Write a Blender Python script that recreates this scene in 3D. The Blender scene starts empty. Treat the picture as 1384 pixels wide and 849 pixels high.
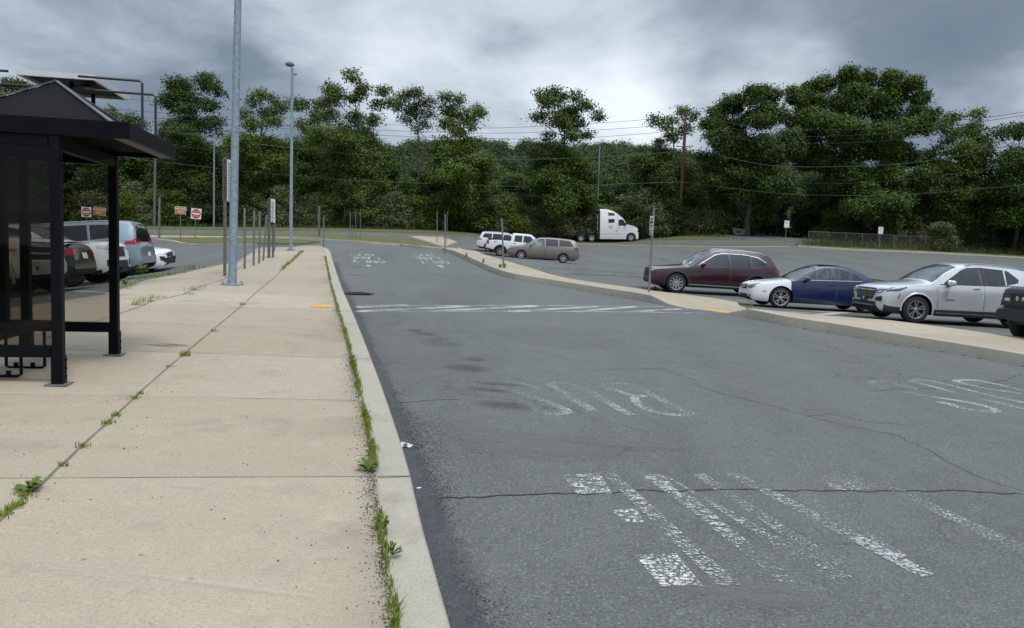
import bpy, bmesh, math, random
import numpy as np
from mathutils import Vector, Matrix
random.seed(7); rng = np.random.default_rng(7)
C = bpy.context.scene.collection
scene = bpy.context.scene
PI = math.pi
# ------------------------------------------------------------------ camera
F = 1000.0; CX, CY = 692.0, 424.5
PITCH = math.radians(4.7); ROLL = math.radians(2.06); ZC = 1.78
cp, sp = math.cos(PITCH), math.sin(PITCH); cr, sr = math.cos(ROLL), math.sin(ROLL)
fw = np.array([0, cp, -sp]); up0 = np.array([0, sp, cp]); rt0 = np.array([1., 0, 0])
rt = rt0*cr + up0*sr; up = -rt0*sr + up0*cr
CAM = np.array([0, 0, ZC])
cam = bpy.data.cameras.new('camera'); camo = bpy.data.objects.new('camera', cam); C.objects.link(camo)
M3 = Matrix(((rt[0], up[0], -fw[0]), (rt[1], up[1], -fw[1]), (rt[2], up[2], -fw[2])))
camo.matrix_world = Matrix.Translation(CAM) @ M3.to_4x4()
cam.sensor_width = 36; cam.lens = 36*F/1384; cam.clip_end = 3000; cam.clip_start = .05
scene.camera = camo
def ray(px, py): return fw + rt*((px-CX)/F) - up*((py-CY)/F)
def at_depth(px, py, Y):
    r = ray(px, py); return CAM + r*(Y/r[1])
# ------------------------------------------------------------------ terrain height (asphalt level)
SX, SY = -.0387, .0367
ctl = []
for x, y in [(-6,-5),(0,-5),(6,-5),(-5,3),(0,3),(5,3),(-6,9),(-2,9),(3,9),(8,9),(-7,14),(-3,16),(2,16),(-8,20),(-4,21),(-9,26),(-5,27),(-9.5,31),(-6,32)]:
    ctl.append((x, y, SX*x + SY*y))
for px, py, Y in [(1238,438,19.2),(1345,447,18.6),(1055,416.7,22.7),(1170,424,22.7),(915,396.5,29),(1022,402,29),(733,354,53),(690,348,59),(655,341,62),
                  (820,328,91),(200,376,24.5),(115,391,18),(60,400,15),(225,367,27),(264,331,54),(300,307,85),(1063,328,83),(1190,336,83),(1384,347,85),
                  (597,338.5,43),(540,333,48),(460,327.5,48),(600,320,80),(600,313,90),(960,318,93),(900,332,80),(1200,345,72),(900,372,40),(1150,372,45),(460,320,62),(60,310,75)]:
    ctl.append(tuple(at_depth(px, py, Y)))
ctl = np.array(ctl)
def _phi(r): return np.where(r > 1e-9, r*r*np.log(np.maximum(r, 1e-9)), 0)
NCTL = len(ctl); XYc = ctl[:, :2]/20
K = _phi(np.linalg.norm(XYc[:, None]-XYc[None], axis=2)) + .01*np.eye(NCTL)
Pm = np.hstack([np.ones((NCTL, 1)), XYc])
A_ = np.block([[K, Pm], [Pm.T, np.zeros((3, 3))]])
W_ = np.linalg.solve(A_, np.concatenate([ctl[:, 2], np.zeros(3)]))
def G(x, y):
    x = np.atleast_1d(np.asarray(x, float)); y = np.atleast_1d(np.asarray(y, float))
    xc = np.clip(x, -48, 68)/20; yc = np.clip(y, -6, 95)/20
    out = np.empty(len(xc))
    for s in range(0, len(xc), 4000):
        q = np.stack([xc[s:s+4000], yc[s:s+4000]], 1)
        out[s:s+4000] = _phi(np.linalg.norm(q[:, None]-XYc[None], axis=2)) @ W_[:NCTL] + W_[NCTL] + q @ W_[NCTL+1:]
    return out
def g1(x, y): return float(G([x], [y])[0])
_T = np.concatenate([np.linspace(1.2, 40, 500), np.linspace(40.2, 130, 500)])
def gat(px, py, off=0.0):
    r = ray(px, py); r = r/r[1]
    P = CAM[None] + _T[:, None]*r[None]
    d = P[:, 2]-G(P[:, 0], P[:, 1])-off
    i = np.argmax(d < 0)
    if d[i] >= 0:
        k = 500+int(np.argmin(d[500:])); t = min(_T[k], 96.0); q = CAM+t*r; q[2] = G(q[0], q[1])[0]; return q
    if i == 0: i = 1
    a, b = d[i-1], d[i]; t = _T[i-1] + (_T[i]-_T[i-1])*(a/(a-b) if a != b else 1)
    return CAM + t*r
def V(p): return Vector((float(p[0]), float(p[1]), float(p[2])))
# ------------------------------------------------------------------ materials
MATS = {}
def mat(name, col=(.5,.5,.5), rough=.6, metal=0.0, coat=0.0, emit=None, var=0.0, vscale=8.0, bump=0.0, spec=None):
    if name in MATS: return MATS[name]
    m = bpy.data.materials.new(name); m.use_nodes = True; nt = m.node_tree; b = nt.nodes['Principled BSDF']
    b.inputs['Base Color'].default_value = (*col, 1); b.inputs['Roughness'].default_value = rough
    b.inputs['Metallic'].default_value = metal; b.inputs['Coat Weight'].default_value = coat
    b.inputs['Coat Roughness'].default_value = .04
    if spec is not None: b.inputs['Specular IOR Level'].default_value = spec
    if emit: b.inputs['Emission Color'].default_value = (*emit[:3], 1); b.inputs['Emission Strength'].default_value = emit[3]
    if var or bump:
        tc = nt.nodes.new('ShaderNodeTexCoord'); nz = nt.nodes.new('ShaderNodeTexNoise'); nz.inputs['Scale'].default_value = vscale; nz.inputs['Detail'].default_value = 6
        nt.links.new(tc.outputs['Object'], nz.inputs['Vector'])
        if var:
            mr = nt.nodes.new('ShaderNodeMapRange'); mr.inputs['From Min'].default_value = .3; mr.inputs['From Max'].default_value = .7
            mr.inputs['To Min'].default_value = 1-var; mr.inputs['To Max'].default_value = 1+var
            nt.links.new(nz.outputs['Fac'], mr.inputs['Value'])
            mx = nt.nodes.new('ShaderNodeVectorMath'); mx.operation = 'SCALE'; mx.inputs[0].default_value = col
            nt.links.new(mr.outputs['Result'], mx.inputs['Scale']); nt.links.new(mx.outputs['Vector'], b.inputs['Base Color'])
            mr2 = nt.nodes.new('ShaderNodeMapRange'); mr2.inputs['To Min'].default_value = max(0.02, rough-.1); mr2.inputs['To Max'].default_value = min(1, rough+.1)
            nt.links.new(nz.outputs['Fac'], mr2.inputs['Value']); nt.links.new(mr2.outputs['Result'], b.inputs['Roughness'])
        if bump:
            bp = nt.nodes.new('ShaderNodeBump'); bp.inputs['Strength'].default_value = bump; bp.inputs['Distance'].default_value = .01
            nt.links.new(nz.outputs['Fac'], bp.inputs['Height']); nt.links.new(bp.outputs['Normal'], b.inputs['Normal'])
    MATS[name] = m; return m
class NT:
    def __init__(s, name):
        s.m = bpy.data.materials.new(name); s.m.use_nodes = True; s.t = s.m.node_tree; s.b = s.t.nodes['Principled BSDF']; s.o = s.t.nodes['Material Output']; MATS[name] = s.m
    def n(s, t, **kw):
        x = s.t.nodes.new('ShaderNode'+t)
        for k, v in kw.items():
            if k in ('operation', 'data_type', 'blend_type', 'feature', 'noise_dimensions', 'distance', 'clamp'): setattr(x, k, v)
            else: x.inputs[k.replace('_', ' ')].default_value = v
        return x
    def l(s, a, b): s.t.links.new(a, b)
    def noise(s, vec, scale, detail=4, rough=.55):
        x = s.n('TexNoise', Scale=scale, Detail=detail, Roughness=rough)
        if vec is not None: s.l(vec, x.inputs['Vector'])
        return x.outputs['Fac']
    def ramp(s, v, a, b, lo=0.0, hi=1.0):
        x = s.n('MapRange'); x.inputs['From Min'].default_value = a; x.inputs['From Max'].default_value = b
        x.inputs['To Min'].default_value = lo; x.inputs['To Max'].default_value = hi; s.l(v, x.inputs['Value']); return x.outputs['Result']
    def math(s, op, a, b=None):
        x = s.n('Math', operation=op)
        for i, q in enumerate((a, b)):
            if q is None: continue
            if isinstance(q, (int, float)): x.inputs[i].default_value = q
            else: s.l(q, x.inputs[i])
        return x.outputs[0]
    def mix(s, f, a, b, mode='MIX'):
        x = s.n('Mix', data_type='RGBA', blend_type=mode)
        for i, q in ((0, f), (6, a), (7, b)):
            if isinstance(q, (int, float)): x.inputs[i].default_value = q
            elif isinstance(q, tuple): x.inputs[i].default_value = (*q, 1)
            else: s.l(q, x.inputs[i])
        return x.outputs[2]
    def coord(s, which='Object', rot=0.0, scale=(1, 1, 1)):
        tc = s.n('TexCoord'); mp = s.n('Mapping'); s.l(tc.outputs[which], mp.inputs['Vector'])
        mp.inputs['Rotation'].default_value = (0, 0, rot); mp.inputs['Scale'].default_value = scale; return mp.outputs['Vector']
    def bump(s, h, strength, dist):
        x = s.n('Bump', Strength=strength, Distance=dist); s.l(h, x.inputs['Height']); s.l(x.outputs['Normal'], s.b.inputs['Normal'])
RD = math.radians(14.5)       # the bus lane runs this far left of the view direction
def m_asphalt():
    q = NT('asphalt'); v = q.coord()
    fine = q.noise(v, 62, 4, .8); mid = q.noise(v, 14, 5); big = q.noise(v, .35, 5); 
    lane = q.noise(q.coord(rot=RD, scale=(.55, .045, 1)), 1.0, 3)
    c = q.mix(q.ramp(big, .3, .7), (.080, .085, .082), (.118, .123, .116))
    c = q.mix(q.ramp(lane, .35, .65), c, (.126, .132, .126))
    c = q.mix(q.math('MULTIPLY', q.ramp(mid, .45, .7), .25), c, (.075, .078, .076))
    sp1 = q.ramp(fine, .54, .68); sp2 = q.ramp(fine, .46, .32)
    c = q.mix(q.math('MULTIPLY', q.ramp(q.noise(v, 2.6, 6, .7), .42, .68), .4), c, (.150, .155, .148)); c = q.mix(q.math('MULTIPLY', sp1, .85), c, (.29, .29, .27)); c = q.mix(q.math('MULTIPLY', sp2, .85), c, (.03, .032, .033))
    vo = q.n('TexVoronoi', feature='DISTANCE_TO_EDGE', Scale=.55); w = q.n('VectorMath', operation='ADD')
    nz = q.n('TexNoise', Scale=1.6, Detail=5); q.l(v, nz.inputs['Vector']); sc = q.n('VectorMath', operation='SCALE'); q.l(nz.outputs['Color'], sc.inputs[0]); sc.inputs['Scale'].default_value = .9
    q.l(v, w.inputs[0]); q.l(sc.outputs[0], w.inputs[1]); q.l(w.outputs[0], vo.inputs['Vector'])
    cr_ = q.ramp(vo.outputs['Distance'], .0035, .0075, 1, 0); gate = q.ramp(q.noise(v, .22, 2), .5, .58)
    c = q.mix(q.math('MULTIPLY', q.math('MULTIPLY', cr_, gate), .45), c, (.035, .035, .035))
    q.l(c, q.b.inputs['Base Color']); q.b.inputs['Roughness'].default_value = .85; q.b.inputs['Specular IOR Level'].default_value = .3
    q.bump(fine, .5, .006); return q.m
def m_concrete(name, a, b, broom=True):
    q = NT(name); v = q.coord()
    br = q.noise(q.coord(rot=RD, scale=(1.2, 75, 1)), 1.0, 3, .6); fine = q.noise(v, 80, 3, .75); mid = q.noise(v, 5, 6, .6); big = q.noise(v, .45, 4)
    c = q.mix(q.ramp(big, .3, .7), a, b)
    if broom:
        sx = q.n('SeparateXYZ'); q.l(v, sx.inputs[0]); al = q.math('ADD', q.math('MULTIPLY', sx.outputs[0], -.245), q.math('MULTIPLY', sx.outputs[1], .97)); wn = q.n('TexWhiteNoise', noise_dimensions='1D'); q.l(q.math('FLOOR', q.math('DIVIDE', q.math('SUBTRACT', al, 4.63), 1.95)), wn.inputs['W'])
        c = q.mix(q.math('MULTIPLY', wn.outputs['Value'], .8), c, tuple(x*y for x, y in zip(a, (.84, .83, .80))))
    c = q.mix(q.math('MULTIPLY', q.ramp(mid, .5, .72), .35), c, tuple(x*.86 for x in a)); c = q.mix(q.math('MULTIPLY', q.ramp(mid, .42, .3), .3), c, tuple(min(.6, x*1.12) for x in b))
    if broom: c = q.mix(q.ramp(br, .35, .7, 0, .22), c, tuple(x*.78 for x in a))
    c = q.mix(q.ramp(fine, .54, .70, 0, .6), c, tuple(x*.5 for x in a)); c = q.mix(q.ramp(fine, .45, .3, 0, .5), c, tuple(min(.65, x*1.3) for x in b))
    st = q.noise(v, 1.7, 6, .65); c = q.mix(q.ramp(st, .55, .72, 0, .42), c, (.20, .165, .125))
    gum = q.n('TexVoronoi', Scale=3.2); q.l(v, gum.inputs['Vector']); rnd = q.n('SeparateColor'); q.l(gum.outputs['Color'], rnd.inputs[0])
    gm = q.math('MULTIPLY', q.ramp(gum.outputs['Distance'], .035, .05, 1, 0), q.ramp(rnd.outputs[0], .6, .62)); c = q.mix(q.math('MULTIPLY', gm, .6), c, (.12, .10, .08))
    q.l(c, q.b.inputs['Base Color']); q.b.inputs['Roughness'].default_value = .9; q.b.inputs['Specular IOR Level'].default_value = .25
    hh = q.math('ADD', q.math('MULTIPLY', br, .6), fine); q.bump(hh, .45, .004); return q.m
def m_grass(name, a, b):
    q = NT(name); v = q.coord(); c = q.mix(q.ramp(q.noise(v, .6, 6), .35, .65), a, b); c = q.mix(q.ramp(q.noise(v, 9, 3, .7), .4, .7, 0, .6), c, tuple(x*.5 for x in a))
    q.l(c, q.b.inputs['Base Color']); q.b.inputs['Roughness'].default_value = .95; q.bump(q.noise(v, 14, 4, .7), 1, .06); return q.m
def m_paint(name, col, cover, cells=True):
    q = NT(name); v = q.coord(); tr = q.n('BsdfTransparent'); mx = q.n('MixShader')
    fine = q.noise(v, 55, 4, .7); big = q.noise(v, 1.3, 3)
    a = q.ramp(q.math('ADD', fine, q.math('MULTIPLY', q.math('SUBTRACT', big, .5), .45)), cover-.03, cover+.03, 1, 0)
    if cells:
        vo = q.n('TexVoronoi', feature='DISTANCE_TO_EDGE', Scale=1.0); q.l(q.coord(rot=RD, scale=(9, 22, 1)), vo.inputs['Vector'])
        a = q.math('MULTIPLY', a, q.ramp(q.math('ADD', vo.outputs['Distance'], q.ramp(fine, .3, .7, -.05, .05)), .05, .085))
    c = q.mix(q.ramp(fine, .4, .65), col, tuple(x*.72 for x in col)); q.l(c, q.b.inputs['Base Color']); q.b.inputs['Roughness'].default_value = .8
    q.l(a, mx.inputs[0]); q.l(tr.outputs[0], mx.inputs[1]); q.l(q.b.outputs[0], mx.inputs[2]); q.l(mx.outputs[0], q.o.inputs[0]); return q.m
def m_stain(name, col, dens, freq=2.5):
    q = NT(name); tr = q.n('BsdfTransparent'); mx = q.n('MixShader'); tc = q.n('TexCoord')
    gr = q.n('TexGradient'); gr.gradient_type = 'SPHERICAL'; q.l(tc.outputs['Object'], gr.inputs['Vector'])
    nz = q.noise(tc.outputs['Object'], freq, 5, .7); a = q.ramp(q.math('MULTIPLY', gr.outputs['Fac'], q.ramp(nz, .3, .7, .2, 1.6)), .05, .6, 0, dens)
    q.b.inputs['Base Color'].default_value = (*col, 1); q.b.inputs['Roughness'].default_value = .7
    q.l(a, mx.inputs[0]); q.l(tr.outputs[0], mx.inputs[1]); q.l(q.b.outputs[0], mx.inputs[2]); q.l(mx.outputs[0], q.o.inputs[0]); return q.m
def m_glass(name, tint, refl=.06, top=.9):
    q = NT(name); tr = q.n('BsdfTransparent'); tr.inputs[0].default_value = (*tint, 1); gl = q.n('BsdfGlossy', Roughness=.03); gl.inputs[0].default_value = (.85, .9, .92, 1)
    lw = q.n('LayerWeight', Blend=.35); mx = q.n('MixShader'); q.l(q.ramp(lw.outputs['Fresnel'], 0, 1, refl, top), mx.inputs[0]); q.l(tr.outputs[0], mx.inputs[1]); q.l(gl.outputs[0], mx.inputs[2]); q.l(mx.outputs[0], q.o.inputs[0]); return q.m
def m_leaf(name, a, b, trans=.25):
    q = NT(name); ge = q.n('NewGeometry'); oi = q.n('ObjectInfo')
    cl = q.ramp(q.noise(q.coord(), .55, 3, .6), .34, .66); c = q.mix(q.math('ADD', q.math('MULTIPLY', cl, .62), q.math('MULTIPLY', ge.outputs['Random Per Island'], .38)), a, b); c2 = q.mix(q.math('MULTIPLY', oi.outputs['Random'], .5), c, tuple(.8*x for x in a))
    q.l(c2, q.b.inputs['Base Color']); q.b.inputs['Roughness'].default_value = .55; q.b.inputs['Specular IOR Level'].default_value = .3
    tl = q.n('BsdfTranslucent'); q.l(c2, tl.inputs[0]); mx = q.n('MixShader'); mx.inputs[0].default_value = trans
    q.l(q.b.outputs[0], mx.inputs[1]); q.l(tl.outputs[0], mx.inputs[2]); q.l(mx.outputs[0], q.o.inputs[0]); return q.m
def m_carpaint(name, col, metal=.0, rough=.35, flake=0):
    m = mat(name, col, rough, metal, 1.0); b = m.node_tree.nodes['Principled BSDF']; nt = m.node_tree
    tc = nt.nodes.new('ShaderNodeTexCoord'); nz = nt.nodes.new('ShaderNodeTexNoise'); nz.inputs['Scale'].default_value = 3; nz.inputs['Detail'].default_value = 5
    nt.links.new(tc.outputs['Object'], nz.inputs['Vector']); mr = nt.nodes.new('ShaderNodeMapRange'); mr.inputs['To Min'].default_value = .03; mr.inputs['To Max'].default_value = .16
    nt.links.new(nz.outputs['Fac'], mr.inputs['Value']); nt.links.new(mr.outputs['Result'], b.inputs['Coat Roughness']); return m
ASPH = m_asphalt()
CONC = m_concrete('concrete_walk', (.395, .338, .258), (.445, .385, .298))
CONC2 = m_concrete('concrete_kerb', (.36, .33, .27), (.42, .385, .32), False)
GRASS = m_grass('grass_turf', (.10, .125, .03), (.15, .145, .05)); SOIL = m_grass('forest_soil', (.025, .032, .012), (.04, .045, .02))
PAINTW = m_paint('worn_white_paint', (.64, .66, .64), .495); PAINTF = m_paint('faded_white_paint', (.47, .49, .48), .468); PAINTX = m_paint('very_faded_paint', (.46, .48, .46), .432, False); PAINTM = m_paint('half_worn_paint', (.54, .56, .54), .466, False); PAINTV = m_paint('ghost_paint', (.45, .47, .46), .405, False)
PAINTB = m_paint('fresher_white_paint', (.62, .63, .61), .492, False)
PAINTD = m_paint('distant_worn_paint', (.55, .56, .55), .50, False)
YEL = m_paint('worn_yellow_paint', (.72, .42, .10), .62, False)
CRACK = mat('crack_dirt', (.035, .035, .033), .95); JOINT = mat('joint_dirt', (.17, .14, .105), .95)
BLACKM = mat('black_powder_coat', (.0035, .004, .0065), .5, var=.2, vscale=20, spec=.12)
GALV = mat('galvanised_steel', (.27, .33, .40), .5, .35, var=.22, vscale=14)
GALVD = mat('weathered_steel', (.17, .18, .18), .6, .3, var=.25, vscale=20)
ALU = mat('aluminium', (.72, .74, .75), .35, .6, var=.08)
WOODG = mat('weathered_wood', (.13, .122, .11), .9, var=.3, vscale=12, bump=.4)
WOODB = mat('brown_pole_wood', (.115, .062, .04), .9, var=.3, vscale=6, bump=.4)
BARK = mat('bark', (.055, .045, .035), .95, var=.35, vscale=5, bump=.6)
PLASTIC = mat('black_plastic', (.018, .019, .021), .55, var=.15); RUBBER = mat('tyre_rubber', (.016, .016, .017), .8, var=.3, vscale=10)
DARKIN = mat('dark_interior', (.03, .03, .032), .8, var=.2); RIM = mat('alloy_rim', (.55, .56, .57), .3, .85, var=.1); RIMD = mat('dark_alloy_rim', (.09, .09, .095), .35, .7, var=.1)
CHROME = mat('chrome', (.82, .83, .84), .12, 1.0, var=.05); REDL = mat('red_lens', (.26, .009, .012), .15, 0, .6, var=.1); LENS = mat('lamp_lens', (.62, .65, .68), .08, .2, 1.0, var=.1)
LAMPD = mat('lamp_housing', (.06, .065, .07), .2, .3, 1.0, var=.1); WHITEP = mat('white_sign', (.78, .78, .76), .5, var=.05); REDS = mat('red_sign', (.38, .02, .035), .5, var=.1); ORG = mat('orange_sign', (.48, .12, .025), .5, var=.08)
BLK = mat('black_ink', (.02, .02, .02), .6, var=.1); AMBER = mat('amber_lens', (.55, .16, .02), .2, 0, .5, var=.1)
GLS = m_glass('clear_car_glass', (.50, .56, .55), .07); GLD = m_glass('tinted_car_glass', (.06, .065, .07), .06); SHG = m_glass('smoked_shelter_panel', (.60, .575, .54), .008, .10); SHG2 = m_glass('clear_shelter_panel', (.74, .73, .71), .008, .10)
WIN_DARK = mat('dark_window_glass', (.012, .014, .017), .06, 0, .5, var=.1)
# ------------------------------------------------------------------ object helpers
def tag(o, label=None, cat=None, group=None, kind=None):
    if label: o['label'] = label
    if cat: o['category'] = cat
    if group: o['group'] = group
    if kind: o['kind'] = kind
    return o
def empty(name, loc, rz=0, label=None, cat=None, group=None):
    o = bpy.data.objects.new(name, None); C.objects.link(o); o.location = V(loc); o.rotation_euler.z = rz; o.empty_display_size = .2
    return tag(o, label, cat, group)
def mk(name, verts, faces, mats, parent=None, smooth=False, fm=None, sharp=None):
    me = bpy.data.meshes.new(name); me.from_pydata([tuple(map(float, v)) for v in verts], [], faces)
    for m in (mats if isinstance(mats, (list, tuple)) else [mats]): me.materials.append(m)
    if fm is not None: me.polygons.foreach_set('material_index', fm)
    if smooth:
        me.polygons.foreach_set('use_smooth', [True]*len(me.polygons))
        if sharp: me.set_sharp_from_angle(angle=math.radians(sharp))
    me.update(); o = bpy.data.objects.new(name, me); C.objects.link(o)
    if parent: o.parent = parent
    return o
def struct(o): o['kind'] = 'structure'; return o
class MB:
    "collects shapes for ONE mesh"
    def __init__(s): s.v = []; s.f = []
    def add(s, v, f):
        k = len(s.v); s.v += [tuple(map(float, q)) for q in v]; s.f += [tuple(i+k for i in q) for q in f]; return s
    def box(s, c, d, M=None, bev=0.0):
        x, y, z = d[0]/2, d[1]/2, d[2]/2
        if bev <= 0:
            vv = [(a, b, e) for e in (-z, z) for a, b in ((-x, -y), (x, -y), (x, y), (-x, y))]
            ff = [(3, 2, 1, 0), (4, 5, 6, 7), (0, 1, 5, 4), (1, 2, 6, 5), (2, 3, 7, 6), (3, 0, 4, 7)]
        else:
            bm = bmesh.new(); bmesh.ops.create_cube(bm, size=1); bmesh.ops.scale(bm, vec=d, verts=bm.verts)
            bmesh.ops.bevel(bm, geom=list(bm.edges), offset=min(bev, min(d)*.45), segments=2, affect='EDGES', profile=.5)
            bm.verts.index_update(); vv = [tuple(q.co) for q in bm.verts]; ff = [tuple(q.index for q in f.verts) for f in bm.faces]; bm.free()
        if M is not None: vv = [tuple(M @ Vector(q)) for q in vv]
        return s.add([(q[0]+c[0], q[1]+c[1], q[2]+c[2]) for q in vv], ff)
    def tube(s, pts, r, n=8, caps=True):
        pts = [Vector(p) for p in pts]; rs = r if isinstance(r, (list, tuple)) else [r]*len(pts); vv = []; ff = []
        for i, p in enumerate(pts):
            t = (pts[min(i+1, len(pts)-1)]-pts[max(i-1, 0)]).normalized()
            a = t.orthogonal().normalized() if abs(t.z) < .99 else Vector((1, 0, 0)); 
            if abs(t.z) < .99: a = t.cross(Vector((0, 0, 1))).normalized()
            b = t.cross(a)
            for k in range(n):
                w = 2*PI*k/n; vv.append(p + a*(rs[i]*math.cos(w)) + b*(rs[i]*math.sin(w)))
        for i in range(len(pts)-1):
            for k in range(n): ff.append((i*n+k, i*n+(k+1) % n, (i+1)*n+(k+1) % n, (i+1)*n+k))
        if caps: ff += [tuple(range(n)), tuple(range((len(pts)-1)*n+n-1, (len(pts)-1)*n-1, -1))]
        return s.add(vv, ff)
    def bar(s, a, b, w, h=None):
        "square bar from a to b"
        a, b = Vector(a), Vector(b); h = h or w; d = b-a; L = d.length; t = d.normalized()
        x = t.cross(Vector((0, 0, 1))) if abs(t.z) < .95 else Vector((1, 0, 0)); x.normalize(); y = t.cross(x)
        M = Matrix((x, y, t)).transposed(); return s.box((a+b)/2, (w, h, L), M)
    def lathe(s, prof, n=24, M=None):
        vv = []; ff = []; m = len(prof)
        for k in range(n):
            w = 2*PI*k/n
            for r, z in prof: vv.append(Vector((r*math.cos(w), r*math.sin(w), z)))
        for k in range(n):
            for i in range(m-1): ff.append((k*m+i, ((k+1) % n)*m+i, ((k+1) % n)*m+i+1, k*m+i+1))
        if M is not None: vv = [M @ q for q in vv]
        return s.add(vv, ff)
    def build(s, name, m, parent=None, smooth=False, sharp=40): return mk(name, s.v, s.f, m, parent, smooth, None, sharp if smooth else None)
def sheet(name, poly, m, off, step=1.0, parent=None):
    "polygon (xy) draped on the terrain, cut on a grid"
    bm = bmesh.new(); vs = [bm.verts.new((float(p[0]), float(p[1]), 0)) for p in poly]
    f = bm.faces.new(vs); bmesh.ops.triangulate(bm, faces=[f])
    xs = [p[0] for p in poly]; ys = [p[1] for p in poly]
    for ax, lo, hi in ((0, min(xs), max(xs)), (1, min(ys), max(ys))):
        q = math.ceil(lo/step)*step
        while q < hi:
            co = (q, 0, 0) if ax == 0 else (0, q, 0); no = (1, 0, 0) if ax == 0 else (0, 1, 0)
            bmesh.ops.bisect_plane(bm, geom=list(bm.verts)+list(bm.edges)+list(bm.faces), plane_co=co, plane_no=no, dist=1e-5); q += step
    bmesh.ops.remove_doubles(bm, verts=bm.verts, dist=1e-4)
    co = np.array([v.co[:] for v in bm.verts]); z = G(co[:, 0], co[:, 1]) + off
    for v, q in zip(bm.verts, z): v.co.z = q
    for f in bm.faces:
        f.normal_update()
        if f.normal.z < 0: f.normal_flip()
        f.smooth = True
    if off > .02:
        ed = [e for e in bm.edges if e.is_boundary]; ex = bmesh.ops.extrude_edge_only(bm, edges=ed)
        for q in ex['geom']:
            if isinstance(q, bmesh.types.BMVert): q.co.z -= off+.06
    me = bpy.data.meshes.new(name); bm.to_mesh(me); bm.free(); me.materials.append(m)
    o = bpy.data.objects.new(name, me); C.objects.link(o)
    if parent: o.parent = parent
    return o
def resample(pts, step):
    out = [np.array(pts[0][:2], float)]
    for a, b in zip(pts[:-1], pts[1:]):
        a, b = np.array(a[:2], float), np.array(b[:2], float); n = max(1, int(math.ceil(np.linalg.norm(b-a)/step)))
        for i in range(1, n+1): out.append(a+(b-a)*i/n)
    return np.array(out)
def smoothline(pts, step=.5):
    P = [np.array(p[:2], float) for p in pts]; P = [2*P[0]-P[1]]+P+[2*P[-1]-P[-2]]; out = []
    for i in range(1, len(P)-2):
        n = max(2, int(np.linalg.norm(P[i+1]-P[i])/step))
        for k in range(n):
            t = k/n; a, b, c, d = P[i-1], P[i], P[i+1], P[i+2]
            out.append(.5*((2*b)+(-a+c)*t+(2*a-5*b+4*c-d)*t*t+(-a+3*b-3*c+d)*t**3))
    out.append(P[-2]); return np.array(out)
def normals2(P):
    T = np.gradient(P, axis=0); T /= np.linalg.norm(T, axis=1)[:, None]+1e-9; return np.stack([T[:, 1], -T[:, 0]], 1)   # right-hand side of travel
def ribbon(mb, pts, width, off, jit=0.0, step=.25, taper=False):
    P = resample(pts, step); N = normals2(P); n = len(P)
    if jit: P = P + N*(rng.normal(0, jit, n)[:, None])
    w = np.full(n, width/2.0) if np.isscalar(width) else np.interp(np.linspace(0, 1, n), np.linspace(0, 1, len(width)), width)/2
    if jit: w = w*rng.uniform(.5, 1.3, n)
    A, B = P+N*w[:, None], P-N*w[:, None]; zA, zB = G(A[:, 0], A[:, 1])+off, G(B[:, 0], B[:, 1])+off
    v = [(A[i, 0], A[i, 1], zA[i]) for i in range(n)]+[(B[i, 0], B[i, 1], zB[i]) for i in range(n)]
    mb.add(v, [(i, i+1, n+i+1, n+i) for i in range(n-1)])
def kerb_strip(name, pts, width, h, side=1, m=None, depth=.25, joints=3.0, seed=1):
    "kerb with rounded nose: pts run along the ROAD edge; side=+1 body lies on the right of travel"
    P = np.array(pts); N = normals2(P)*side; r = .025
    prof = [(-.012, -depth), (0, h-.03), (.006, h-.01), (.018, h-.0), (width, h+.001), (width, -depth)]
    n = len(P); v = []; f = []; k = len(prof)
    for q in prof:
        A = P+N*q[0]; z = G(P[:, 0], P[:, 1])+q[1]; v += [(A[i, 0], A[i, 1], z[i]) for i in range(n)]
    for j in range(k-1): f += [(j*n+i, j*n+i+1, (j+1)*n+i+1, (j+1)*n+i) if side < 0 else (j*n+i+1, j*n+i, (j+1)*n+i, (j+1)*n+i+1) for i in range(n-1)]
    f += [tuple(j*n for j in range(k)), tuple(j*n+n-1 for j in reversed(range(k)))]
    return struct(mk(name, v, f, m or CONC2, None, True, None, 35))
def text(name, s, size, M, m, parent, align='CENTER', ext=.001):
    cu = bpy.data.curves.new('lettering_curve', 'FONT'); cu.body = s; cu.size = size; cu.align_x = align; cu.align_y = 'CENTER'; cu.extrude = ext; cu.resolution_u = 3
    t = bpy.data.objects.new('lettering_curve', cu); C.objects.link(t); bpy.context.view_layer.update()
    me = bpy.data.meshes.new_from_object(t.evaluated_get(bpy.context.evaluated_depsgraph_get())); bpy.data.objects.remove(t); bpy.data.curves.remove(cu)
    me.name = name; me.materials.clear(); me.materials.append(m); o = bpy.data.objects.new(name, me); C.objects.link(o)
    if parent: o.parent = parent
    o.matrix_local = M
    return o
# ================================================================== SETTING
H = .14
def dens(pts, step=12):
    out = [pts[0]]
    for a, b in zip(pts[:-1], pts[1:]):
        n = max(1, int(math.hypot(b[0]-a[0], b[1]-a[1])/step)); out += [(a[0]+(b[0]-a[0])*i/n, a[1]+(b[1]-a[1])*i/n) for i in range(1, n+1)]
    return out
def W2(pts, off=0.0): return [gat(x, y, off)[:2] for x, y in pts]
def ext(a, b, d):
    a, b = np.array(a), np.array(b); t = (b-a)/np.linalg.norm(b-a); return b+t*d
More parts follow.
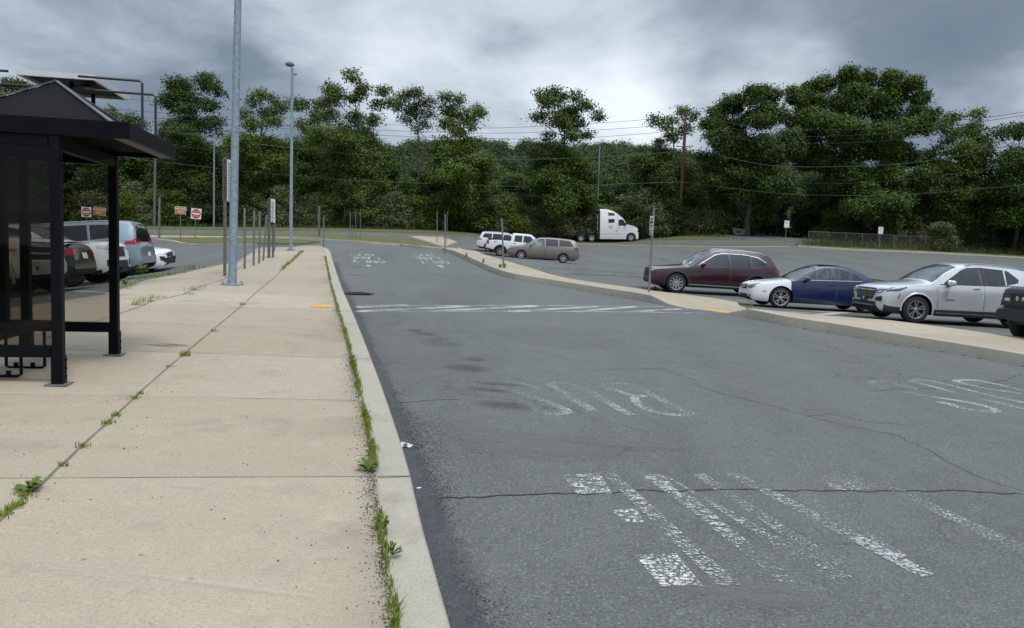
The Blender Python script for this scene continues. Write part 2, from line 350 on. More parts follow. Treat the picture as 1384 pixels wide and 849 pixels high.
# left kerb, road edge (sampled at walk level)
LK = W2([(612,849),(545,604),(497,470),(463,390),(449,349)], H)
LK = [ext(LK[2], LK[0], 9.0)] + LK
LKs = smoothline(LK, .5)
tip = smoothline([LK[-1]] + W2([(446.5,340.5),(442,336),(430,332.3),(412,332.2),(398,334)], H), .25)
LKfull = np.vstack([LKs[:-1], tip])
kerb_l = kerb_strip('kerb', LKfull, .22, H, -1)
inner = LKfull - normals2(LKfull)*.215
LE = W2([(348,335),(322,353),(265,365),(206,376),(165,390),(141,398)], H) + [np.array([-7.1, 10.6]), np.array([-6.7, 7]), np.array([-6.2, 3]), np.array([-5.6, -6])]
walk_poly = [tuple(p) for p in inner] + [tuple(gat(372, 334.2, H)[:2])] + [tuple(p) for p in LE]
struct(sheet('sidewalk', walk_poly, CONC, H, 1.0))
kl = kerb_strip('kerb', smoothline(LE, .6), .12, H-.002, -1); 
# all the asphalt and the land under and beyond it
struct(sheet('road', [(-60,-14),(90,-14),(95,60),(72,104),(-60,104)], ASPH, 0, 1.5))
def terrain():
    xs = np.concatenate([np.linspace(-600, -70, 12), np.linspace(-60, 95, 50), np.linspace(110, 600, 12)]); ys = np.concatenate([np.linspace(-300, -20, 8), np.linspace(-14, 110, 40), np.linspace(120, 900, 16)])
    X, Y = np.meshgrid(xs, ys); z = G(X.ravel(), Y.ravel())-.06 - np.where((X.ravel() > -58) & (X.ravel() < 90) & (Y.ravel() < 80), .25, 0)
    hill = np.clip((Y.ravel()-150)/160, 0, 1); hill = hill*hill*(3-2*hill); z = z + hill*(27 + 5*np.sin(X.ravel()*.018+1.0) + 4*np.sin(X.ravel()*.007+Y.ravel()*.01))
    n, m = len(xs), len(ys)
    return mk('terrain', np.stack([X.ravel(), Y.ravel(), z], 1), [(j*n+i, j*n+i+1, (j+1)*n+i+1, (j+1)*n+i) for j in range(m-1) for i in range(n-1)], SOIL, None, True)
TERR = struct(terrain())
def hill_z(x, y):
    z = G(x, y); h = np.clip((y-150)/160, 0, 1); h = h*h*(3-2*h); return z + h*(27+5*np.sin(x*.018+1.0)+4*np.sin(x*.007+y*.01))
# island between lane and right lot: rows from road edge to lot edge, with the dropped ramp
RF = W2([(597,339.3),(618,346),(645,358.5),(668,369),(694,377),(744,385.5),(798,394.8),(860,405),(903,413.5),(945,419),(979,424),(1010,428.7),(1062,439.8),(1120,449),(1188,461),(1303,480.5),(1384,495)])
RF = RF + [ext(RF[-2], RF[-1], 5.0), ext(RF[-2], RF[-1], 11.0)]
RB = W2([(602,333),(628,337.5),(650,343.5),(673,349.5),(692,355.5),(720,363.5),(748,372.5),(790,380.5),(860,390),(880,394),(907,396.3),(961,403.4),(986,407.4),(1008,412.5),(1034,420.6),(1084,427),(1151,430.4),(1214,435),(1301,447),(1384,457.5)], .14)
RB = RB + [ext(RB[-2], RB[-1], 5.0), ext(RB[-2], RB[-1], 11.0)]
def arcpar(P, n):
    P = np.array(P); d = np.concatenate([[0], np.cumsum(np.linalg.norm(np.diff(P, axis=0), axis=1))]); return P, d/d[-1]
def island():
    A = smoothline(RF, .35); Y_ = A[:, 1]
    B0 = smoothline(RB, .35)
    # nearest back-edge point in the direction away from the lane, kept monotone
    ia = np.linspace(0, 1, len(A)); B = []; last = 0
    N = -normals2(A); 
    for i, p in enumerate(A):
        d = B0-p; along = d@np.array([N[i][1], -N[i][0]]); cand = np.abs(along)+np.where(np.arange(len(B0)) < last, 1e3, 0)+np.where((d@N[i]) < .15, 50, 0)
        j = int(np.argmin(cand)); j = min(j, last+4); last = max(last, j); B.append(B0[j])
    B = np.array(B)
    for _ in range(3): B[1:-1] = (B[:-2]+B[1:-1]*2+B[2:])/4
    r0, r1 = gat(874, 408.4)[:2], gat(1008, 428.5)[:2]
    i0 = int(np.argmin(np.linalg.norm(A-r0, axis=1))); i1 = int(np.argmin(np.linalg.norm(A-r1, axis=1))); m0 = i0+(i1-i0)*.45; m1 = i0+(i1-i0)*.8
    idx = np.arange(len(A)); hf = np.interp(idx, [i0, m0, m1, i1], [.21, .018, .018, .21])
    return A, B, hf, (int(m0), int(m1))
IA, IB, IH, IRAMP = island()
def build_island():
    n = len(IA); rows = [0, .03, .15, .4, .7, 1.0]; v = []; f = []; D = IB-IA; L = np.linalg.norm(D, axis=1)
    N = -normals2(IA)
    def row(P, z): v.extend([(P[i, 0], P[i, 1], z[i]) for i in range(n)])
    # walkway slab
    K0 = IA+N*.2
    for k, t in enumerate([0, .2, .5, .8, 1.0]):
        P = K0*(1-t)+IB*t; row(P, G(P[:, 0], P[:, 1])+IH*(1-t)+np.minimum(IH+.05, .16)*t+.001)
    row(IB, G(IB[:, 0], IB[:, 1])-.2)
    f = [(j*n+i+1, j*n+i, (j+1)*n+i, (j+1)*n+i+1) for j in range(5) for i in range(n-1)]
    struct(mk('island_walk', v, f, CONC, None, True, None, 40))
    v2 = []; ff = []
    for o_, hz in ((-.01, -.25), (0, -.03), (.006, -.01), (.02, 0), (.21, .001), (.21, -.25)):
        P = IA+N*o_; z = G(IA[:, 0], IA[:, 1])+(IH+hz if hz > -.2 else hz); v2 += [(P[i, 0], P[i, 1], z[i]) for i in range(n)]
    ff = [(j*n+i+1, j*n+i, (j+1)*n+i, (j+1)*n+i+1) for j in range(5) for i in range(n-1)]+[tuple(j*n for j in range(6)), tuple(j*n+n-1 for j in reversed(range(6)))]
    struct(mk('island_kerb', v2, ff, CONC2, None, True, None, 35))
build_island()
# joints in the walks, kerb joints
jm = MB(); km = MB(); d0 = np.array(LKs[0]); cum = np.concatenate([[0], np.cumsum(np.linalg.norm(np.diff(LKs, axis=0), axis=1))])
base = np.interp(4.62, LKs[:, 1], cum)
for k in range(-3, 16):
    s = base+k*1.95
    if s < 1 or s > cum[-1]-.3: continue
    p = np.array([np.interp(s, cum, LKs[:, 0]), np.interp(s, cum, LKs[:, 1])]); q = np.array([-math.cos(RD), -math.sin(RD)]); q = np.array([-.972, -.235])
    Ln = 5.6 if p[1] > 6 else 5.4
    a = p+q*.25; ribbon(jm, [a, a+q*(min(Ln, 3.9 if p[1] > 20 else Ln))], .006, H+.003, .0008, .3)
    if k % 2 == 0: ribbon(km, [p+q*.005, p+q*.215], .012, H+.004)
    if k % 2 == 0: pass
for i in range(8, len(IA)-4, 9):
    a, b = IA[i], IB[i]; N = (b-a)/np.linalg.norm(b-a); ribbon(km, [a+N*.03, a+N*.19], .012, IH[i]+.004)
long1 = smoothline(W2([(-60,762),(0,703),(55,655),(190,530),(247,480),(328,412),(360,384),(410,340)], H), .5)
long2 = smoothline(W2([(60,458),(112,440),(188,415),(209,406),(247,398),(277,385),(309,374),(340,352)], H), .5)
ribbon(jm, long1, .016, H+.004, .002, .2); ribbon(jm, long2, .016, H+.0045, .002, .3)
struct(jm.build('sidewalk_joint', JOINT)); struct(km.build('kerb_joint', CRACK))
# cracks in the asphalt
cm = MB()
def crack(pts, w=.014, jit=.012, step=.07, off=.004): ribbon(cm, W2(pts), w, off, jit, step)
crack([(595,673),(660,671),(740,668),(800,669),(862,664),(930,664),(980,661),(1040,663),(1120,664),(1200,664),(1290,664),(1384,668)], .016, .01)
crack([(478,447),(560,447),(700,450),(850,449),(980,450),(1075,447)], .008, .015, .2)
crack([(935,518),(985,535),(1040,548),(1092,563),(1150,577),(1215,589),(1262,612),(1310,640),(1384,664)], .008, .02, .1)
crack([(1092,563),(1125,560),(1180,571),(1240,577)], .007, .02, .12)
crack([(725,475),(770,487),(840,492),(905,502),(950,519)], .006, .02, .15); crack([(855,478),(930,496),(1000,512)], .006, .02, .2)
crack([(1175,528),(1330,522),(1384,505)], .010, .02, .15)
crack([(480,372),(560,371),(620,373),(660,374)], .02, .02, .3); crack([(560,362),(600,375),(640,385)], .02, .04, .3)
crack([(540,545),(620,540)], .01, .02, .2); crack([(800,500),(900,498)], .01, .03, .2)
for a in ([(735,345),(830,357),(960,373)], [(790,340),(900,352),(1000,360)], [(880,332),(960,345),(1100,351)], [(740,362),(800,366),(885,371)], [(760,370),(830,373),(890,377)], [(1000,338),(1180,352)]): crack(a, .11, .05, .6, .006)
struct(cm.build('asphalt_crack', CRACK))
# stains
def stain(px, py, sx, sy, m, off=.006, rot=0):
    p = gat(px, py); n = 24; v = []; rr = rng.uniform(.85, 1.0, n)
    c, s = math.cos(rot), math.sin(rot); loc = np.array([(rr[k]*math.cos(2*PI*k/n), rr[k]*math.sin(2*PI*k/n)) for k in range(n)]+[(0, 0)])
    X = p[0]+loc[:, 0]*sx*c-loc[:, 1]*sy*s; Y = p[1]+loc[:, 0]*sx*s+loc[:, 1]*sy*c; z = G(X, Y)+off-p[2]
    o = mk('stain', [(loc[k, 0], loc[k, 1], z[k]) for k in range(n+1)], [(k, (k+1) % n, n) for k in range(n)], m); o.location = V(p); o.rotation_euler.z = rot; o.scale = (sx, sy, 1); return struct(o)
OIL = m_stain('oil_stain', (.045, .047, .048), .34, 4); WORN = m_stain('worn_pale_asphalt', (.17, .175, .17), .45); DAMP = m_stain('damp_concrete', (.12, .10, .08), .6); PALE = m_stain('pale_scuff', (.60, .54, .43), .30, 9)
for i, (x, y, a, b) in enumerate([(598,465,.36,.30),(632,498,.34,.30),(640,486,.22,.2),(580,461,.2,.3),(590,459,.2,.3),(682,548,.38,.22),(665,528,.3,.1),(678,520,.35,.1),(575,452,.25,.2),(560,447,.15,.2),(500,357,.2,.3),(482,361,.25,.4),(478,372,.3,.2)]):
    stain(x, y, a, b, OIL, .005+i*.0003)
for i, (x, y, a, b) in enumerate([(720,600,1.0,.5),(560,470,.8,2.0),(760,455,1.2,1.5),(850,600,.7,.25),(620,400,1,3),(1010,805,.5,.2),(520,430,.4,2)]): stain(x, y, a, b, WORN, .007+i*.0003, -RD+.3)
def cstain(px, py, sx, sy, m, rot=0):
    o = stain(px, py, sx, sy, m, H+.006, rot); return o
cstain(236, 483, .22, .06, DAMP); cstain(215, 484, .25, .05, DAMP); cstain(120, 815, .4, .10, PALE, -.2); cstain(300, 835, .5, .03, PALE, -.1); cstain(250, 690, .15, .05, PALE); cstain(330, 420, .8, .25, PALE, .2)
# road markings
def quad(mb, pts, off=.004, n=6):
    a, b, c, d = [np.array(p) for p in W2(pts)]; v = []
    for i in range(n+1):
        for j in range(n+1):
            s, t = i/n, j/n; v.append((a*(1-s)+b*s)*(1-t)+(d*(1-s)+c*s)*t)
    v = np.array(v); z = G(v[:, 0], v[:, 1])+off
    mb.add(np.column_stack([v, z]), [(i*(n+1)+j, i*(n+1)+j+1, (i+1)*(n+1)+j+1, (i+1)*(n+1)+j) for i in range(n) for j in range(n)])
mk1 = MB()
quad(mk1, [(760,642.7),(811,640.6),(827,668),(779,668)]); quad(mk1, [(827,690.5),(859,688),(871,706.5),(843,706.5)]); quad(mk1, [(858,751),(914,749),(950,792.8),(894,793.5)])
quad(mk1, [(865,643),(895,642),(920,668),(900,666)]); quad(mk1, [(1024,663),(1042,661),(1122,702),(1103,705)], .0045); quad(mk1, [(1142,726),(1161,723),(1264,777),(1244,781)], .0045)
struct(mk1.build('road_lettering', PAINTW))
mk2 = MB()
quad(mk2, [(814,640.6),(831,639.5),(1001,792),(971,793)], .006); quad(mk2, [(905,668),(930,667),(1078,787),(1055,788.5)]); quad(mk2, [(897,643),(912,650),(1152,781),(1120,785)], .0052)
quad(mk2, [(980,641),(998,640),(1264,777),(1243,781)], .0056)
struct(mk2.build('road_lettering', PAINTF))
mk3 = MB()
quad(mk3, [(937,643),(952,641),(1140,762),(1122,768)], .0048)
quad(mk3, [(1102,642),(1157,642),(1196,663),(1127,663)], .0044)
mk5 = MB(); quad(mk5, [(1031,640),(1051,640),(1226,752),(1205,760)], .0052); quad(mk5, [(1170,648),(1186,647),(1400,745),(1384,753)], .0048); struct(mk5.build('road_lettering', PAINTV))
def poly(mb, pts, w=.11, off=.0045): ribbon(mb, smoothline(W2(pts), .15), w, off, 0, .08)
zb = lambda L: [(640+a/4.325, 500+b/4.325) for a, b in L]
for L in ([(390,112),(310,88),(240,75),(180,80),(155,100),(230,125),(330,155),(430,190),(520,225),(550,242),(510,258),(450,258),(380,240),(330,210),(300,205)], [(700,240),(600,180),(510,125),(455,95),(460,78),(520,78),(640,108),(760,175),(860,235),(930,265)],
          [(1290,265),(1180,215),(1060,155),(950,100),(880,82),(800,85),(740,95),(830,120),(940,155),(1000,150)], [(945,160),(950,190),(1010,230),(1090,255),(1180,265),(1270,266)]): poly(mk3, zb(L))
o3 = struct(mk3.build('road_lettering', PAINTX))
mk4 = MB(); zc = lambda L: [(1160+a/6.18, 480+b/6.18) for a, b in L]
for L in ([(500,285),(420,270),(330,245),(230,225),(150,220),(105,232),(160,262),(400,312),(650,355),(850,385),(1050,425),(1160,465),(1080,475),(960,462),(850,440),(740,405),(670,400)], [(1700,510),(1384,450),(1150,395),(900,340),(700,285),(520,240),(450,222),(480,212),(600,218),(800,260),(1000,315),(1200,360),(1384,400),(1700,470)],
          [(1700,385),(1384,300),(1200,255),(1000,215),(900,210),(810,218),(900,245),(1100,285),(1384,328),(1600,365)]): poly(mk4, zc(L), .11)
struct(mk4.build('road_lettering', PAINTM))
# far lettering BUS LANE ONLY with an arrow, upside down for traffic coming this way
SF = {'B': [[(0,0),(0,1),(.7,1),(.8,.75),(.65,.5),(0,.5)],[(.65,.5),(.85,.25),(.7,0),(0,0)]], 'U': [[(0,1),(0,.2),(.3,0),(.6,0),(.85,.2),(.85,1)]], 'S': [[(.85,.85),(.5,1),(.1,.85),(.1,.6),(.75,.42),(.85,.2),(.5,0),(0,.15)]],
      'L': [[(0,1),(0,0),(.8,0)]], 'A': [[(0,0),(.42,1),(.85,0)],[(.2,.4),(.65,.4)]], 'N': [[(0,0),(0,1),(.8,0),(.8,1)]], 'E': [[(.8,1),(0,1),(0,0),(.8,0)],[(0,.5),(.6,.5)]], 'O': [[(.4,0),(0,.3),(0,.7),(.4,1),(.85,.7),(.85,.3),(.4,0)]], 'Y': [[(0,1),(.42,.5),(.42,0)],[(.42,.5),(.85,1)]]}
mf = MB()
def word(s, q, w=.13):
    a, b, c, d = [np.array(p) for p in W2(q)]   # far-left, far-right, near-right, near-left as seen
    n = len(s)
    for i, ch in enumerate(s):
        for st in SF[ch]:
            P = []
            for x, y in st:
                u = 1-(i+.1+x*.85)/n; v = y           # rotated half a turn
                P.append((a*(1-u)+b*u)*(1-v)+(d*(1-u)+c*u)*v)
            ribbon(mf, P, w*.8, .005, 0, .3)
word('BUS', [(472,343),(503,343.2),(506,346),(474,345.8)], .085); word('LANE', [(469,346.8),(510,347),(514,350.6),(471,350.4)], .085); word('ONLY', [(472,351.5),(518,351.8),(522,355.6),(474,355.3)], .085)
word('BUS', [(557,343),(582,343.3),(588,346.8),(562,346.4)], .085); word('LANE', [(554,347.5),(592,348),(599,351.8),(558,351.3)], .085); word('ONLY', [(563,352.6),(603,353),(610,356.8),(570,356.3)], .085)
for q in ([(494,358),(502,358.6),(500,361.5),(496,360.5)], [(590,358),(598,358.8),(600,362),(592,360.4)]): quad(mf, q, .005, 2)
struct(mf.build('road_lettering', PAINTD))
cw = MB()
for a, b in (((480,415.5),(550,412.4)), ((482,421.6),(634,413.9)), ((580,421),(725,413.9)), ((690,421.6),(809,414.6)), ((775,421.8),(860,414.8)), ((845,422.3),(925,417.5))): ribbon(cw, W2([a, b]), .22, .005, 0, .25)
ribbon(cw, W2([(482,421.9),(640,421.0),(790,421.5),(950,423.3)]), .09, .0055, 0, .3); ribbon(cw, W2([(500,413.2),(700,413.2),(897,414.6)]), .07, .0055, 0, .3)
struct(cw.build('crosswalk_marking', PAINTB))
pl = MB()
for a, b, w in (((1036,420.5),(1098,423.5),.12), ((1098,427),(1158,420.5),.3), ((1104,421.5),(1128,421.5),.4), ((1225,427),(1350,426),.2), ((1302,424.5),(1342,424),.3), ((955,402),(1010,407),.1), ((900,358),(920,357.5),.3), ((970,366),(1080,374),.12)): ribbon(pl, W2([a, b]), w, .005, 0, .25)
ribbon(pl, W2([(150,397),(100,393.5)]), .12, .005)
struct(pl.build('parking_marking', PAINTB))
ym = MB(); quad(ym, [(421,411.6),(446,411.6),(446.5,415.6),(420,415.2)], H*1.0+.004)
ya = [gat(x, y, H+.006) for x, y in ((420,411.3),(446,411.7),(447.5,415.6),(420,415.3))]; ym = MB().add(ya, [(0, 1, 2, 3)])
struct(ym.build('ramp_marking', YEL))
ya_, yb_ = gat(936, 418.5)[:2], gat(975, 423.5)[:2]; ii = range(int(np.argmin(np.linalg.norm(IA-ya_, axis=1))), int(np.argmin(np.linalg.norm(IA-yb_, axis=1)))+1); yv = []; Nn = -normals2(IA)
for i in ii:
    for d in (.02, .33):
        p = IA[i]+Nn[i]*d; t = (d-.2)/max(.3, np.linalg.norm(IB[i]-IA[i])-.2); h = IH[i]*(1-max(t, 0))+min(IH[i]+.05, .15)*max(t, 0); yv.append((p[0], p[1], g1(*p)+h+.008))
struct(mk('ramp_marking', yv, [(2*k, 2*k+2, 2*k+3, 2*k+1) for k in range(len(yv)//2-1)], YEL))
# verges, far road pads
def verge(pts, name='grass_verge', m=None, off=.10, step=2.0):
    W = W2(dens(list(pts)+[pts[0]])[:-1]); struct(sheet(name, [tuple(p) for p in W], m or GRASS, off, step)); return W
def kerb_px(pts, w=.2, h=.13, side=1): 
    return kerb_strip('kerb', smoothline(W2(dens(pts, 25)), 1.0), w, h, side)
verge([(-80,306),(200,307),(330,308.2),(460,309.5),(640,313.2),(760,316),(860,318.2),(985,321.5),(985,324.2),(860,323.6),(760,321),(640,317.5),(460,312.5),(200,309.8),(-80,309)])
verge([(215,324.5),(245,323),(300,322.6),(345,322.8),(400,325.2),(432,328.6),(405,331.2),(360,330.8),(300,330.2),(250,329.4),(232,327)])
kerb_px([(210,324.8),(228,327),(246,330.6),(262,331.4),(340,332.4)], .3, .14, -1)
verge([(-80,317.8),(210,318.5),(330,319.9),(400,321.4),(400,322.6),(330,321.4),(210,320.8),(-80,320.3)], 'pavement', CONC, .06)
verge([(-80,315.5),(210,316),(300,316.3),(400,317.5),(505,320.5),(560,325),(594,336),(541,331.6),(460,326),(400,322),(330,320.6),(210,319),(-80,318)])
kerb_px([(330,320.6),(400,322.6),(460,326.8),(541,332.4),(597,338.9)], .3, .14, -1)
verge([(552,319.2),(600,320.6),(618,327.5),(600,334),(575,326.5)], 'pavement', CONC, .05)
verge([(640,322.5),(700,323.5),(780,327.0),(900,329.6),(985,331),(1068,331.4),(1073,332.6),(985,333.4),(900,331.8),(780,329.6),(690,326.5)], off=.03)
kerb_px([(690,327),(780,330.2),(900,332.4),(985,334),(1068,333.4)], .2, .07, -1)
verge([(1075,330.5),(1160,333),(1253,335.5),(1384,339),(1500,343),(1500,352.5),(1384,348.5),(1253,341.5),(1160,338),(1078,333)])
kerb_px([(1078,333.6),(1160,338.8),(1253,342.2),(1384,349.2),(1500,353.4)], .2, .14, -1)
verge([(205,322.5),(208,326),(212,322)], 'grass_verge') if False else None
# catch basin grate
gt = empty('drain_grate', gat(476, 397), 0, 'rusty iron drain grate set in the road beside the left kerb', 'drain')
p = gat(476, 397); q1, q2 = gat(464, 397), gat(488, 397.2); ax = Vector(V(q2)-V(q1)).normalized()
fr = MB()
M = Matrix.Rotation(math.atan2(ax.y, ax.x), 4, 'Z'); RUST = mat('rusty_iron', (.075, .045, .04), .8, .4, var=.3, vscale=20)
for dx in np.linspace(-.36, .36, 9): fr.box(M @ Vector((dx, 0, .012)), (.03, .5, .02), M)
for dy in (-.26, .26): fr.box(M @ Vector((0, dy, .012)), (.8, .04, .022), M)
fr.build('bars', RUST, gt); MB().box((0, 0, .006), (.78, .54, .004), M).build('pit', CRACK, gt)
def gutter():
    q = NT('gutter_grit'); v = q.coord(); f1 = q.noise(v, 85, 4, .85); f2 = q.noise(v, 6, 5, .7)
    tc = q.n('TexCoord'); sx = q.n('SeparateXYZ'); q.l(tc.outputs['UV'], sx.inputs[0]); tr = q.n('BsdfTransparent'); mx = q.n('MixShader')
    c = q.mix(q.ramp(f1, .38, .62), (.045, .048, .056), (.15, .155, .165)); c = q.mix(q.ramp(f1, .60, .72), c, (.26, .26, .27)); q.l(c, q.b.inputs['Base Color']); q.b.inputs['Roughness'].default_value = .9
    edge = q.math('ADD', sx.outputs[0], q.math('ADD', q.math('MULTIPLY', q.math('SUBTRACT', f2, .5), 1.1), q.math('MULTIPLY', q.math('SUBTRACT', f1, .5), 1.3)))
    q.l(q.ramp(edge, .30, .62, .72, 0), mx.inputs[0]); q.l(tr.outputs[0], mx.inputs[1]); q.l(q.b.outputs[0], mx.inputs[2]); q.l(mx.outputs[0], q.o.inputs[0]); q.bump(f1, .9, .008)
    P = LKs[(LKs[:, 1] > 1.0)]; N = -normals2(P)*-1; n = len(P); wd = np.interp(P[:, 1], [0, 3.2, 5.2, 9, 16, 32], [.46, .42, .32, .26, .34, .3]); v = []; uv = []
    for k in range(5):
        t = k/4; Q = P+N*(wd*t)[:, None]; z = G(Q[:, 0], Q[:, 1])+.0055+.012*(1-t)**2; v += [(Q[i, 0], Q[i, 1], z[i]) for i in range(n)]; uv += [(t, i*.2) for i in range(n)]
    o = struct(mk('gutter_grit', v, [(k*n+i, k*n+i+1, (k+1)*n+i+1, (k+1)*n+i) for k in range(4) for i in range(n-1)], q.m, None, True)); ul = o.data.uv_layers.new(name='uv')
    for lp in o.data.loops: ul.data[lp.index].uv = uv[lp.vertex_index]
gutter()
# gravel washed along the left kerb (one loose mass) and scattered stones
def gravel():
    vs = []; n = 0; pts = []
    cumL = cum; 
    for k in range(16000):
        s = rng.uniform(base-2.2, base+14) if rng.random() > .5 else rng.uniform(base-2.2, base+3)
        x = np.interp(s, cumL, LKs[:, 0]); y = np.interp(s, cumL, LKs[:, 1]); wmax = .13+.05*math.sin(s*1.7)+.04*math.sin(s*4.1+1)
        d = abs(rng.normal(0, wmax)); pts.append((x+.969*d+.012, y+.25*d, 0, rng.uniform(.002, .0065)))
    for k in range(1900):
        s = rng.choice([base-.15, base+.5, base-1.2, base+2.6, base+3.4, base+7.8])+rng.normal(0, .45); x = np.interp(s, cumL, LKs[:, 0]); y = np.interp(s, cumL, LKs[:, 1])
        d = .225+abs(rng.normal(0, .05)); pts.append((x-.969*d, y-.25*d, H, rng.uniform(.002, .006)))
    for k in range(2200):
        s = rng.uniform(base-2.4, base+9); x = np.interp(s, cumL, LKs[:, 0]); y = np.interp(s, cumL, LKs[:, 1]); d = .232+abs(rng.normal(0, .014+.014*(math.sin(s*3.1)+1))); pts.append((x-.969*d, y-.25*d, H, rng.uniform(.002, .005)))
    for k in range(700):
        x = rng.uniform(-3.6, 0); y = rng.uniform(2.4, 12); 
        if x > np.interp(y, LKs[:, 1], LKs[:, 0])-.25: continue
        pts.append((x, y, H, rng.uniform(.002, .006)))
    for k in range(1500):
        i = rng.integers(10, len(IA)-1); Nq = -normals2(IA)[i]; d = abs(rng.normal(0, .06))+.01; pts.append((IA[i][0]-Nq[0]*d+rng.normal(0, .15)*0, IA[i][1]-Nq[1]*d, 0, rng.uniform(.006, .014)))
    P = np.array(pts); n = len(P); z = G(P[:, 0], P[:, 1])+P[:, 2]
    oc = np.array([(1, 0, 0), (-1, 0, 0), (0, 1, 0), (0, -1, 0), (0, 0, .8), (0, 0, -.6)])
    sc = rng.uniform(.6, 1.3, (n, 1, 3)); vv = oc[None]*sc*P[:, 3][:, None, None]; a = rng.uniform(0, 6.28, n); ca, sa = np.cos(a)[:, None], np.sin(a)[:, None]
    X = vv[:, :, 0]*ca-vv[:, :, 1]*sa+P[:, 0][:, None]; Y = vv[:, :, 0]*sa+vv[:, :, 1]*ca+P[:, 1][:, None]; Z = vv[:, :, 2]+z[:, None]+P[:, 3][:, None]*.4
    Vv = np.stack([X, Y, Z], 2).reshape(-1, 3); fo = np.array([(0, 2, 4), (2, 1, 4), (1, 3, 4), (3, 0, 4), (2, 0, 5), (1, 2, 5), (3, 1, 5), (0, 3, 5)])
    Fc = (fo[None]+(np.arange(n)*6)[:, None, None]).reshape(-1, 3)
    q = NT('gravel_stone'); ge = q.n('NewGeometry'); q.l(q.mix(q.math('POWER', ge.outputs['Random Per Island'], 2.5), (.035, .037, .045), (.21, .21, .22)), q.b.inputs['Base Color']); q.b.inputs['Roughness'].default_value = .85
    o = fastmesh('gravel', Vv, Fc, q.m); o['kind'] = 'stuff'
def fastmesh(name, Vv, Fc, m, parent=None, smooth=False):
    me = bpy.data.meshes.new(name); nv, nf, k = len(Vv), len(Fc), Fc.shape[1]
    me.vertices.add(nv); me.vertices.foreach_set('co', np.ascontiguousarray(Vv, dtype=np.float32).ravel()); me.loops.add(nf*k); me.loops.foreach_set('vertex_index', np.ascontiguousarray(Fc, dtype=np.int32).ravel())
    me.polygons.add(nf); me.polygons.foreach_set('loop_start', np.arange(nf, dtype=np.int32)*k); me.polygons.foreach_set('loop_total', np.full(nf, k, dtype=np.int32))
    if smooth: me.polygons.foreach_set('use_smooth', np.ones(nf, dtype=bool))
    me.materials.append(m); me.update(calc_edges=True); o = bpy.data.objects.new(name, me); C.objects.link(o)
    if parent: o.parent = parent
    return o
gravel()
# grass and weeds in the joints (one uncountable mass)
BLADE = m_leaf('grass_blade', (.12, .19, .018), (.27, .33, .04), .35)
def blades(spots, name='weed_grass'):
    "spots: x,y,z0,height,spread,count"
    vs = []; fs = []
    P = []
    for x, y, zo, h, sd, c in spots:
        for _ in range(int(c)): P.append((x+rng.normal(0, sd), y+rng.normal(0, sd), zo, h*rng.uniform(.35, 1.15)))
    P = np.array(P); n = len(P); z = G(P[:, 0], P[:, 1])+P[:, 2]-.004; a = rng.uniform(0, 6.28, n); lean = rng.uniform(.1, .85, n)*P[:, 3]; w = rng.uniform(.0022, .0055, n)*np.clip(P[:, 3]/.09, .8, 3)
    dx, dy = np.cos(a), np.sin(a); px_, py_ = -dy, dx; h = P[:, 3]; B = np.stack([P[:, 0], P[:, 1], z], 1); D = np.stack([dx, dy, 0*dx], 1); S = np.stack([px_, py_, 0*px_], 1)*w[:, None]; U = np.array([0, 0, 1.])
    m1 = B+D*(lean*.35)[:, None]+U*(h*.6)[:, None]; t = B+D*lean[:, None]+U*h[:, None]
    Vv = np.stack([B-S, B+S, m1+S*.8, m1-S*.8, t+S*.15, t-S*.15], 1).reshape(-1, 3); fo = np.array([(0, 1, 2, 3), (3, 2, 4, 5)]); Fc = (fo[None]+(np.arange(n)*6)[:, None, None]).reshape(-1, 4)
    o = fastmesh(name, Vv, Fc, BLADE); o['kind'] = 'stuff'; return o
spots = []
s = base-2.4
while s < base+25:
    x = np.interp(s, cum, LKs[:, 0])-.969*.226; y = np.interp(s, cum, LKs[:, 1])-.25*.226
    dens = .66+.34*math.sin(s*2.3)+.35*math.sin(s*5.7+1.3)
    gap = (base-.55 < s < base+.15)
    if dens > .05 and not gap: spots.append((x+rng.normal(0, .006), y, H, rng.uniform(.026, .056)*(1+.3*dens), .012, 26*max(dens, .35) if s < base+6 else 14))
    s += .055 if s < base+6 else .10
for pts, dd in ((long1, [(0, .16), (.10, .12), (.2, .1)]),): pass
def along(line, t): 
    c = np.concatenate([[0], np.cumsum(np.linalg.norm(np.diff(line, axis=0), axis=1))]); return np.array([np.interp(t*c[-1], c, line[:, 0]), np.interp(t*c[-1], c, line[:, 1])])
for px, py, h, sd, c in ((5,697,.035,.025,50),(14,690,.035,.02,40),(22,684,.035,.02,50),(35,672,.04,.025,50),(85,630,.04,.015,25),(112,604,.04,.02,40),(146,573,.045,.02,50),(158,562,.04,.02,50),(182,539,.04,.02,40),(190,533,.04,.015,25),(250,481,.07,.03,60),(228,496,.03,.02,20),(290,448,.04,.03,30),(328,412,.05,.03,40)):
    p = gat(px, py, H); spots.append((p[0], p[1], H, h, sd, c))
for t in np.linspace(.62, .99, 46):
    p = along(long1, t); spots.append((p[0], p[1], H, rng.uniform(.05, .12), .03, 14))
for px, py, h, sd, c in ((186,412,.08,.05,50),(196,408,.1,.06,50),(206,403,.08,.05,40),(222,402,.05,.05,20),(256,398,.06,.06,30),(272,388,.05,.06,30),(262,392,.08,.06,40),(205,376,.12,.1,60),(215,374,.1,.1,60),(228,372,.12,.1,60),(245,369,.10,.12,60),(258,364,.15,.10,50),(190,378,.12,.1,50),(170,390,.08,.08,40),(176,386,.10,.08,40),(280,362,.1,.1,40)):
    p = gat(px, py, H); spots.append((p[0], p[1], H, h, sd, c))
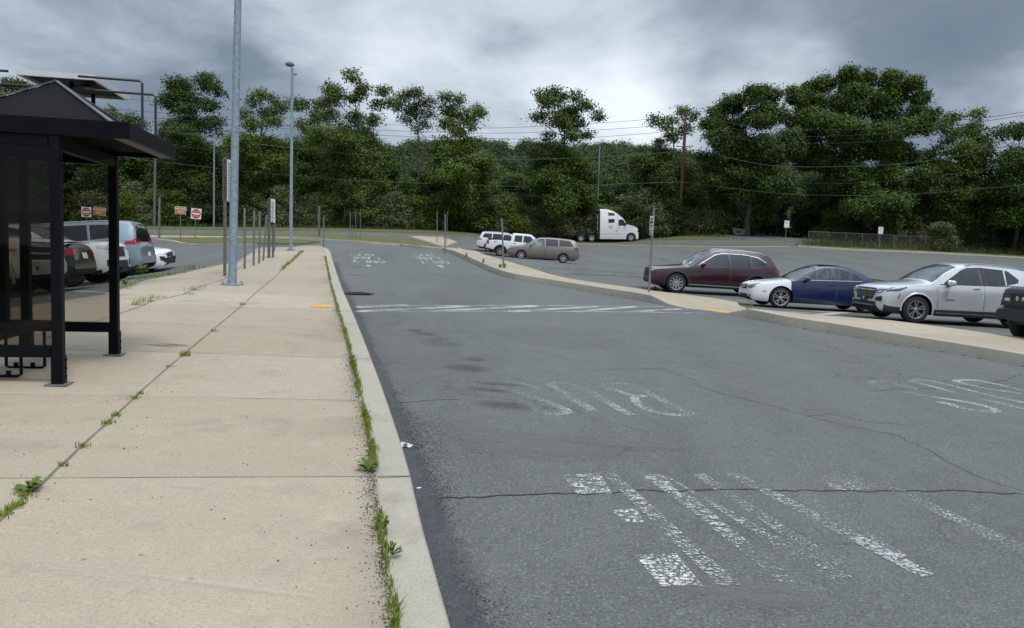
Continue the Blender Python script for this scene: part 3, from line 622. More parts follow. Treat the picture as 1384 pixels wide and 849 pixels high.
for line in ([(735,364),(800,366),(885,371)], [(765,371),(830,373),(890,378)], [(700,356),(720,364),(750,373),(790,381)], [(880,341),(960,373)]):
    L = smoothline(W2(line), .5)
    for t in np.linspace(0, 1, 34):
        if rng.random() < .5: p = along(L, t); spots.append((p[0], p[1], 0, rng.uniform(.05, .18), .1, 9))
for i in range(0, len(IB), 2):
    if rng.random() < .55: spots.append((IB[i][0]+.1, IB[i][1]+.12, 0, rng.uniform(.10, .24), .08, 22))
for i in range(2, len(IA)//2, 3):
    if rng.random() < .5: p = IA[i]-normals2(IA)[i]*.24; spots.append((p[0], p[1], .15, rng.uniform(.04, .1), .05, 12))
for k in range(900):
    p = W2([(rng.uniform(1085, 1440), 0)]) if False else None
spots2 = []
for k in range(1900):
    px = rng.uniform(1085, 1480); e = np.interp(px, [1078,1160,1253,1384,1500], [333,337.5,341,348,352]); p = gat(px, e-rng.uniform(.5, 4.5)); spots2.append((p[0], p[1], .1, rng.uniform(.3, 1.0), .35, 5))
for k in range(1600):
    px = rng.uniform(-60, 985); e = np.interp(px, [-80,200,460,640,760,860,985], [306,307,309.5,313.2,316,318.2,321.5]); p = gat(px, e+rng.uniform(-.3, .6)); spots2.append((p[0], p[1], .1, rng.uniform(.2, .6), .4, 5))
blades(spots)
BLADE = m_leaf('tall_grass_blade', (.05, .075, .022), (.125, .15, .055), .25)
blades(spots2, 'tall_grass')
# ================================================================== SHELTER
def shelter():
    P0 = gat(80, 520, H); u = np.array([-.182, .983]); v = np.array([-.983, -.182]); ang = math.atan2(u[1], u[0])
    r = empty('bus_shelter', P0, ang, 'black bus shelter with smoked glass panels, pyramid roof and open front', 'bus shelter')
    # local x = along the lane, y = left (away from the lane)
    zg = lambda a, b: g1(P0[0]+u[0]*a+v[0]*b, P0[1]+u[1]*a+v[1]*b)+H-P0[2]
    U1, V1, HT = 1.37, .82, 2.09
    for a, b in ((0, 0), (U1, 0), (0, V1), (U1, V1)):
        z = zg(a, b); m = MB().box((a, b, (z+HT)/2), (.080, .080, HT-z), None, .006); o = m.build('post', BLACKM, r)
        MB().box((a, b, z+.006), (.17, .17, .012)).build('base_plate', GALVD, o)
        sl = MB().box((a, b, z+.13), (.094, .094, .24), None, .005)
        for q in (.07, .14, .21):
            for s in (-1, 1): sl.box((a+s*.049, b-.02, z+q), (.012, .018, .018)); sl.box((a+.02, b+s*.049, z+q), (.018, .012, .018))
        sl.build('sleeve', BLACKM, o)
    for b in (V1*.5,):
        for a in (0, U1):
            MB().box((a, b, .275+zg(a, b)), (.06, V1-.095, .10), None, .005).build('rail', BLACKM, r); MB().box((a, b, HT-.05), (.06, V1-.095, .09), None, .005).build('rail', BLACKM, r)
            MB().box((a, b, (.33+HT-.1)/2), (.010, V1-.095, HT-.1-.33)).build('panel', SHG if a == 0 else SHG2, r)
    for a in (U1/2,):
        zb = zg(a, V1); MB().box((a, V1, .275+zb), (U1-.095, .06, .10), None, .005).build('rail', BLACKM, r); MB().box((a, V1, HT-.05), (U1-.095, .06, .09), None, .005).build('rail', BLACKM, r)
        MB().box((a, 0, HT-.06), (U1-.095, .06, .11), None, .005).build('rail', BLACKM, r)
    for a in (.30, .92): 
        m = MB().box((a, V1, (HT+.32)/2), (.07, .07, HT-.42), None, .004)
        for q in (.7, 1.2, 1.7): m.box((a, V1-.037, q), (.014, .006, .014))
        m.build('mullion', BLACKM, r)
    for a0, a1 in ((.046, .265), (.335, .885), (.955, U1-.046)): MB().box(((a0+a1)/2, V1, (.33+HT-.1)/2), (a1-a0, .010, HT-.43)).build('panel', SHG, r)
    # roof
    ra, rb, ca, cb = -.05, 1.425, -.585, 1.105; FH = .14; zt = HT+FH; ma, mb_ = (ra+rb)/2, (ca+cb)/2
    f = MB(); t = .03
    f.box((ra+t/2, mb_, HT+FH/2), (t, cb-ca, FH), None, .003); f.box((rb-t/2, mb_, HT+FH/2), (t, cb-ca, FH), None, .003)
    f.box((ma, ca+t/2, HT+FH/2), (rb-ra-2*t, t, FH), None, .003); f.box((ma, cb-t/2, HT+FH/2), (rb-ra-2*t, t, FH), None, .003)
    f.build('fascia', mat('dark_blue_black_coat', (.0028, .0032, .007), .5, var=.25, vscale=9, spec=.12), r)
    MB().box((ma, mb_, HT+.045), (rb-ra-2*t, cb-ca-2*t, .01)).build('soffit', mat('soffit_panel', (.003, .003, .0032), .8, var=.2, spec=.05), r)
    MB().box((ma, ca+.09, HT+.008), (rb-ra-.1, .10, .012)).build('soffit_lip', mat('grey_lip', (.10, .095, .09), .7, var=.1), r)
    MB().box((ma, mb_, zt-.012), (rb-ra-2*t, cb-ca-2*t, .014)).build('roof_deck', BLACKM, r)
    i = .20; zb2 = zt+.002; ap = (ma, mb_, 2.655)
    c = [(ra+i, ca+i, zb2), (rb-i, ca+i, zb2), (rb-i, cb-i, zb2), (ra+i, cb-i, zb2)]
    ro = mk('roof', c+[ap], [(0, 1, 4), (1, 2, 4), (2, 3, 4), (3, 0, 4)], mat('charcoal_roof_metal', (.009, .0087, .010), .75, .0, var=.15, vscale=6, spec=.12), r)
    rb_ = MB()
    for k in range(4):
        rb_.bar(Vector(c[k])+Vector((0, 0, .012)), Vector(ap)+Vector((0, 0, .012)), .03, .012)
    for q in (.06, .12, .18): rb_.bar(Vector(c[0]).lerp(Vector(c[1]), q)+Vector((0, 0, .012)), Vector(ap).lerp(Vector(c[1]), .04)+Vector((0, 0, .012)), .018, .01)
    rb_.build('hip_cap', mat('grey_hip_trim', (.12, .125, .135), .35, .5, var=.1), ro)
    # solar panel above the roof
    s = MB(); pa0, pa1, pb0, pb1, ph = .87, 1.83, 0.0, .65, 2.752
    s.box(((pa0+pa1)/2, pb0, ph), (pa1-pa0, .03, .05)); s.box(((pa0+pa1)/2, pb1, ph), (pa1-pa0, .03, .05)); s.box((pa0, (pb0+pb1)/2, ph), (.03, pb1-pb0, .05)); s.box((pa1, (pb0+pb1)/2, ph), (.03, pb1-pb0, .05))
    so = s.build('solar_panel', ALU, r); so.rotation_euler = (0, 0, 0)
    MB().box(((pa0+pa1)/2, (pb0+pb1)/2, ph+.012), (pa1-pa0-.03, pb1-pb0-.03, .012)).build('cell_sheet', mat('solar_cells', (.012, .014, .02), .7, var=.2, spec=.1), so)
    MB().box((1.2, .16, ph-.03), (.14, .1, .03), None, .004).build('junction_box', PLASTIC, so)
    cbm = MB().tube([(1.15, .18, ph-.04), (1.02, .22, ph-.06), (.9, .25, 2.60), (.82, .26, 2.56)], .008, 6); cbm.tube([(1.0, .42, ph-.03), (.93, .34, 2.66), (.84, .30, 2.58)], .008, 6); cbm.build('cable', PLASTIC, so)
    for a in (1.05, 1.6): MB().bar((a, mb_, 2.35), (a, mb_, ph-.02), .03, .03).build('bracket', BLACKM, so)
    hb = mat('roof_bar_steel', (.045, .04, .045), .5, .3, var=.2)
    for a, b0, b1, hz in ((.35, -.57, -.05, 2.65), (.75, -.57, -.05, 2.61), (.35, 1.09, .50, 2.65), (.75, 1.09, .5, 2.61)):
        MB().tube([(a, b0, zt-.01), (a, b0, hz-.02), (a, b0+.02*(1 if b1 > b0 else -1), hz), (a, b1, hz+.003)], .011, 8).build('roof_bar', hb, r)
    # bench
    B = empty('bench', (0, 0, 0), 0, 'slatted black bench on U shaped legs behind the smoked panel of the shelter', 'bench'); B.location = V((P0[0]+u[0]*.42+v[0]*.52, P0[1]+u[1]*.42+v[1]*.52, P0[2]+zg(.42, .52))); B.rotation_euler.z = ang
    q = MB()
    for k in range(6): q.box((0, -.17+k*.068, .425), (.74, .055, .03), None, .006)
    q.build('seat', BLACKM, B)
    fr = MB()
    for b in (-.17, .17): fr.bar((-.36, b, .395), (.36, b, .395), .03, .03)
    fr.build('frame', BLACKM, B)
    for a in (-.26, .20):
        l = MB().tube([(a, -.16, .40), (a, -.16, .03), (a, -.13, .012), (a, .13, .012), (a, .16, .03), (a, .16, .40)], .014, 8)
        for b in (-.06, .08): l.box((a, b, .035), (.03, .03, .05))
        l.build('leg', BLACKM, B)
shelter()
# ================================================================== POLES AND SIGNS
def topat(b, px, py): return at_depth(px, py, b[1])
def lean(o, b, t):
    d = (Vector(V(t))-Vector(V(b))); o.rotation_mode = 'QUATERNION'; o.rotation_quaternion = Vector((0, 0, 1)).rotation_difference(d); return d.length
def lamp_post(px, py, tx, ty, r0, r1, label, off=0.0, full=None, head=True, base=True, shade=GALV, face=0):
    b = gat(px, py, off); t = topat(b, tx, ty); o = empty('street_lamp', b, 0, label, 'street lamp'); L = lean(o, b, t)
    if full: L = full
    MB().tube([(0, 0, 0), (0, 0, L*.5), (0, 0, L)], [r0, (r0+r1)/2, r1], 16).build('pole', shade, o, True)
    if base:
        p = MB().box((0, 0, .012), (r0*4.2, r0*4.2, .024), None, .004); p.build('base_plate', shade, o)
        for sx in (-1, 1):
            for sy in (-1, 1): MB().tube([(sx*r0*1.6, sy*r0*1.6, .02), (sx*r0*1.6, sy*r0*1.6, .075)], .02, 6).build('bolt', shade, o)
        MB().box((0, -r0*.98, .95), (.07, .012, .10), None, .004).build('hand_hole_cover', shade, o)
    if head:
        c, s = math.cos(face), math.sin(face)
        hd = MB().tube([(0, 0, L-.55), (0, 0, L-.1), (0, 0, L)], [r1*1.05, r1*1.05, r1*.7], 10); hd.tube([(0, 0, L-.05), (-c*.05, -s*.05, L+.06), (-c*.12, -s*.12, L+.10)], .025, 8); hd.build('arm', shade, o, True)
        MB().lathe([(0, .13), (.10, .12), (.17, .06), (.175, 0), (.12, -.03), (0, -.03)], 16, Matrix.Translation((-c*.1, -s*.1, L+.10))).build('lamp_head', mat('lamp_head_grey', (.13, .135, .14), .5, .2, var=.15), o, True)
        MB().tube([(0, 0, L-.3), (c*.1, s*.1, L-.26)], .02, 6).box((c*.13, s*.13, L-.24), (.10, .06, .06), None, .01).build('sensor', GALVD, o)
    return o
lamp_post(314, 385, 321.5, 0, .085, .062, 'tall galvanised street lamp post on the left sidewalk, nearest the shelter', H, 7.6, True, True)
lamp_post(393, 338.5, 395, 92, .070, .048, 'slim grey street lamp at the far end of the left sidewalk', H)
lamp_post(289, 307, 289.5, 176, .09, .06, 'street lamp on the far verge left of the tall schedule post', .1)
lamp_post(806, 322, 810.5, 197, .10, .065, 'street lamp rising behind the white semi truck cab', .1)
def plain_post(px, py, tx, ty, w, label, m=GALVD, off=0.0, name='sign_post', cat='post', group=None, depth=None):
    b = gat(px, py, off); t = topat(b, tx, ty); o = empty(name, b, 0, label, cat, group); L = lean(o, b, t)
    pm = MB(); pm.box((0, 0, L/2-.1), (w, w*.35, L+.2)); pm.box((-w*.42, w*.3, L/2-.1), (w*.16, w*.6, L+.2)); pm.box((w*.42, w*.3, L/2-.1), (w*.16, w*.6, L+.2)); pm.build('post', m, o)
    return o, L
mat('post_zinc', (.27, .285, .29), .6, .2, var=.2)
posts = [(330.5,363.5,330.5,281,'bare U channel steel post just right of the near schedule post'),(342.5,359,343.5,285,'second bare steel post right of the near street lamp'),(350,356,351,286,'third bare steel post right of the near street lamp'),
         (355.5,352.5,360,291,'leaning bare steel post left of the far schedule post'),(362.5,348.5,362.5,289,'bare steel post touching the left side of the far schedule post in view'),(371,338.5,371.5,287,'bare steel post just right of the far schedule post')]
for a, b, c, d, l in posts: plain_post(a, b, c, d, .048, l, GALVD, H, 'sign_post', 'post', 'bare steel posts along the left sidewalk')
for px, py, tx, ty, l, w in ((437,335.5,438,291,'short bare steel post at the tip of the left sidewalk',.045),(473,323.5,473.5,286,'steel post with a sign seen edge on, leftmost of the far verge cluster',.05),(476,322.5,476,304,'shortest steel post of the far verge cluster',.045),
                       (480.5,322,480.8,285,'thin steel post third in the far verge cluster',.045),(487,322,487.3,283.5,'rightmost and tallest steel post of the far verge cluster',.045),(604,329,604.5,286,'steel post on the concrete pad behind the island tip sign',.045),(215,321,215.5,266,'grey steel post on the verge between utility pole and orange sign',.14)):
    plain_post(px, py, tx, ty, w, l, GALVD, .05)
o, L = plain_post(431, 320, 431.2, 278, .16, 'weathered square wooden post on the far verge behind the sidewalk tip', WOODG, .05, 'wooden_post')
def board_post(px, py, tx, ty, label, w, boards, off=.15, yaw=1.25, m=GALVD):
    "steel post carrying narrow sign plates; yaw turns the face from the camera towards the lane"
    o, L = plain_post(px, py, tx, ty, w, label, m, off, 'parking_sign', 'sign')
    for (z0, z1, wd, face, ink) in boards:
        M = Matrix.Rotation(yaw, 4, 'Z'); c = M @ Vector((0, -.05, 0))
        pl = MB().box((c.x, c.y, (z0+z1)/2), (wd, .004, z1-z0), M); p = pl.build('plate', face, o)
        k = 0; z = z1-.06
        for hh, cc, ww in ink:
            d = M @ Vector((0, -.0555, 0)); MB().box((d.x, d.y, z-hh/2), (wd*ww, .003, hh), M).build('print', cc, p); z -= hh+.035
    return o, L
BRd = mat('dark_red_ink', (.22, .03, .04), .6, var=.2)
board_post(877, 396.5, 884, 281, 'leaning parking sign post beside the nose of the dark maroon SUV', .06, [(1.98, 2.42, .30, WHITEP, [(.05, BLK, .5), (.09, BRd, .75), (.06, BRd, .6), (.04, BLK, .3)]), (1.82, 1.96, .24, mat('cream_plate', (.55, .47, .42), .6, var=.1), [(.05, BLK, .25)])], .15, -1.36)
board_post(680.5, 363.5, 678.5, 295, 'parking sign post on the island in front of the taupe minivan', .07, [(1.75, 2.35, .30, mat('plate_back', (.16, .17, .17), .5, .5, var=.1), [])], .15, -1.52)
board_post(601.3, 338.5, 601.8, 290, 'sign post at the far left tip of the island', .07, [(1.55, 2.1, .30, MATS['plate_back'], [])], .15, -1.5)
board_post(590.5, 328, 591, 286, 'sign post with a small edge on plate on the far concrete pad', .07, [(2.0, 2.7, .40, MATS['plate_back'], [])], .05, -1.45)
def schedule_post(px, py, tx, ty, label, bw, bh, pw, nlines, yaw):
    b = gat(px, py, H); t = topat(b, tx, ty); o = empty('schedule_sign', b, 0, label, 'sign'); L = lean(o, b, t)
    M = Matrix.Rotation(yaw, 4, 'Z')
    for k, dx in ((0, -bw*.5+.03), (1, bw*.5-.03)):
        c = M @ Vector((dx, 0, 0)); MB().box((c.x, c.y, L/2), (pw, pw, L), M, .006).build('post', WOODG, o)
    p = MB().box((0, 0, L-bh/2-.02), (bw, .10, bh), M, .008).build('cabinet', mat('cabinet_grey', (.12, .115, .11), .6, .2, var=.2), o)
    for s in (1, -1):
        c = M @ Vector((0, -.054*s, 0)); MB().box((c.x, c.y, L-bh/2-.02), (bw*.9, .004, bh*.97), M).build('face', WHITEP, p)
        if s > 0:
            c = M @ Vector((0, -.058, 0)); q = MB(); z = L-.10
            R2 = random.Random(int(px)); 
            for k in range(nlines):
                ww = bw*.72*(R2.uniform(.55, 1)); h = bh*.9/nlines; cc = M @ Vector((-(bw*.72-ww)/2, -.058, 0)); q.box((cc.x, cc.y, z-h*.4), (ww, .003, h*.42), M); z -= h
            q.build('print', mat('print_grey', (.10, .11, .11), .7, var=.1), p)
    return o
schedule_post(308, 372.5, 308.5, 214.5, 'tall schedule sign on weathered wooden posts behind the near street lamp', 46e-2, .98, .06, 19, 1.60)
schedule_post(366.5, 348.5, 367, 268, 'lower schedule sign on weathered wooden posts among bare steel posts', .34, .78, .06, 15, 1.45)
def traffic_sign(kind, px, py, base, sz, label, yaw=0.0, tilt=0.0, Y=None, group=None):
    b = gat(base[0], base[1], .1) if Y is None else None
    if Y is not None:
        q = at_depth(base[0], base[1], Y); b = np.array([q[0], Y, g1(q[0], Y)])
    c = at_depth(px, py, b[1]); k = b[1]/F; o = empty(kind, b, 0, label, 'sign', group); o.rotation_euler.z = yaw
    lc = Matrix.Rotation(-yaw, 3, 'Z') @ Vector((c[0]-b[0], 0, c[2]-b[2])); w, h = sz[0]*k, sz[1]*k
    MB().bar((0, .03, -.2), (lc.x, .03, lc.z+h*.4), .06, .04).build('post', GALVD, o)
    f = empty('face', (lc.x, 0, lc.z)); f.parent = o; f.rotation_euler.y = tilt
    if kind == 'do_not_enter_sign':
        p = MB().box((0, 0, 0), (w, .012, h), None, 0).build('plate', WHITEP, o); p.location = (lc.x, 0, lc.z); p.rotation_euler.y = tilt
        MB().lathe([(0, .004), (w*.455, .004), (w*.455, 0)], 32, Matrix.Translation((0, -.0065, 0)) @ Matrix.Rotation(PI/2, 4, 'X')).build('disc', REDS, p)
        MB().box((0, -.013, 0), (w*.74, .004, h*.15)).build('bar', WHITEP, p)
        for s, z in (('DO NOT', .235), ('ENTER', -.235)): text('lettering', s, w*.19, Matrix.Translation((0, -.012, h*z)) @ Matrix.Rotation(PI/2, 4, 'X'), WHITEP, p)
    elif kind == 'wrong_way_sign':
        p = MB().box((0, 0, 0), (w, .012, h), None, 0).build('plate', WHITEP, o); p.location = (lc.x, 0, lc.z); p.rotation_euler.y = tilt
        MB().box((0, -.008, 0), (w*.95, .004, h*.93)).build('field', ORG, p)
        for s, z in (('WRONG', .2), ('WAY', -.2)): text('lettering', s, h*.42, Matrix.Translation((0, -.012, h*z)) @ Matrix.Rotation(PI/2, 4, 'X'), WHITEP, p)
    else:
        p = MB().box((0, 0, 0), (w, .012, h), None, 0).build('plate', WHITEP, o); p.location = (lc.x, 0, lc.z)
        MB().box((0, -.0075, 0), (w*.93, .003, h*.95)).build('border', BLK, p); MB().box((0, -.010, 0), (w*.89, .003, h*.92)).build('field', WHITEP, p)
        for s, z, q in (('SPEED', .31, .26), ('LIMIT', .09, .26), ('15', -.24, .46)): text('lettering', s, w*q*.95, Matrix.Translation((0, -.0125, h*z)) @ Matrix.Rotation(PI/2, 4, 'X'), BLK, p)
    bpy.data.objects.remove(f); return o
traffic_sign('wrong_way_sign', 244, 284.4, (243.6, 325), (14.4, 10.2), 'orange WRONG WAY sign on the near verge, right of the parked cars', 0, .03)
traffic_sign('do_not_enter_sign', 265, 289, (263, 323), (13.8, 14), 'DO NOT ENTER sign on the near verge beside the orange sign, right of the cars', 0, .06)
traffic_sign('do_not_enter_sign', 116.7, 286.7, (117, 327), (13.2, 13.2), 'DO NOT ENTER sign seen through the shelter above the blue grey SUV', 0, 0, 58)
traffic_sign('wrong_way_sign', 134.6, 285.8, (134.5, 327), (16, 10.5), 'orange WRONG WAY sign seen through the shelter, dipping at its right edge', 0, .07, 57)
traffic_sign('speed_limit_sign', 1063.5, 303, (1061, 328.5), (7.2, 9.6), 'white speed limit sign at the left end of the chain link fence', .15, .03)
traffic_sign('speed_limit_sign', 1190.5, 311.5, (1188, 337.5), (7.2, 9.4), 'white speed limit sign in front of the chain link fence, nearer the right edge', .15, .03)
# utility poles and wires
def upole(px, py, tx, ty, r, m, label, arms=(), Y=None):
    b = gat(px, py); t = topat(b, tx, ty); o = empty('utility_pole', b, 0, label, 'utility pole'); L = lean(o, b, t)
    MB().tube([(0, 0, -.3), (0, 0, L*.5), (0, 0, L)], [r, r*.85, r*.65], 12).build('pole', m, o, True)
    for z, w in arms:
        a = MB().box((.1, -.12, L*z), (w, .10, .10)); a.build('crossarm', WOODG, o)
        for dx in (-.45, .3, .48): MB().tube([(.1+dx*w, -.12, L*z+.05), (.1+dx*w, -.12, L*z+.22)], .045, 6).build('insulator', GALVD, o)
    MB().box((r*.9, -.1, L*.62), (.10, .10, L*.5)).build('conduit', m, o) if px > 900 else None
    return o
upole(917.5, 319, 926.5, 151, .19, WOODB, 'reddish brown wooden utility pole in front of the tall trees', [(.72, 2.1)])
upole(208.5, 306, 211, 130, .15, WOODG, 'grey utility pole behind the right edge of the shelter roof', [(.93, 1.6)])
MB_ = MB(); g = empty('guy_wire_guard', gat(185, 303), 0, 'yellow guy wire guard leaning left of the grey utility pole', 'guy wire'); b = g.location; t = V(at_depth(189.5, 279, b.y)); MB().tube([(0, 0, -.1), t-b], .05, 8).build('sleeve', mat('yellow_plastic', (.55, .42, .03), .5, var=.1), g); MB().tube([t-b, V(at_depth(209, 205, b.y))-b], .012, 6).build('wire', GALVD, g)
WIRE = mat('cable_black', (.03, .034, .03), .7, var=.1); WIREG = mat('cable_grey', (.07, .078, .074), .6, var=.1)
def dep(px): return float(np.interp(px, [-150, 210, 920, 1100, 1384, 1560], [80, 84.5, 92, 84, 66, 56]))
for i, (pts, r, lab) in enumerate([
    ([(-150,128),(60,131),(211,137),(380,158),(520,168),(644,173),(723,171),(817,166),(887,160),(926.5,152),(951,161),(1031,172),(1100,175),(1187,174),(1330,159),(1384,151.5),(1540,126)], .022, 'highest overhead wire, meeting the top of the brown utility pole'),
    ([(-150,138),(60,143),(211,152),(400,170),(540,177),(650,180),(726,179),(811,175.5),(884,170),(925.5,162),(1000,176),(1060,185),(1219,178.6),(1384,156),(1540,132)], .022, 'second overhead wire from the top'),
    ([(-150,146),(60,152),(211,160),(313,168),(480,181),(620,186.5),(760,188),(826,184),(893,178.6),(925,172),(985,186),(1060,193),(1187,191),(1384,168),(1540,146)], .022, 'third overhead wire from the top'),
    ([(-150,150),(60,160),(150,170),(220,177),(293,187),(392,200),(480,208.5),(593,213.6),(700,215.5),(800,213),(872,208.6),(922,205),(964,209),(1060,225),(1232,220),(1384,193),(1540,160)], .030, 'thickest overhead cable, fourth from the top'),
    ([(-150,160),(60,172),(242,197),(313,207),(480,226),(650,234),(800,230),(922,219),(1019,239),(1100,248),(1203,245),(1330,229),(1384,220),(1540,192)], .022, 'second lowest of the overhead cables'),
    ([(-150,180),(60,197),(210,218),(398,238),(480,244),(621,250),(720,252),(800,250),(920,246.5),(945,249),(1025,259),(1100,263.7),(1219,263),(1384,250),(1540,228)], .024, 'lowest of the overhead cables')]):
    L = smoothline(pts, 8); P = []
    for x, y in L: P.append(at_depth(x, y, dep(x)+(i % 3)*.25))
    tag(MB().tube([V(p) for p in P], r, 5).build('overhead_cable', WIREG if r > .023 else WIRE), lab, 'cable')
# ------------------------------------------------------------------ chain link fence
FENCEM = mat('fence_steel', (.40, .42, .42), .5, .2, var=.15)
def fence():
    pts = smoothline(W2([(1092,331),(1125,332),(1190,334.3),(1253,336.8),(1320,339.2),(1384,341.5),(1500,346)]), .6); P = resample(pts, .10)
    o = empty('chain_link_fence', (P[0][0], P[0][1], g1(*P[0])), 0, 'long grey chain link fence at the foot of the trees on the right', 'fence'); B = np.array(o.location); z = G(P[:, 0], P[:, 1]); hgt = 1.45
    d = np.concatenate([[0], np.cumsum(np.linalg.norm(np.diff(P, axis=0), axis=1))]); n = int(d[-1]/2.6)
    for k in range(n+1):
        s = k*d[-1]/n; x, y = np.interp(s, d, P[:, 0]), np.interp(s, d, P[:, 1]); zz = g1(x, y); MB().tube([(x-B[0], y-B[1], zz-B[2]-.1), (x-B[0], y-B[1], zz-B[2]+hgt+.06)], .032, 6).build('post', GALVD, o)
    MB().tube([(P[i][0]-B[0], P[i][1]-B[1], z[i]-B[2]+hgt) for i in range(0, len(P), 12)], .022, 6).build('top_rail', GALVD, o)
    v = []; f = []; w = .004
    m = len(P); K_ = int(hgt/.1)
    for s in (1, -1):
        for i in range(-K_, m+K_, 1):
            j0, j1 = i, i+s*K_
            a0, a1 = min(max(j0, 0), m-1), min(max(j1, 0), m-1)
            if a0 == a1: continue
            h0, h1 = abs(a0-j0)*.1, hgt-abs(a1-j1)*.1
            p, q = P[a0]-B[:2], P[a1]-B[:2]; z0, z1 = z[a0]-B[2]+h0, z[a1]-B[2]+h1; k = len(v)
            v += [(p[0], p[1], z0-w), (p[0], p[1], z0+w), (q[0], q[1], z1+w), (q[0], q[1], z1-w)]; f.append((k, k+1, k+2, k+3))
    mk('chain_mesh', v, f, GALVD, o)
fence()
# ------------------------------------------------------------------ small things
def cart():
    b = gat(998, 323.5, .1); o = empty('shopping_cart', b, .3, 'abandoned wire shopping cart on the far verge', 'shopping cart'); s = 1.25
    m = MB(); T = [(-.48, -.3, .95), (.5, -.25, .85), (.5, .25, .85), (-.48, .3, .95)]; D = [(-.35, -.22, .45), (.42, -.18, .5), (.42, .18, .5), (-.35, .22, .45)]
    for Q in (T, D):
        for k in range(4): m.tube([Vector(Q[k])*s, Vector(Q[(k+1) % 4])*s], .018, 5)
    for k in range(4):
        for t in np.linspace(0, 1, 9)[:-1]: m.tube([Vector(T[k]).lerp(Vector(T[(k+1) % 4]), t)*s, Vector(D[k]).lerp(Vector(D[(k+1) % 4]), t)*s], .009, 4)
    m.build('basket', GALVD, o); MB().tube([(-.48*s, -.3*s, .95*s), (-.62*s, -.3*s, 1.05*s), (-.62*s, .3*s, 1.05*s), (-.48*s, .3*s, .95*s)], .025, 6).build('handle', PLASTIC, o)
    fr = MB()
    for y in (-.22, .22): fr.tube([(-.35*s, y*s, .45*s), (-.4*s, y*s, .14*s), (.45*s, y*.9*s, .14*s)], .02, 5)
    fr.build('frame', GALVD, o)
    for x in (-.38, .42):
        for y in (-.22, .2): MB().lathe([(0, -.02), (.075, -.02), (.075, .02), (0, .02)], 12, Matrix.Translation((x*s, y*s, .075)) @ Matrix.Rotation(PI/2, 4, 'X')).build('wheel', RUBBER, o)
cart()
def litter():
    b = gat(547, 603.5, .012); o = empty('crumpled_wrapper', b, .35, 'crumpled white and red paper wrapper lying in the left gutter', 'litter')
    def cr(n, w, d, h, seed, shift=(0, 0)):
        R = random.Random(seed); v = []; f = []
        for i in range(n+1):
            for j in range(n+1): v.append(((i/n-.5)*w*R.uniform(.85, 1.1)+shift[0], (j/n-.5)*d*R.uniform(.8, 1.1)+shift[1], abs(R.gauss(0, h))))
        for i in range(n):
            for j in range(n): k = i*(n+1)+j; f.append((k, k+1, k+n+2, k+n+1))
        return v, f
    v, f = cr(6, .12, .10, .012, 3); mk('paper', v, f, mat('white_paper', (.62, .63, .66), .6, var=.1), o)
    v, f = cr(4, .07, .03, .007, 5, (-.01, .045)); mk('flap', [(a, b2, c+.012) for a, b2, c in v], f, mat('red_print', (.55, .12, .08), .6, var=.1), o)
    v, f = cr(4, .035, .04, .006, 8, (.0, -.02)); mk('fold', [(a, b2, c+.014) for a, b2, c in v], f, mat('blue_print', (.06, .09, .22), .6, var=.1), o)
    p = gat(566, 661, .008); c = MB().tube([(-.016, 0, .006), (.016, .004, .006)], .005, 8).build('cigarette_butt', WHITEP); c.location = V(p); c.rotation_euler.z = .4; tag(c, 'small white cigarette butt on the gravel near the left kerb', 'litter')
litter()
# leafy weeds that read as single plants
LEAFW = m_leaf('weed_leaf', (.10, .17, .025), (.19, .25, .05), .3)
def leafy(px, py, off, r, n, label, h=.05, name='leafy_weed'):
    b = gat(px, py, off); v = []; f = []; R = random.Random(int(px*7+py))
    for k in range(n):
        a = R.uniform(0, 6.28); L = r*R.uniform(.6, 1.1); w = L*.22; e = R.uniform(.2, 1.0); c, s = math.cos(a), math.sin(a); k0 = len(v)
        for t, ww, zz in ((0, .15, 0), (.35, .8, .55), (.7, 1.0, .9), (1, .05, .75)):
            for sg in (-1, 1): v.append((c*L*t-s*w*ww*sg, s*L*t+c*w*ww*sg, h*e*zz+.004+.3*w*ww*(sg*0)))
        for q in range(3): f.append((k0+2*q, k0+2*q+1, k0+2*q+3, k0+2*q+2))
    o = mk(name, v, f, LEAFW); o.location = V(b); return tag(o, label, 'weed')
leafy(40, 663, H, .085, 26, 'bright green leafy weed in the left sidewalk joint near the bottom left', .07)
leafy(499, 638, H, .08, 16, 'broad leaved weed beside the left kerb at the gravel patch', .10)
leafy(494, 563, H, .05, 10, 'broad leaved weed behind the left kerb, beyond the wrapper', .10); leafy(520, 716, H, .045, 12, 'small plantain weed behind the kerb, below the gravel patch', .08); leafy(530, 752, H, .055, 12, 'plantain weed behind the left kerb, nearest the viewer', .10)
leafy(192, 372, H, .16, 30, 'bushy weed at the edge of the left sidewalk behind the blue grey SUV', .32); leafy(170, 386, H, .12, 22, 'low bushy weed at the sidewalk edge beside the white SUV nose', .15)
for x, y, l in ((630,348.5,'leftmost small bush weed on the island walk'),(653,357,'middle small bush weed on the island walk'),(676,364.5,'small bush weed left of the island sign post'),(682,364,'small weed at the foot of the island sign post')): leafy(x, y, .15, .10, 16, l, .28)
leafy(886, 391.5, .05, .2, 24, 'bright weed under the nose of the maroon SUV', .15)
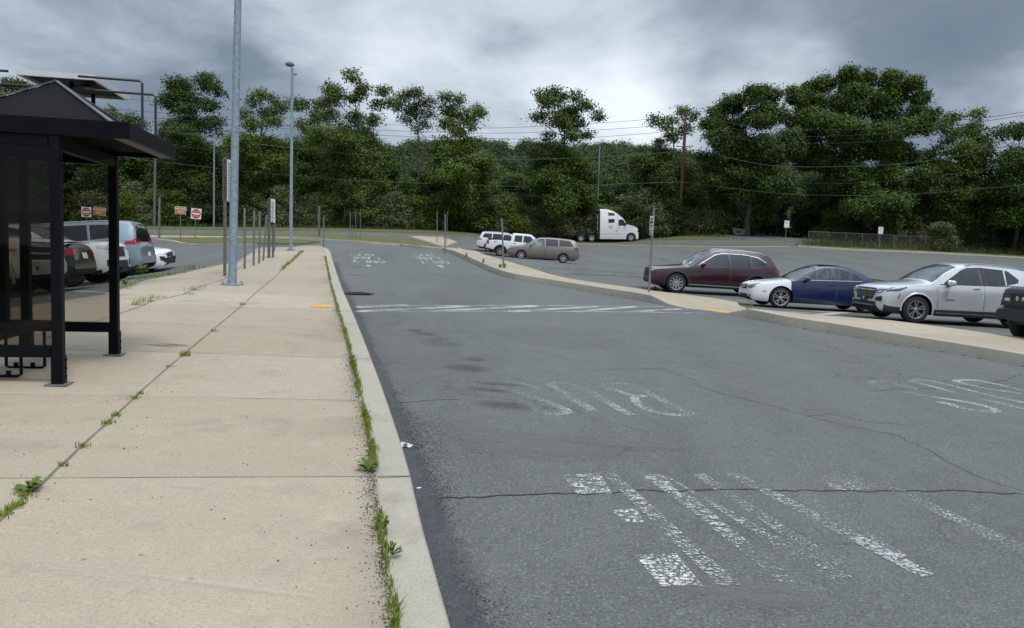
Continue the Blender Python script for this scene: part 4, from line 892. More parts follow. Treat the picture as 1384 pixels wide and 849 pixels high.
# ================================================================== VEHICLES
def pch(keys):
    x = np.array([k[0] for k in keys], float); y = np.array([k[1] for k in keys], float); h = np.diff(x); dl = np.diff(y)/h; m = np.zeros(len(x))
    for i in range(1, len(x)-1):
        if dl[i-1]*dl[i] > 0: w1, w2 = 2*h[i]+h[i-1], h[i]+2*h[i-1]; m[i] = (w1+w2)/(w1/dl[i-1]+w2/dl[i])
    m[0], m[-1] = dl[0], dl[-1]
    def f(q):
        q = np.clip(np.asarray(q, float), x[0], x[-1]); i = np.clip(np.searchsorted(x, q)-1, 0, len(h)-1); t = (q-x[i])/h[i]
        return (2*t**3-3*t**2+1)*y[i]+(t**3-2*t**2+t)*h[i]*m[i]+(-2*t**3+3*t**2)*y[i+1]+(t**3-t**2)*h[i]*m[i+1]
    return f
def pl_slice(poly, x):
    zs = []
    n = len(poly)
    for i in range(n):
        (x0, z0), (x1, z1) = poly[i], poly[(i+1) % n]
        if (x0-x)*(x1-x) <= 0 and x0 != x1: zs.append(z0+(z1-z0)*(x-x0)/(x1-x0))
    return (min(zs), max(zs)) if zs else None
class Car:
    def __init__(s, sp):
        s.sp = sp; s.L = sp['L']; s.zb = pch(sp['zb']); s.top = pch(sp['top']); s._belt = pch(sp['belt']); s.plan = pch(sp['plan'])
        s.tum = sp.get('tumble', .30); s.crown = sp.get('crown', .07); s.prof = pch(sp.get('prof', [(0, .93), (.12, .975), (.35, 1.0), (.62, .995), (.85, .975), (1, .945)])); s.n = sp.get('n', 2.8)
        s.wheels = sp['wheels']; s.R = sp['R']; s.Ra = sp.get('Ra', s.R+.055); s.hood_n = 2.8
    def zs(s, x): return np.minimum(s._belt(x), s.top(x)-.012)
    def yside(s, x, z):
        x = np.asarray(x, float); z = np.asarray(z, float); zb = s.zb(x); zs = s.zs(x); w = s.plan(x); t = np.clip((z-zb)/np.maximum(zs-zb, 1e-3), 0, 1)
        y = w*s.prof(t); dz = np.maximum(z-zs, 0); return np.maximum(y-s.tum*dz-.10*dz*dz, .02)
    def ze(s, x): return np.maximum(s.zs(x), s.top(x)-s.crown)
    def we(s, x): return s.yside(x, s.ze(x))
    def ztop(s, x, y):
        ze = s.ze(x); u = np.clip(np.abs(y)/np.maximum(s.we(x), 1e-3), 0, 1); return ze+(s.top(x)-ze)*(1-u**s.n)
    def zlow(s, x):
        x = np.asarray(x, float); z = s.zb(x).copy()
        for xw in s.wheels:
            d = s.Ra**2-(x-xw)**2; z = np.where(d > 0, np.maximum(z, s.R+np.sqrt(np.maximum(d, 0))), z)
        return np.minimum(z, s.zs(x)-.02)
    def xfront(s, y, z, rear=False):
        xs = np.linspace(0, 1.9, 381)
        if rear: xs = s.L-xs
        ok = (z >= s.zb(xs)-1e-6) & (z <= s.ztop(xs, y)+1e-6) & (abs(y) <= s.yside(xs, z)+1e-6)
        i = int(np.argmax(ok)); return xs[i] if ok[i] else (xs[0])
    def columns(s, extra=()):
        q = np.linspace(0, s.L, 4001); a = np.stack([q, s.top(q), s.plan(q), s.zb(q)], 1); d = np.concatenate([[0], np.cumsum(np.abs(np.diff(a, axis=0)).max(axis=1))]); n = int(d[-1]/s.sp.get('step', .055))
        X = list(np.interp(np.linspace(0, d[-1], n), d, q))
        for xw in s.wheels: X += [xw+s.Ra*math.cos(t) for t in np.linspace(0, PI, 19)]
        for e in extra: X += [e-.0008, e+.0008]
        X = np.unique(np.round(np.clip(X, 0, s.L), 5)); keep = [X[0]]
        for x in X[1:]:
            if x-keep[-1] > .0012: keep.append(x)
        return np.array(keep)
    def side_patch(s, poly, off=.004, rows=5, side=1, step=.06, low=False):
        xs0 = sorted(p[0] for p in poly); X = list(np.arange(xs0[0], xs0[-1], step))+[xs0[-1]]+[p[0] for p in poly]
        if low:
            for xw in s.wheels: X += [xw+s.Ra*math.cos(t) for t in np.linspace(0, PI, 19)]
        X = [x for x in np.unique(np.round(X, 4)) if xs0[0] <= x <= xs0[-1]]; v = []; f = []; k = 0; prev = None
        for x in X:
            e = 1e-5 if x == X[0] else (-1e-5 if x == X[-1] else 0); sl = pl_slice(poly, x+e)
            if sl is None: continue
            z0, z1 = sl
            if low: z0 = max(z0, float(s.zlow(x)))
            z1 = max(z1, z0+.001); z = np.linspace(z0, z1, rows+1); y = s.yside(np.full(rows+1, x), z)+off
            v += [(x, side*yy, zz) for yy, zz in zip(y, z)]
            if prev is not None:
                for r in range(rows): q = (prev+r, k+r, k+r+1, prev+r+1); f.append(q if side < 0 else q[::-1])
            prev = k; k += rows+1
        return v, f
    def end_patch(s, poly, off=.008, rows=5, rear=False, step=.05):
        xs0 = sorted(p[0] for p in poly); Y = sorted(set(np.round(list(np.arange(xs0[0], xs0[-1], step))+[xs0[-1]]+[p[0] for p in poly], 4))); v = []; f = []; prev = None; k = 0
        for y in Y:
            e = 1e-5 if y == Y[0] else (-1e-5 if y == Y[-1] else 0); sl = pl_slice(poly, y+e)
            if sl is None: continue
            z = np.linspace(sl[0], sl[1], rows+1)
            for zz in z: v.append((s.xfront(y, zz, rear)+(off if rear else -off), y, zz))
            if prev is not None:
                for r in range(rows): q = (prev+r, prev+r+1, k+r+1, k+r); f.append(q if not rear else q[::-1])
            prev = k; k += rows+1
        return v, f
def both(poly): return [poly, [(-y, z) for y, z in poly]]
WHEEL_CACHE = {}
def wheel_mesh(R, w, rr, n, rimmat, style):
    key = (R, w, rr, n, rimmat.name, style)
    if key in WHEEL_CACHE: return WHEEL_CACHE[key]
    RX = Matrix.Rotation(PI/2, 4, 'X')      # lathe z -> -y : face towards -y
    ty = MB().lathe([(rr, w*.42), (rr+.012, w*.5), (R-.05, w*.5), (R-.012, w*.42), (R, w*.28), (R, -w*.28), (R-.012, -w*.42), (R-.05, -w*.5), (rr, -w*.5)], 36, RX)
    hub = MB().lathe([(0, w*.12), (rr*.62, w*.12), (rr*.95, w*.06), (rr*.98, -w*.4)], 28, RX)
    ri = MB().lathe([(rr*.90, w*.30), (rr*.93, w*.44), (rr+.004, w*.46), (rr+.004, w*.40), (rr*.97, w*.1)], 36, RX); ri.lathe([(0, w*.40), (rr*.14, w*.40), (rr*.2, w*.34), (rr*.2, w*.2)], 16, RX)
    for k in range(n):
        for da in ((-.13, .13) if style == 'twin' else (0,)):
            a = 2*PI*k/n+PI/2; b = a+da*1.6; p0 = Vector((math.cos(a+da*.6)*rr*.14, -w*.36, math.sin(a+da*.6)*rr*.14)); p1 = Vector((math.cos(b)*rr*.94, -w*.40, math.sin(b)*rr*.94)); t = (p1-p0).normalized(); sd = Vector((t.z, 0, -t.x)); w0, w1 = (rr*.055, rr*.065) if style == 'twin' else (rr*.13, rr*.10)
            if style == 'disc': w0, w1 = rr*.16, rr*.30
            vv = [p0-sd*w0, p0+sd*w0, p1+sd*w1, p1-sd*w1]; up_ = Vector((0, .035, 0)); ri.add([*vv, *[q+up_ for q in vv]], [(0, 1, 2, 3), (0, 4, 5, 1), (1, 5, 6, 2), (2, 6, 7, 3), (3, 7, 4, 0)])
    out = []
    for nm, m, mm in (('wheel', hub, PLASTIC), ('tyre', ty, RUBBER), ('rim', ri, rimmat)):
        me = bpy.data.meshes.new(nm); me.from_pydata(m.v, [], m.f); me.materials.append(mm); me.polygons.foreach_set('use_smooth', [True]*len(me.polygons)); me.set_sharp_from_angle(angle=math.radians(35)); out.append(me)
    WHEEL_CACHE[key] = out; return out
def put_wheel(root, x, y, R, w, rr, n, rimmat, style='single', steer=0):
    a, b, c = wheel_mesh(R, w, rr, n, rimmat, style); o = bpy.data.objects.new('wheel', a); C.objects.link(o); o.parent = root; o.location = (x, y, R); o.rotation_euler = (0, 0, (0 if y < 0 else PI)+steer)
    for nm, me in (('tyre', b), ('rim', c)): q = bpy.data.objects.new(nm, me); C.objects.link(q); q.parent = o
    return o
def build_car(sp, name, label, cat, paint, detail=2, group=None):
    s = Car(sp); root = empty(name, (0, 0, 0), 0, label, cat, group); L = s.L
    wins = sp.get('windows', []); ex = [p[0] for w in wins for p in w[0]]; glz = sp.get('glazing', []); ex += [g_[0] for g_ in glz]+[g_[1] for g_ in glz]
    X = s.columns(ex); v = []; f = []; fm = []; D = {}
    def vid(p):
        k = (round(p[0], 4), round(p[1], 4), round(p[2], 4))
        if k not in D: D[k] = len(v); v.append(p)
        return D[k]
    def strip(A, B, m, flip):
        for r in range(len(A)-1):
            q = [vid(A[r]), vid(B[r]), vid(B[r+1]), vid(A[r+1])]; q2 = []
            for i in q:
                if not q2 or (i != q2[-1] and i != q2[0]): q2.append(i)
            if len(q2) >= 3: f.append(tuple(q2 if not flip else q2[::-1])); fm.append(m)
    two = sp.get('split')        # (x, material index) two colour body
    cab = [min(p[0] for w in wins for p in w[0])-.5, max(p[0] for w in wins for p in w[0])+.5] if wins else [9, 9]
    for x0, x1 in zip(X[:-1], X[1:]):
        xm = (x0+x1)/2; m = 0 if not two or xm > two else 1
        act = []
        for w in wins:
            a, b = pl_slice(w[0], x0+2e-4), pl_slice(w[0], x1-2e-4)
            if a and b: act.append((a, b))
        act.sort(key=lambda q: q[0][0])
        gl = [g_ for g_ in glz if g_[0]-1e-6 <= x0 and x1 <= g_[1]+1e-6]
        for sd in (-1, 1):
            S = lambda x, z0, z1, n: [(x, sd*float(s.yside(x, z)), float(z)) for z in np.linspace(z0, z1, n+1)]
            strip(S(x0, float(s.zlow(x0)), float(s.zs(x0)), 9), S(x1, float(s.zlow(x1)), float(s.zs(x1)), 9), m, sd > 0)
            za, zb2 = float(s.zs(x0)), float(s.zs(x1)); ea, eb = float(s.ze(x0)), float(s.ze(x1))
            if ea > za+1e-4 or eb > zb2+1e-4:
                lo = (za, zb2)
                for (a0, a1), (b0, b1) in act:
                    strip(S(x0, lo[0], min(max(a0, lo[0]), ea), 2), S(x1, lo[1], min(max(b0, lo[1]), eb), 2), m, sd > 0); lo = (min(max(a1, lo[0]), ea), min(max(b1, lo[1]), eb))
                strip(S(x0, lo[0], ea, 3), S(x1, lo[1], eb, 3), m, sd > 0)
            def T(x, y0, y1, n): return [(x, sd*float(y), float(s.ztop(x, y))) for y in np.linspace(y0, y1, n+1)]
            wa, wb = float(s.we(x0)), float(s.we(x1))
            if gl: strip(T(x0, wa, wa-gl[0][2], 3), T(x1, wb, wb-gl[0][2], 3), m, sd > 0)
            elif sp.get('bed') and sp['bed'][0] <= xm <= sp['bed'][1]: strip(T(x0, wa, wa-.07, 2), T(x1, wb, wb-.07, 2), m, sd > 0)
            else: strip(T(x0, wa, 0, 9), T(x1, wb, 0, 9), m, sd > 0)
    for x, fl in ((X[0], False), (X[-1], True)):
        z = np.linspace(float(s.zlow(x)), float(s.zs(x)), 10); w = float(s.we(x)); side = [(x, -float(s.yside(x, q)), float(q)) for q in z]; tp = [(x, y, float(s.ztop(x, y))) for y in np.linspace(-w, w, 19)][1:-1]; o_ = side+tp+[(x, -p[1], p[2]) for p in reversed(side)]
        if not fl: o_ = o_[::-1]
        ids = []
        for p in o_:
            i = vid(p)
            if i not in ids: ids.append(i)
        f.append(tuple(ids)); fm.append(0 if not two or x > two else 1)
    mats = [paint, sp['paint2']] if two else [paint]
    mk('body', v, f, mats, root, True, fm, 32)
    # dark underbody, wheel wells, cabin floor
    W = sp['plan'][len(sp['plan'])//2][1]; un = MB(); zu = max(float(s.zb(L/2))-.02, .16)
    un.box((L/2, 0, (zu+.75)/2), (L-.5, 2*W-.62, .75-zu), None, .03)
    xs_ = [.18]+sorted(s.wheels)+[L-.2]
    for a, b in ((.30, s.wheels[0]-s.Ra-.01), (s.wheels[0]+s.Ra+.01, s.wheels[1]-s.Ra-.01), (s.wheels[1]+s.Ra+.01, L-.30)):
        if b-a > .05: un.box(((a+b)/2, 0, (zu+.1+.6)/2), (b-a, 2*W-.20, .5-zu))
    un.build('underbody', PLASTIC, root)
    # glass
    for i, w in enumerate(wins):
        for sd in (-1, 1):
            poly = [(x, min(z, float(s.ze(x))-.01)) for x, z in w[0]]; vv, ff = s.side_patch(poly, -.004, 3, sd); mk('window', vv, ff, w[1], root, True)
    for g_ in glz:
        xs = np.linspace(g_[0], g_[1], 9); vv = []; ff = []
        for x in xs:
            w = float(s.we(x))-g_[2]; vv += [(x, y, float(s.ztop(x, y))-.002) for y in np.linspace(-w, w, 11)]
        for i in range(8):
            for j in range(10): ff.append((i*11+j, (i+1)*11+j, (i+1)*11+j+1, i*11+j+1))
        mk(g_[3], vv, ff, g_[4], root, True)
    if sp.get('seats'):
        # cabin tub and seats
        x0, x1 = sp['cabin']; zf = sp.get('zf', .95); fl = MB(); X_ = np.linspace(x0, x1, 14); vv = []; ff = []
        for x in X_:
            z = min(zf, float(s.zs(x))-.02); y = float(s.yside(x, z))-.02; vv += [(x, -y, z), (x, y, z)]
        for i in range(13): ff.append((2*i, 2*i+2, 2*i+3, 2*i+1))
        mk('cabin_floor', vv, ff, DARKIN, root)
        sm = sp.get('seat_mat', DARKIN); hz = sp.get('seat_h', .42)
        for x in sp['seats']:
            for y in (-.38, .38):
                st = MB(); M = Matrix.Rotation(.20, 4, 'Y'); st.box((x, y, zf+hz*.35), (.13, .46, hz*.9), M, .05); st.box((x+.05, y, zf+hz*.94), (.10, .26, .20), M, .045); st.box((x+.03, y, zf+hz*.8), (.02, .12, .2), M); st.build('seat', sm, root, True, 60)
        if sp.get('wheel_x'):
            RM = Matrix.Translation((sp['wheel_x'], -.38, zf+.06)) @ Matrix.Rotation(-1.1, 4, 'Y'); MB().tube([RM @ Vector((.19*math.cos(t), .19*math.sin(t), 0)) for t in np.linspace(0, 2*PI, 25)], .016, 6, False).build('steering_wheel', DARKIN, root, True)
    # wheels
    n, rm, st = sp.get('rim', (5, RIM, 'single')); W_ = float(s.plan(s.wheels[0])); tw = sp.get('tw', .225)
    for xw in s.wheels:
        for sd in (-1, 1): put_wheel(root, xw, sd*(float(s.plan(xw))-tw/2-.02), s.R, tw, sp.get('rr', s.R*.66), n, rm, st)
    # patches: (kind, part name, polygon, material, offset)
    for kind, nm, poly, m, off in sp.get('patches', []):
        if kind == 'side':
            for sd in (-1, 1): vv, ff = s.side_patch(poly, off, 4, sd, .05); mk(nm, vv, ff, m, root, True)
        elif kind == 'front' or kind == 'rear':
            vv, ff = s.end_patch(poly, off, 5, kind == 'rear'); mk(nm, vv, ff, m, root, True)
        elif kind in ('front2', 'rear2'):
            for P in both(poly): vv, ff = s.end_patch(P, off, 5, kind == 'rear2'); mk(nm, vv, ff, m, root, True)
    # cladding along the sill and round the arches
    cl = sp.get('clad')
    if cl:
        for sd in (-1, 1):
            c = MB(); xs = [cl.get('x0', .12)]+list(np.arange(cl.get('x0', .12)+.05, cl.get('x1', L-.12), .05)); vv = []; ff = []; k = 0; prev = None
            for x in xs:
                z0 = float(s.zlow(x)); z1 = max(float(s.zb(x))+cl['h'], 0)
                if any(abs(x-xw) < s.Ra for xw in s.wheels): prev = None; continue
                zz = np.linspace(z0, z1, 4); vv += [(x, sd*(float(s.yside(x, z))+.012), z) for z in zz]
                if prev is not None:
                    for r in range(3): q = (prev+r, k+r, k+r+1, prev+r+1); ff.append(q if sd < 0 else q[::-1])
                prev = k; k += 4
            c.add(vv, ff); c2_ = c if not cl.get('lm') else MB()
            for xw in s.wheels:
                vv = []; ff = []
                ts = np.linspace(-.12, PI+.12, 27); lw = cl.get('lip', .07)
                for t in ts:
                    for r_ in (s.Ra-.006, s.Ra+lw*.5, s.Ra+lw):
                        x, z = xw+r_*math.cos(t), s.R+r_*math.sin(t); x = min(max(x, .02), L-.02); z = max(z, float(s.zb(x))-.01); z = min(z, float(s.zs(x))-.02); vv.append((x, sd*(float(s.yside(x, z))+(.016 if r_ < s.Ra+lw-.001 else .006)), z))
                for i in range(26):
                    for j in range(2): q = (3*i+j, 3*i+j+1, 3*i+4+j, 3*i+3+j); ff.append(q if sd > 0 else q[::-1])
                c2_.add(vv, ff)
            c.build('cladding', cl.get('m', PLASTIC), root, True)
            if c2_ is not c: c2_.build('arch_trim', cl['lm'], root, True)
    # doors with their handles, proud of a dark shut line
    for poly, hx, hz_ in sp.get('doors', []):
        for sd in (-1, 1):
            pm = sp.get('door_paint', paint)
            vv, ff = s.side_patch([(x+(.006 if x > np.mean([p[0] for p in poly]) else -.006), z) for x, z in poly], .002, 6, sd, .05, True); sh = mk('door', vv, ff, BLK, root, True)
            vv, ff = s.side_patch(poly, .0055, 6, sd, .05, True); d = mk('door_skin', vv, ff, pm, sh, True)
            y = float(s.yside(hx, hz_)); MB().box((hx, sd*(y+.028), hz_), (.19, .022, .03), None, .010).box((hx-.08, sd*(y+.012), hz_), (.02, .03, .02)).box((hx+.08, sd*(y+.012), hz_), (.02, .03, .02)).build('handle', sp.get('handle_m', pm), sh, True)
    mi = sp.get('mirror')
    if mi:
        x, z, sz = mi
        for sd in (-1, 1):
            y = float(s.yside(x, z)); q = MB().box((x+.02, sd*(y+.15), z+.04), (.13*sz, .24*sz, .15*sz), None, .05*sz); o = q.build('mirror', sp.get('mirror_m', paint), root, True, 60); MB().box((x+.02, sd*(y+.03), z-.035), (.08, .14, .03), None, .01).build('mirror_foot', PLASTIC, o)
    if sp.get('rails'):
        x0, x1, m = sp['rails']
        for sd in (-1, 1):
            P = [(x, sd*(float(s.we(x))-.05), float(s.ztop(x, float(s.we(x))-.05))+.05) for x in np.linspace(x0, x1, 9)]; P[0] = (P[0][0], P[0][1], P[0][2]-.045); P[-1] = (P[-1][0], P[-1][1], P[-1][2]-.045); MB().tube(P, .018, 8).build('roof_rail', m, root, True)
    for (x, y, z, dx, dy, dz, nm, m, bv) in sp.get('boxes', []): MB().box((x, y, z), (dx, dy, dz), None, bv).build(nm, m, root, True, 40)
    return root, s
def place(root, s, px, py, Y, yaw, ref='nose', side=None):
    "put the reference point of the near side at picture column px and depth Y"
    q = at_depth(px, py, Y); c, sn = math.cos(yaw), math.sin(yaw)
    near = -1 if abs(yaw) < PI/2 else 1; W = float(s.plan(s.L/2)); rx = {'nose': 0, 'tail': s.L, 'fw': s.wheels[0], 'rw': s.wheels[1]}[ref]
    ly = near*W if side is None else side*W
    x0 = q[0]-(rx*c-ly*sn); y0 = Y-(rx*sn+ly*c)
    pts = [(s.wheels[i], sd*(W-.12)) for i in (0, 1) for sd in (-1, 1)]; wz = [g1(x0+a*c-b*sn, y0+a*sn+b*c) for a, b in pts]
    slope = ((wz[2]+wz[3])-(wz[0]+wz[1]))/2/(s.wheels[1]-s.wheels[0]); roll = ((wz[1]+wz[3])-(wz[0]+wz[2]))/2/(2*(W-.12))
    z0 = (wz[0]+wz[1])/2-slope*s.wheels[0]
    xd = Vector((c, sn, slope)).normalized(); yd = Vector((-sn, c, roll)).normalized(); zd = xd.cross(yd).normalized(); yd = zd.cross(xd)
    root.matrix_world = Matrix.Translation((x0, y0, z0+.012)) @ Matrix((xd, yd, zd)).transposed().to_4x4(); return root
# --- paints
P_SIL = m_carpaint('silver_paint', (.64, .66, .68), .5, .28); P_WHT = m_carpaint('white_paint', (.74, .76, .78), 0, .35); P_BLU = m_carpaint('dark_blue_paint', (.004, .012, .060), .0, .3); P_MAR = m_carpaint('maroon_paint', (.026, .003, .007), .0, .28)
P_BLK = m_carpaint('black_paint', (.006, .007, .008), .0, .3); P_TAU = m_carpaint('taupe_paint', (.20, .175, .155), .6, .35); P_NAV = m_carpaint('blue_grey_paint', (.25, .31, .36), .45, .32); P_CAM = m_carpaint('charcoal_paint', (.008, .009, .011), .0, .3); P_WSIL = m_carpaint('pearl_white_paint', (.70, .72, .74), .1, .35)
CREAM = mat('cream_upholstery', (.36, .34, .31), .8, var=.1); FLAT = mat('matt_grey_metal', (.30, .31, .32), .4, .6, var=.1)
# --- silver crossover
SUV1 = dict(L=4.65, R=.36, wheels=(.94, 3.665), tw=.225, rr=.235, rim=(5, RIM, 'twin'), crown=.09, tumble=.36,
    zb=[(0, .40), (.05, .30), (.3, .24), (.9, .22), (3.8, .24), (4.3, .30), (4.65, .45)],
    top=[(0, .58), (.02, .76), (.06, .87), (.16, .935), (.5, 1.015), (1.22, 1.12), (1.30, 1.145), (1.7, 1.42), (2.02, 1.57), (2.35, 1.645), (2.9, 1.665), (3.6, 1.63), (4.15, 1.56), (4.28, 1.50), (4.45, 1.22), (4.54, 1.08), (4.62, .95), (4.65, .70)],
    belt=[(0, .56), (.12, .84), (.5, .925), (1.2, 1.0), (1.5, 1.03), (3.4, 1.09), (3.9, 1.12), (4.4, 1.12), (4.6, .92), (4.65, .66)],
    plan=[(0, .60), (.03, .70), (.10, .78), (.22, .835), (.5, .895), (.95, .915), (2.3, .92), (3.7, .92), (4.2, .89), (4.5, .82), (4.62, .76), (4.65, .70)],
    prof=[(0, .955), (.12, .985), (.30, .985), (.52, 1.0), (.72, .995), (.86, .985), (1, .945)],
    windows=[([(1.60, 1.065), (1.72, 1.16), (2.14, 1.455), (2.30, 1.52), (2.62, 1.545), (2.66, 1.085)], GLS), ([(2.78, 1.09), (2.74, 1.545), (3.28, 1.515), (3.30, 1.11)], GLD), ([(3.335, 1.115), (3.325, 1.51), (3.42, 1.49), (3.68, 1.28), (3.64, 1.19)], GLD), ([(3.84, 1.375), (3.90, 1.43), (4.24, 1.40), (4.34, 1.24), (4.28, 1.20)], WIN_DARK)],
    glazing=[(1.33, 2.06, .055, 'windshield', GLS), (4.27, 4.47, .10, 'rear_window', WIN_DARK)], seats=(2.35, 3.25), cabin=(1.35, 4.2), zf=.98, wheel_x=1.85,
    clad=dict(h=.17, lip=.03, x0=.10, x1=4.58, lm=P_SIL), doors=[([(1.50, .42), (1.42, .9), (1.50, 1.00), (2.70, 1.06), (2.72, .42)], 2.50, .99), ([(2.745, .42), (2.735, 1.06), (3.72, 1.10), (3.74, .95), (3.55, .72), (3.40, .42)], 3.58, 1.02)], handle_m=CHROME, mirror=(1.72, 1.06, 1.0),
    patches=[('front', 'grille', [(-.40, .55), (-.50, .80), (-.44, .86), (.44, .86), (.50, .80), (.40, .55)], PLASTIC, .010), ('front', 'grille_bar', [(-.48, .795), (-.48, .815), (.48, .815), (.48, .795)], CHROME, .018), 
             ('front', 'grille_slat', [(-.41, .70), (-.41, .712), (.41, .712), (.41, .70)], FLAT, .016), ('front', 'grille_slat', [(-.41, .765), (-.41, .777), (.41, .777), (.41, .765)], FLAT, .016), ('front', 'grille_slat', [(-.41, .64), (-.41, .652), (.41, .652), (.41, .64)], FLAT, .016),
             ('front2', 'headlight', [(.50, .80), (.50, .855), (.79, .915), (.83, .905), (.78, .83)], LAMPD, .012), ('front2', 'running_light', [(.51, .82), (.51, .842), (.79, .902), (.79, .872)], LENS, .02), ('front2', 'headlight', [(.49, .72), (.51, .785), (.76, .83), (.72, .755)], LAMPD, .012), ('front2', 'lamp', [(.53, .742), (.54, .772), (.73, .808), (.70, .77)], LENS, .02),
             ('front2', 'fog_lamp_recess', [(.52, .53), (.56, .62), (.72, .66), (.755, .64), (.755, .52)], PLASTIC, .012), ('front', 'lower_grille', [(-.62, .36), (-.55, .50), (.55, .50), (.62, .36)], PLASTIC, .014), ('front', 'skid_plate', [(-.50, .385), (-.5, .415), (.5, .415), (.5, .385)], FLAT, .022), ('front', 'emblem', [(-.075, .780), (-.075, .808), (-.025, .808), (-.025, .822), (.025, .822), (.025, .808), (.075, .808), (.075, .780), (.025, .780), (.025, .766), (-.025, .766), (-.025, .780)], mat('gold_emblem', (.6, .40, .10), .25, .8, var=.1), .026),
             ('front', 'licence_plate', [(-.16, .50), (-.16, .635), (.16, .635), (.16, .50)], BLK, .028), ('front', 'plate_mark', [(-.035, .525), (-.035, .61), (.035, .61), (.035, .525)], mat('pale_blue_ink', (.35, .48, .68), .5, var=.1), .032),
             ('side', 'pillar_trim', [(2.665, 1.085), (2.625, 1.545), (2.735, 1.545), (2.775, 1.09)], PLASTIC, .004), ('side', 'window_trim', [(1.52, 1.045), (1.52, 1.062), (3.72, 1.118), (3.72, 1.10)], PLASTIC, .008), ('side', 'sill_strip', [(1.45, .30), (1.45, .318), (3.2, .318), (3.2, .30)], FLAT, .02),
             ('side', 'headlight', [(.13, .79), (.15, .855), (.60, .935), (.66, .925), (.45, .82)], LAMPD, .008), ('side', 'running_light', [(.15, .838), (.16, .853), (.58, .930), (.56, .910)], LENS, .013),
             ('side', 'marker_lamp', [(.395, .62), (.45, .74), (.475, .74), (.42, .62)], REDL, .006), ('rear2', 'tail_light', [(.50, .98), (.50, 1.08), (.82, 1.10), (.82, .98)], REDL, .01)],
    rails=(2.3, 3.9, FLAT))
c1, s1 = build_car(SUV1, 'silver_suv', 'silver compact SUV parked nose in to the island, black lower cladding', 'car', P_SIL)
place(c1, s1, 1239, 420, 19.3, math.radians(3.0), 'fw')
for sd in (-1,):
    y = float(s1.yside(1.75, .60))+.012; text('lettering', 'EQUINOX', .055, Matrix.Translation((1.80, -y, .66)) @ Matrix.Rotation(PI/2, 4, 'X'), LAMPD, c1)
# --- blue sedan with a white front
SED = dict(L=4.48, R=.315, wheels=(.87, 3.54), tw=.215, rr=.232, rim=(5, RIM, 'twin'), crown=.085, tumble=.42, split=1.17, paint2=P_BLU,
    zb=[(0, .30), (.08, .21), (.5, .18), (3.9, .20), (4.3, .26), (4.48, .42)],
    top=[(0, .50), (.02, .62), (.06, .70), (.2, .76), (.6, .83), (1.18, .92), (1.27, .945), (1.65, 1.17), (1.95, 1.32), (2.2, 1.385), (2.55, 1.405), (2.95, 1.385), (3.3, 1.29), (3.68, 1.10), (3.80, 1.06), (4.25, 1.04), (4.40, 1.02), (4.45, .92), (4.48, .7)],
    belt=[(0, .48), (.1, .64), (.5, .74), (1.2, .84), (1.5, .87), (3.3, .93), (3.9, .95), (4.35, .95), (4.45, .80), (4.48, .66)],
    plan=[(0, .52), (.03, .62), (.10, .70), (.25, .78), (.55, .84), (.9, .86), (2.3, .865), (3.5, .86), (4.0, .83), (4.35, .76), (4.48, .68)],
    windows=[([(1.50, .905), (1.62, .96), (2.0, 1.225), (2.18, 1.275), (2.40, 1.285), (2.46, .925)], GLS), ([(2.56, .93), (2.50, 1.285), (2.75, 1.27), (2.98, 1.225), (3.02, .955)], GLS), ([(3.055, .96), (3.02, 1.215), (3.14, 1.17), (3.36, 1.01), (3.34, .97)], GLS)],
    glazing=[(1.29, 1.98, .05, 'windshield', GLS), (3.10, 3.66, .07, 'rear_window', GLS)], seats=(2.25, 3.05), seat_mat=CREAM, seat_h=.36, cabin=(1.3, 3.66), zf=.80, wheel_x=1.72,
    doors=[([(1.36, .30), (1.20, .60), (1.19, .82), (1.5, .86), (2.50, .90), (2.52, .30)], 2.34, .80), ([(2.545, .30), (2.54, .90), (3.36, .94), (3.38, .84), (3.22, .66), (3.10, .30)], 3.22, .83)], door_paint=P_BLU, handle_m=P_BLU, mirror=(1.58, .90, .9), mirror_m=P_BLU,
    patches=[('front', 'grille', [(-.20, .52), (-.24, .62), (-.22, .665), (.22, .665), (.24, .62), (.20, .52)], PLASTIC, .010), ('front', 'grille_slat', [(-.21, .58), (-.21, .588), (.21, .588), (.21, .58)], FLAT, .016), ('front', 'grille_slat', [(-.21, .61), (-.21, .618), (.21, .618), (.21, .61)], FLAT, .016),
             ('front2', 'headlight', [(.30, .565), (.33, .66), (.60, .735), (.69, .73), (.66, .60), (.5, .555)], LAMPD, .012), ('front2', 'lamp', [(.38, .59), (.40, .65), (.52, .68), (.52, .59)], mat('grey_lens', (.2, .21, .22), .1, .4, 1, var=.1), .02), ('front', 'lower_grille', [(-.36, .27), (-.36, .37), (.36, .37), (.36, .27)], PLASTIC, .012), ('front2', 'fog_lamp', [(.48, .30), (.48, .375), (.60, .375), (.60, .30)], mat('grey_lens', (.2, .21, .22)), .012),
             ('side', 'side_marker', [(.30, .475), (.30, .505), (.42, .505), (.42, .475)], AMBER, .006), ('side', 'belt_trim', [(1.5, .893), (1.5, .905), (3.34, .962), (3.34, .95)], CHROME, .008), ('rear2', 'tail_light', [(.40, .78), (.40, .92), (.74, .92), (.74, .78)], REDL, .012)])
c2, s2 = build_car(SED, 'sedan_car', 'dark blue sedan with a mismatched white hood, fender and bumper', 'car', P_BLU)
b2 = [o for o in c2.children if o.name.startswith('body')][0]; b2.data.materials[0] = P_BLU; b2.data.materials[1] = P_WHT
me = MB().tube([Vector((-.014, .055*math.cos(t), .60+.038*math.sin(t))) for t in np.linspace(0, 2*PI, 21)], .006, 5, False); me.tube([(-.014, -.02, .625), (-.014, -.012, .585), (-.014, .03, .585)], .006, 5); me.build('emblem', CHROME, c2)
MB().box((2.45, 0, 1.405), (.62, .72, .008), None, .004).build('sunroof', WIN_DARK, c2)
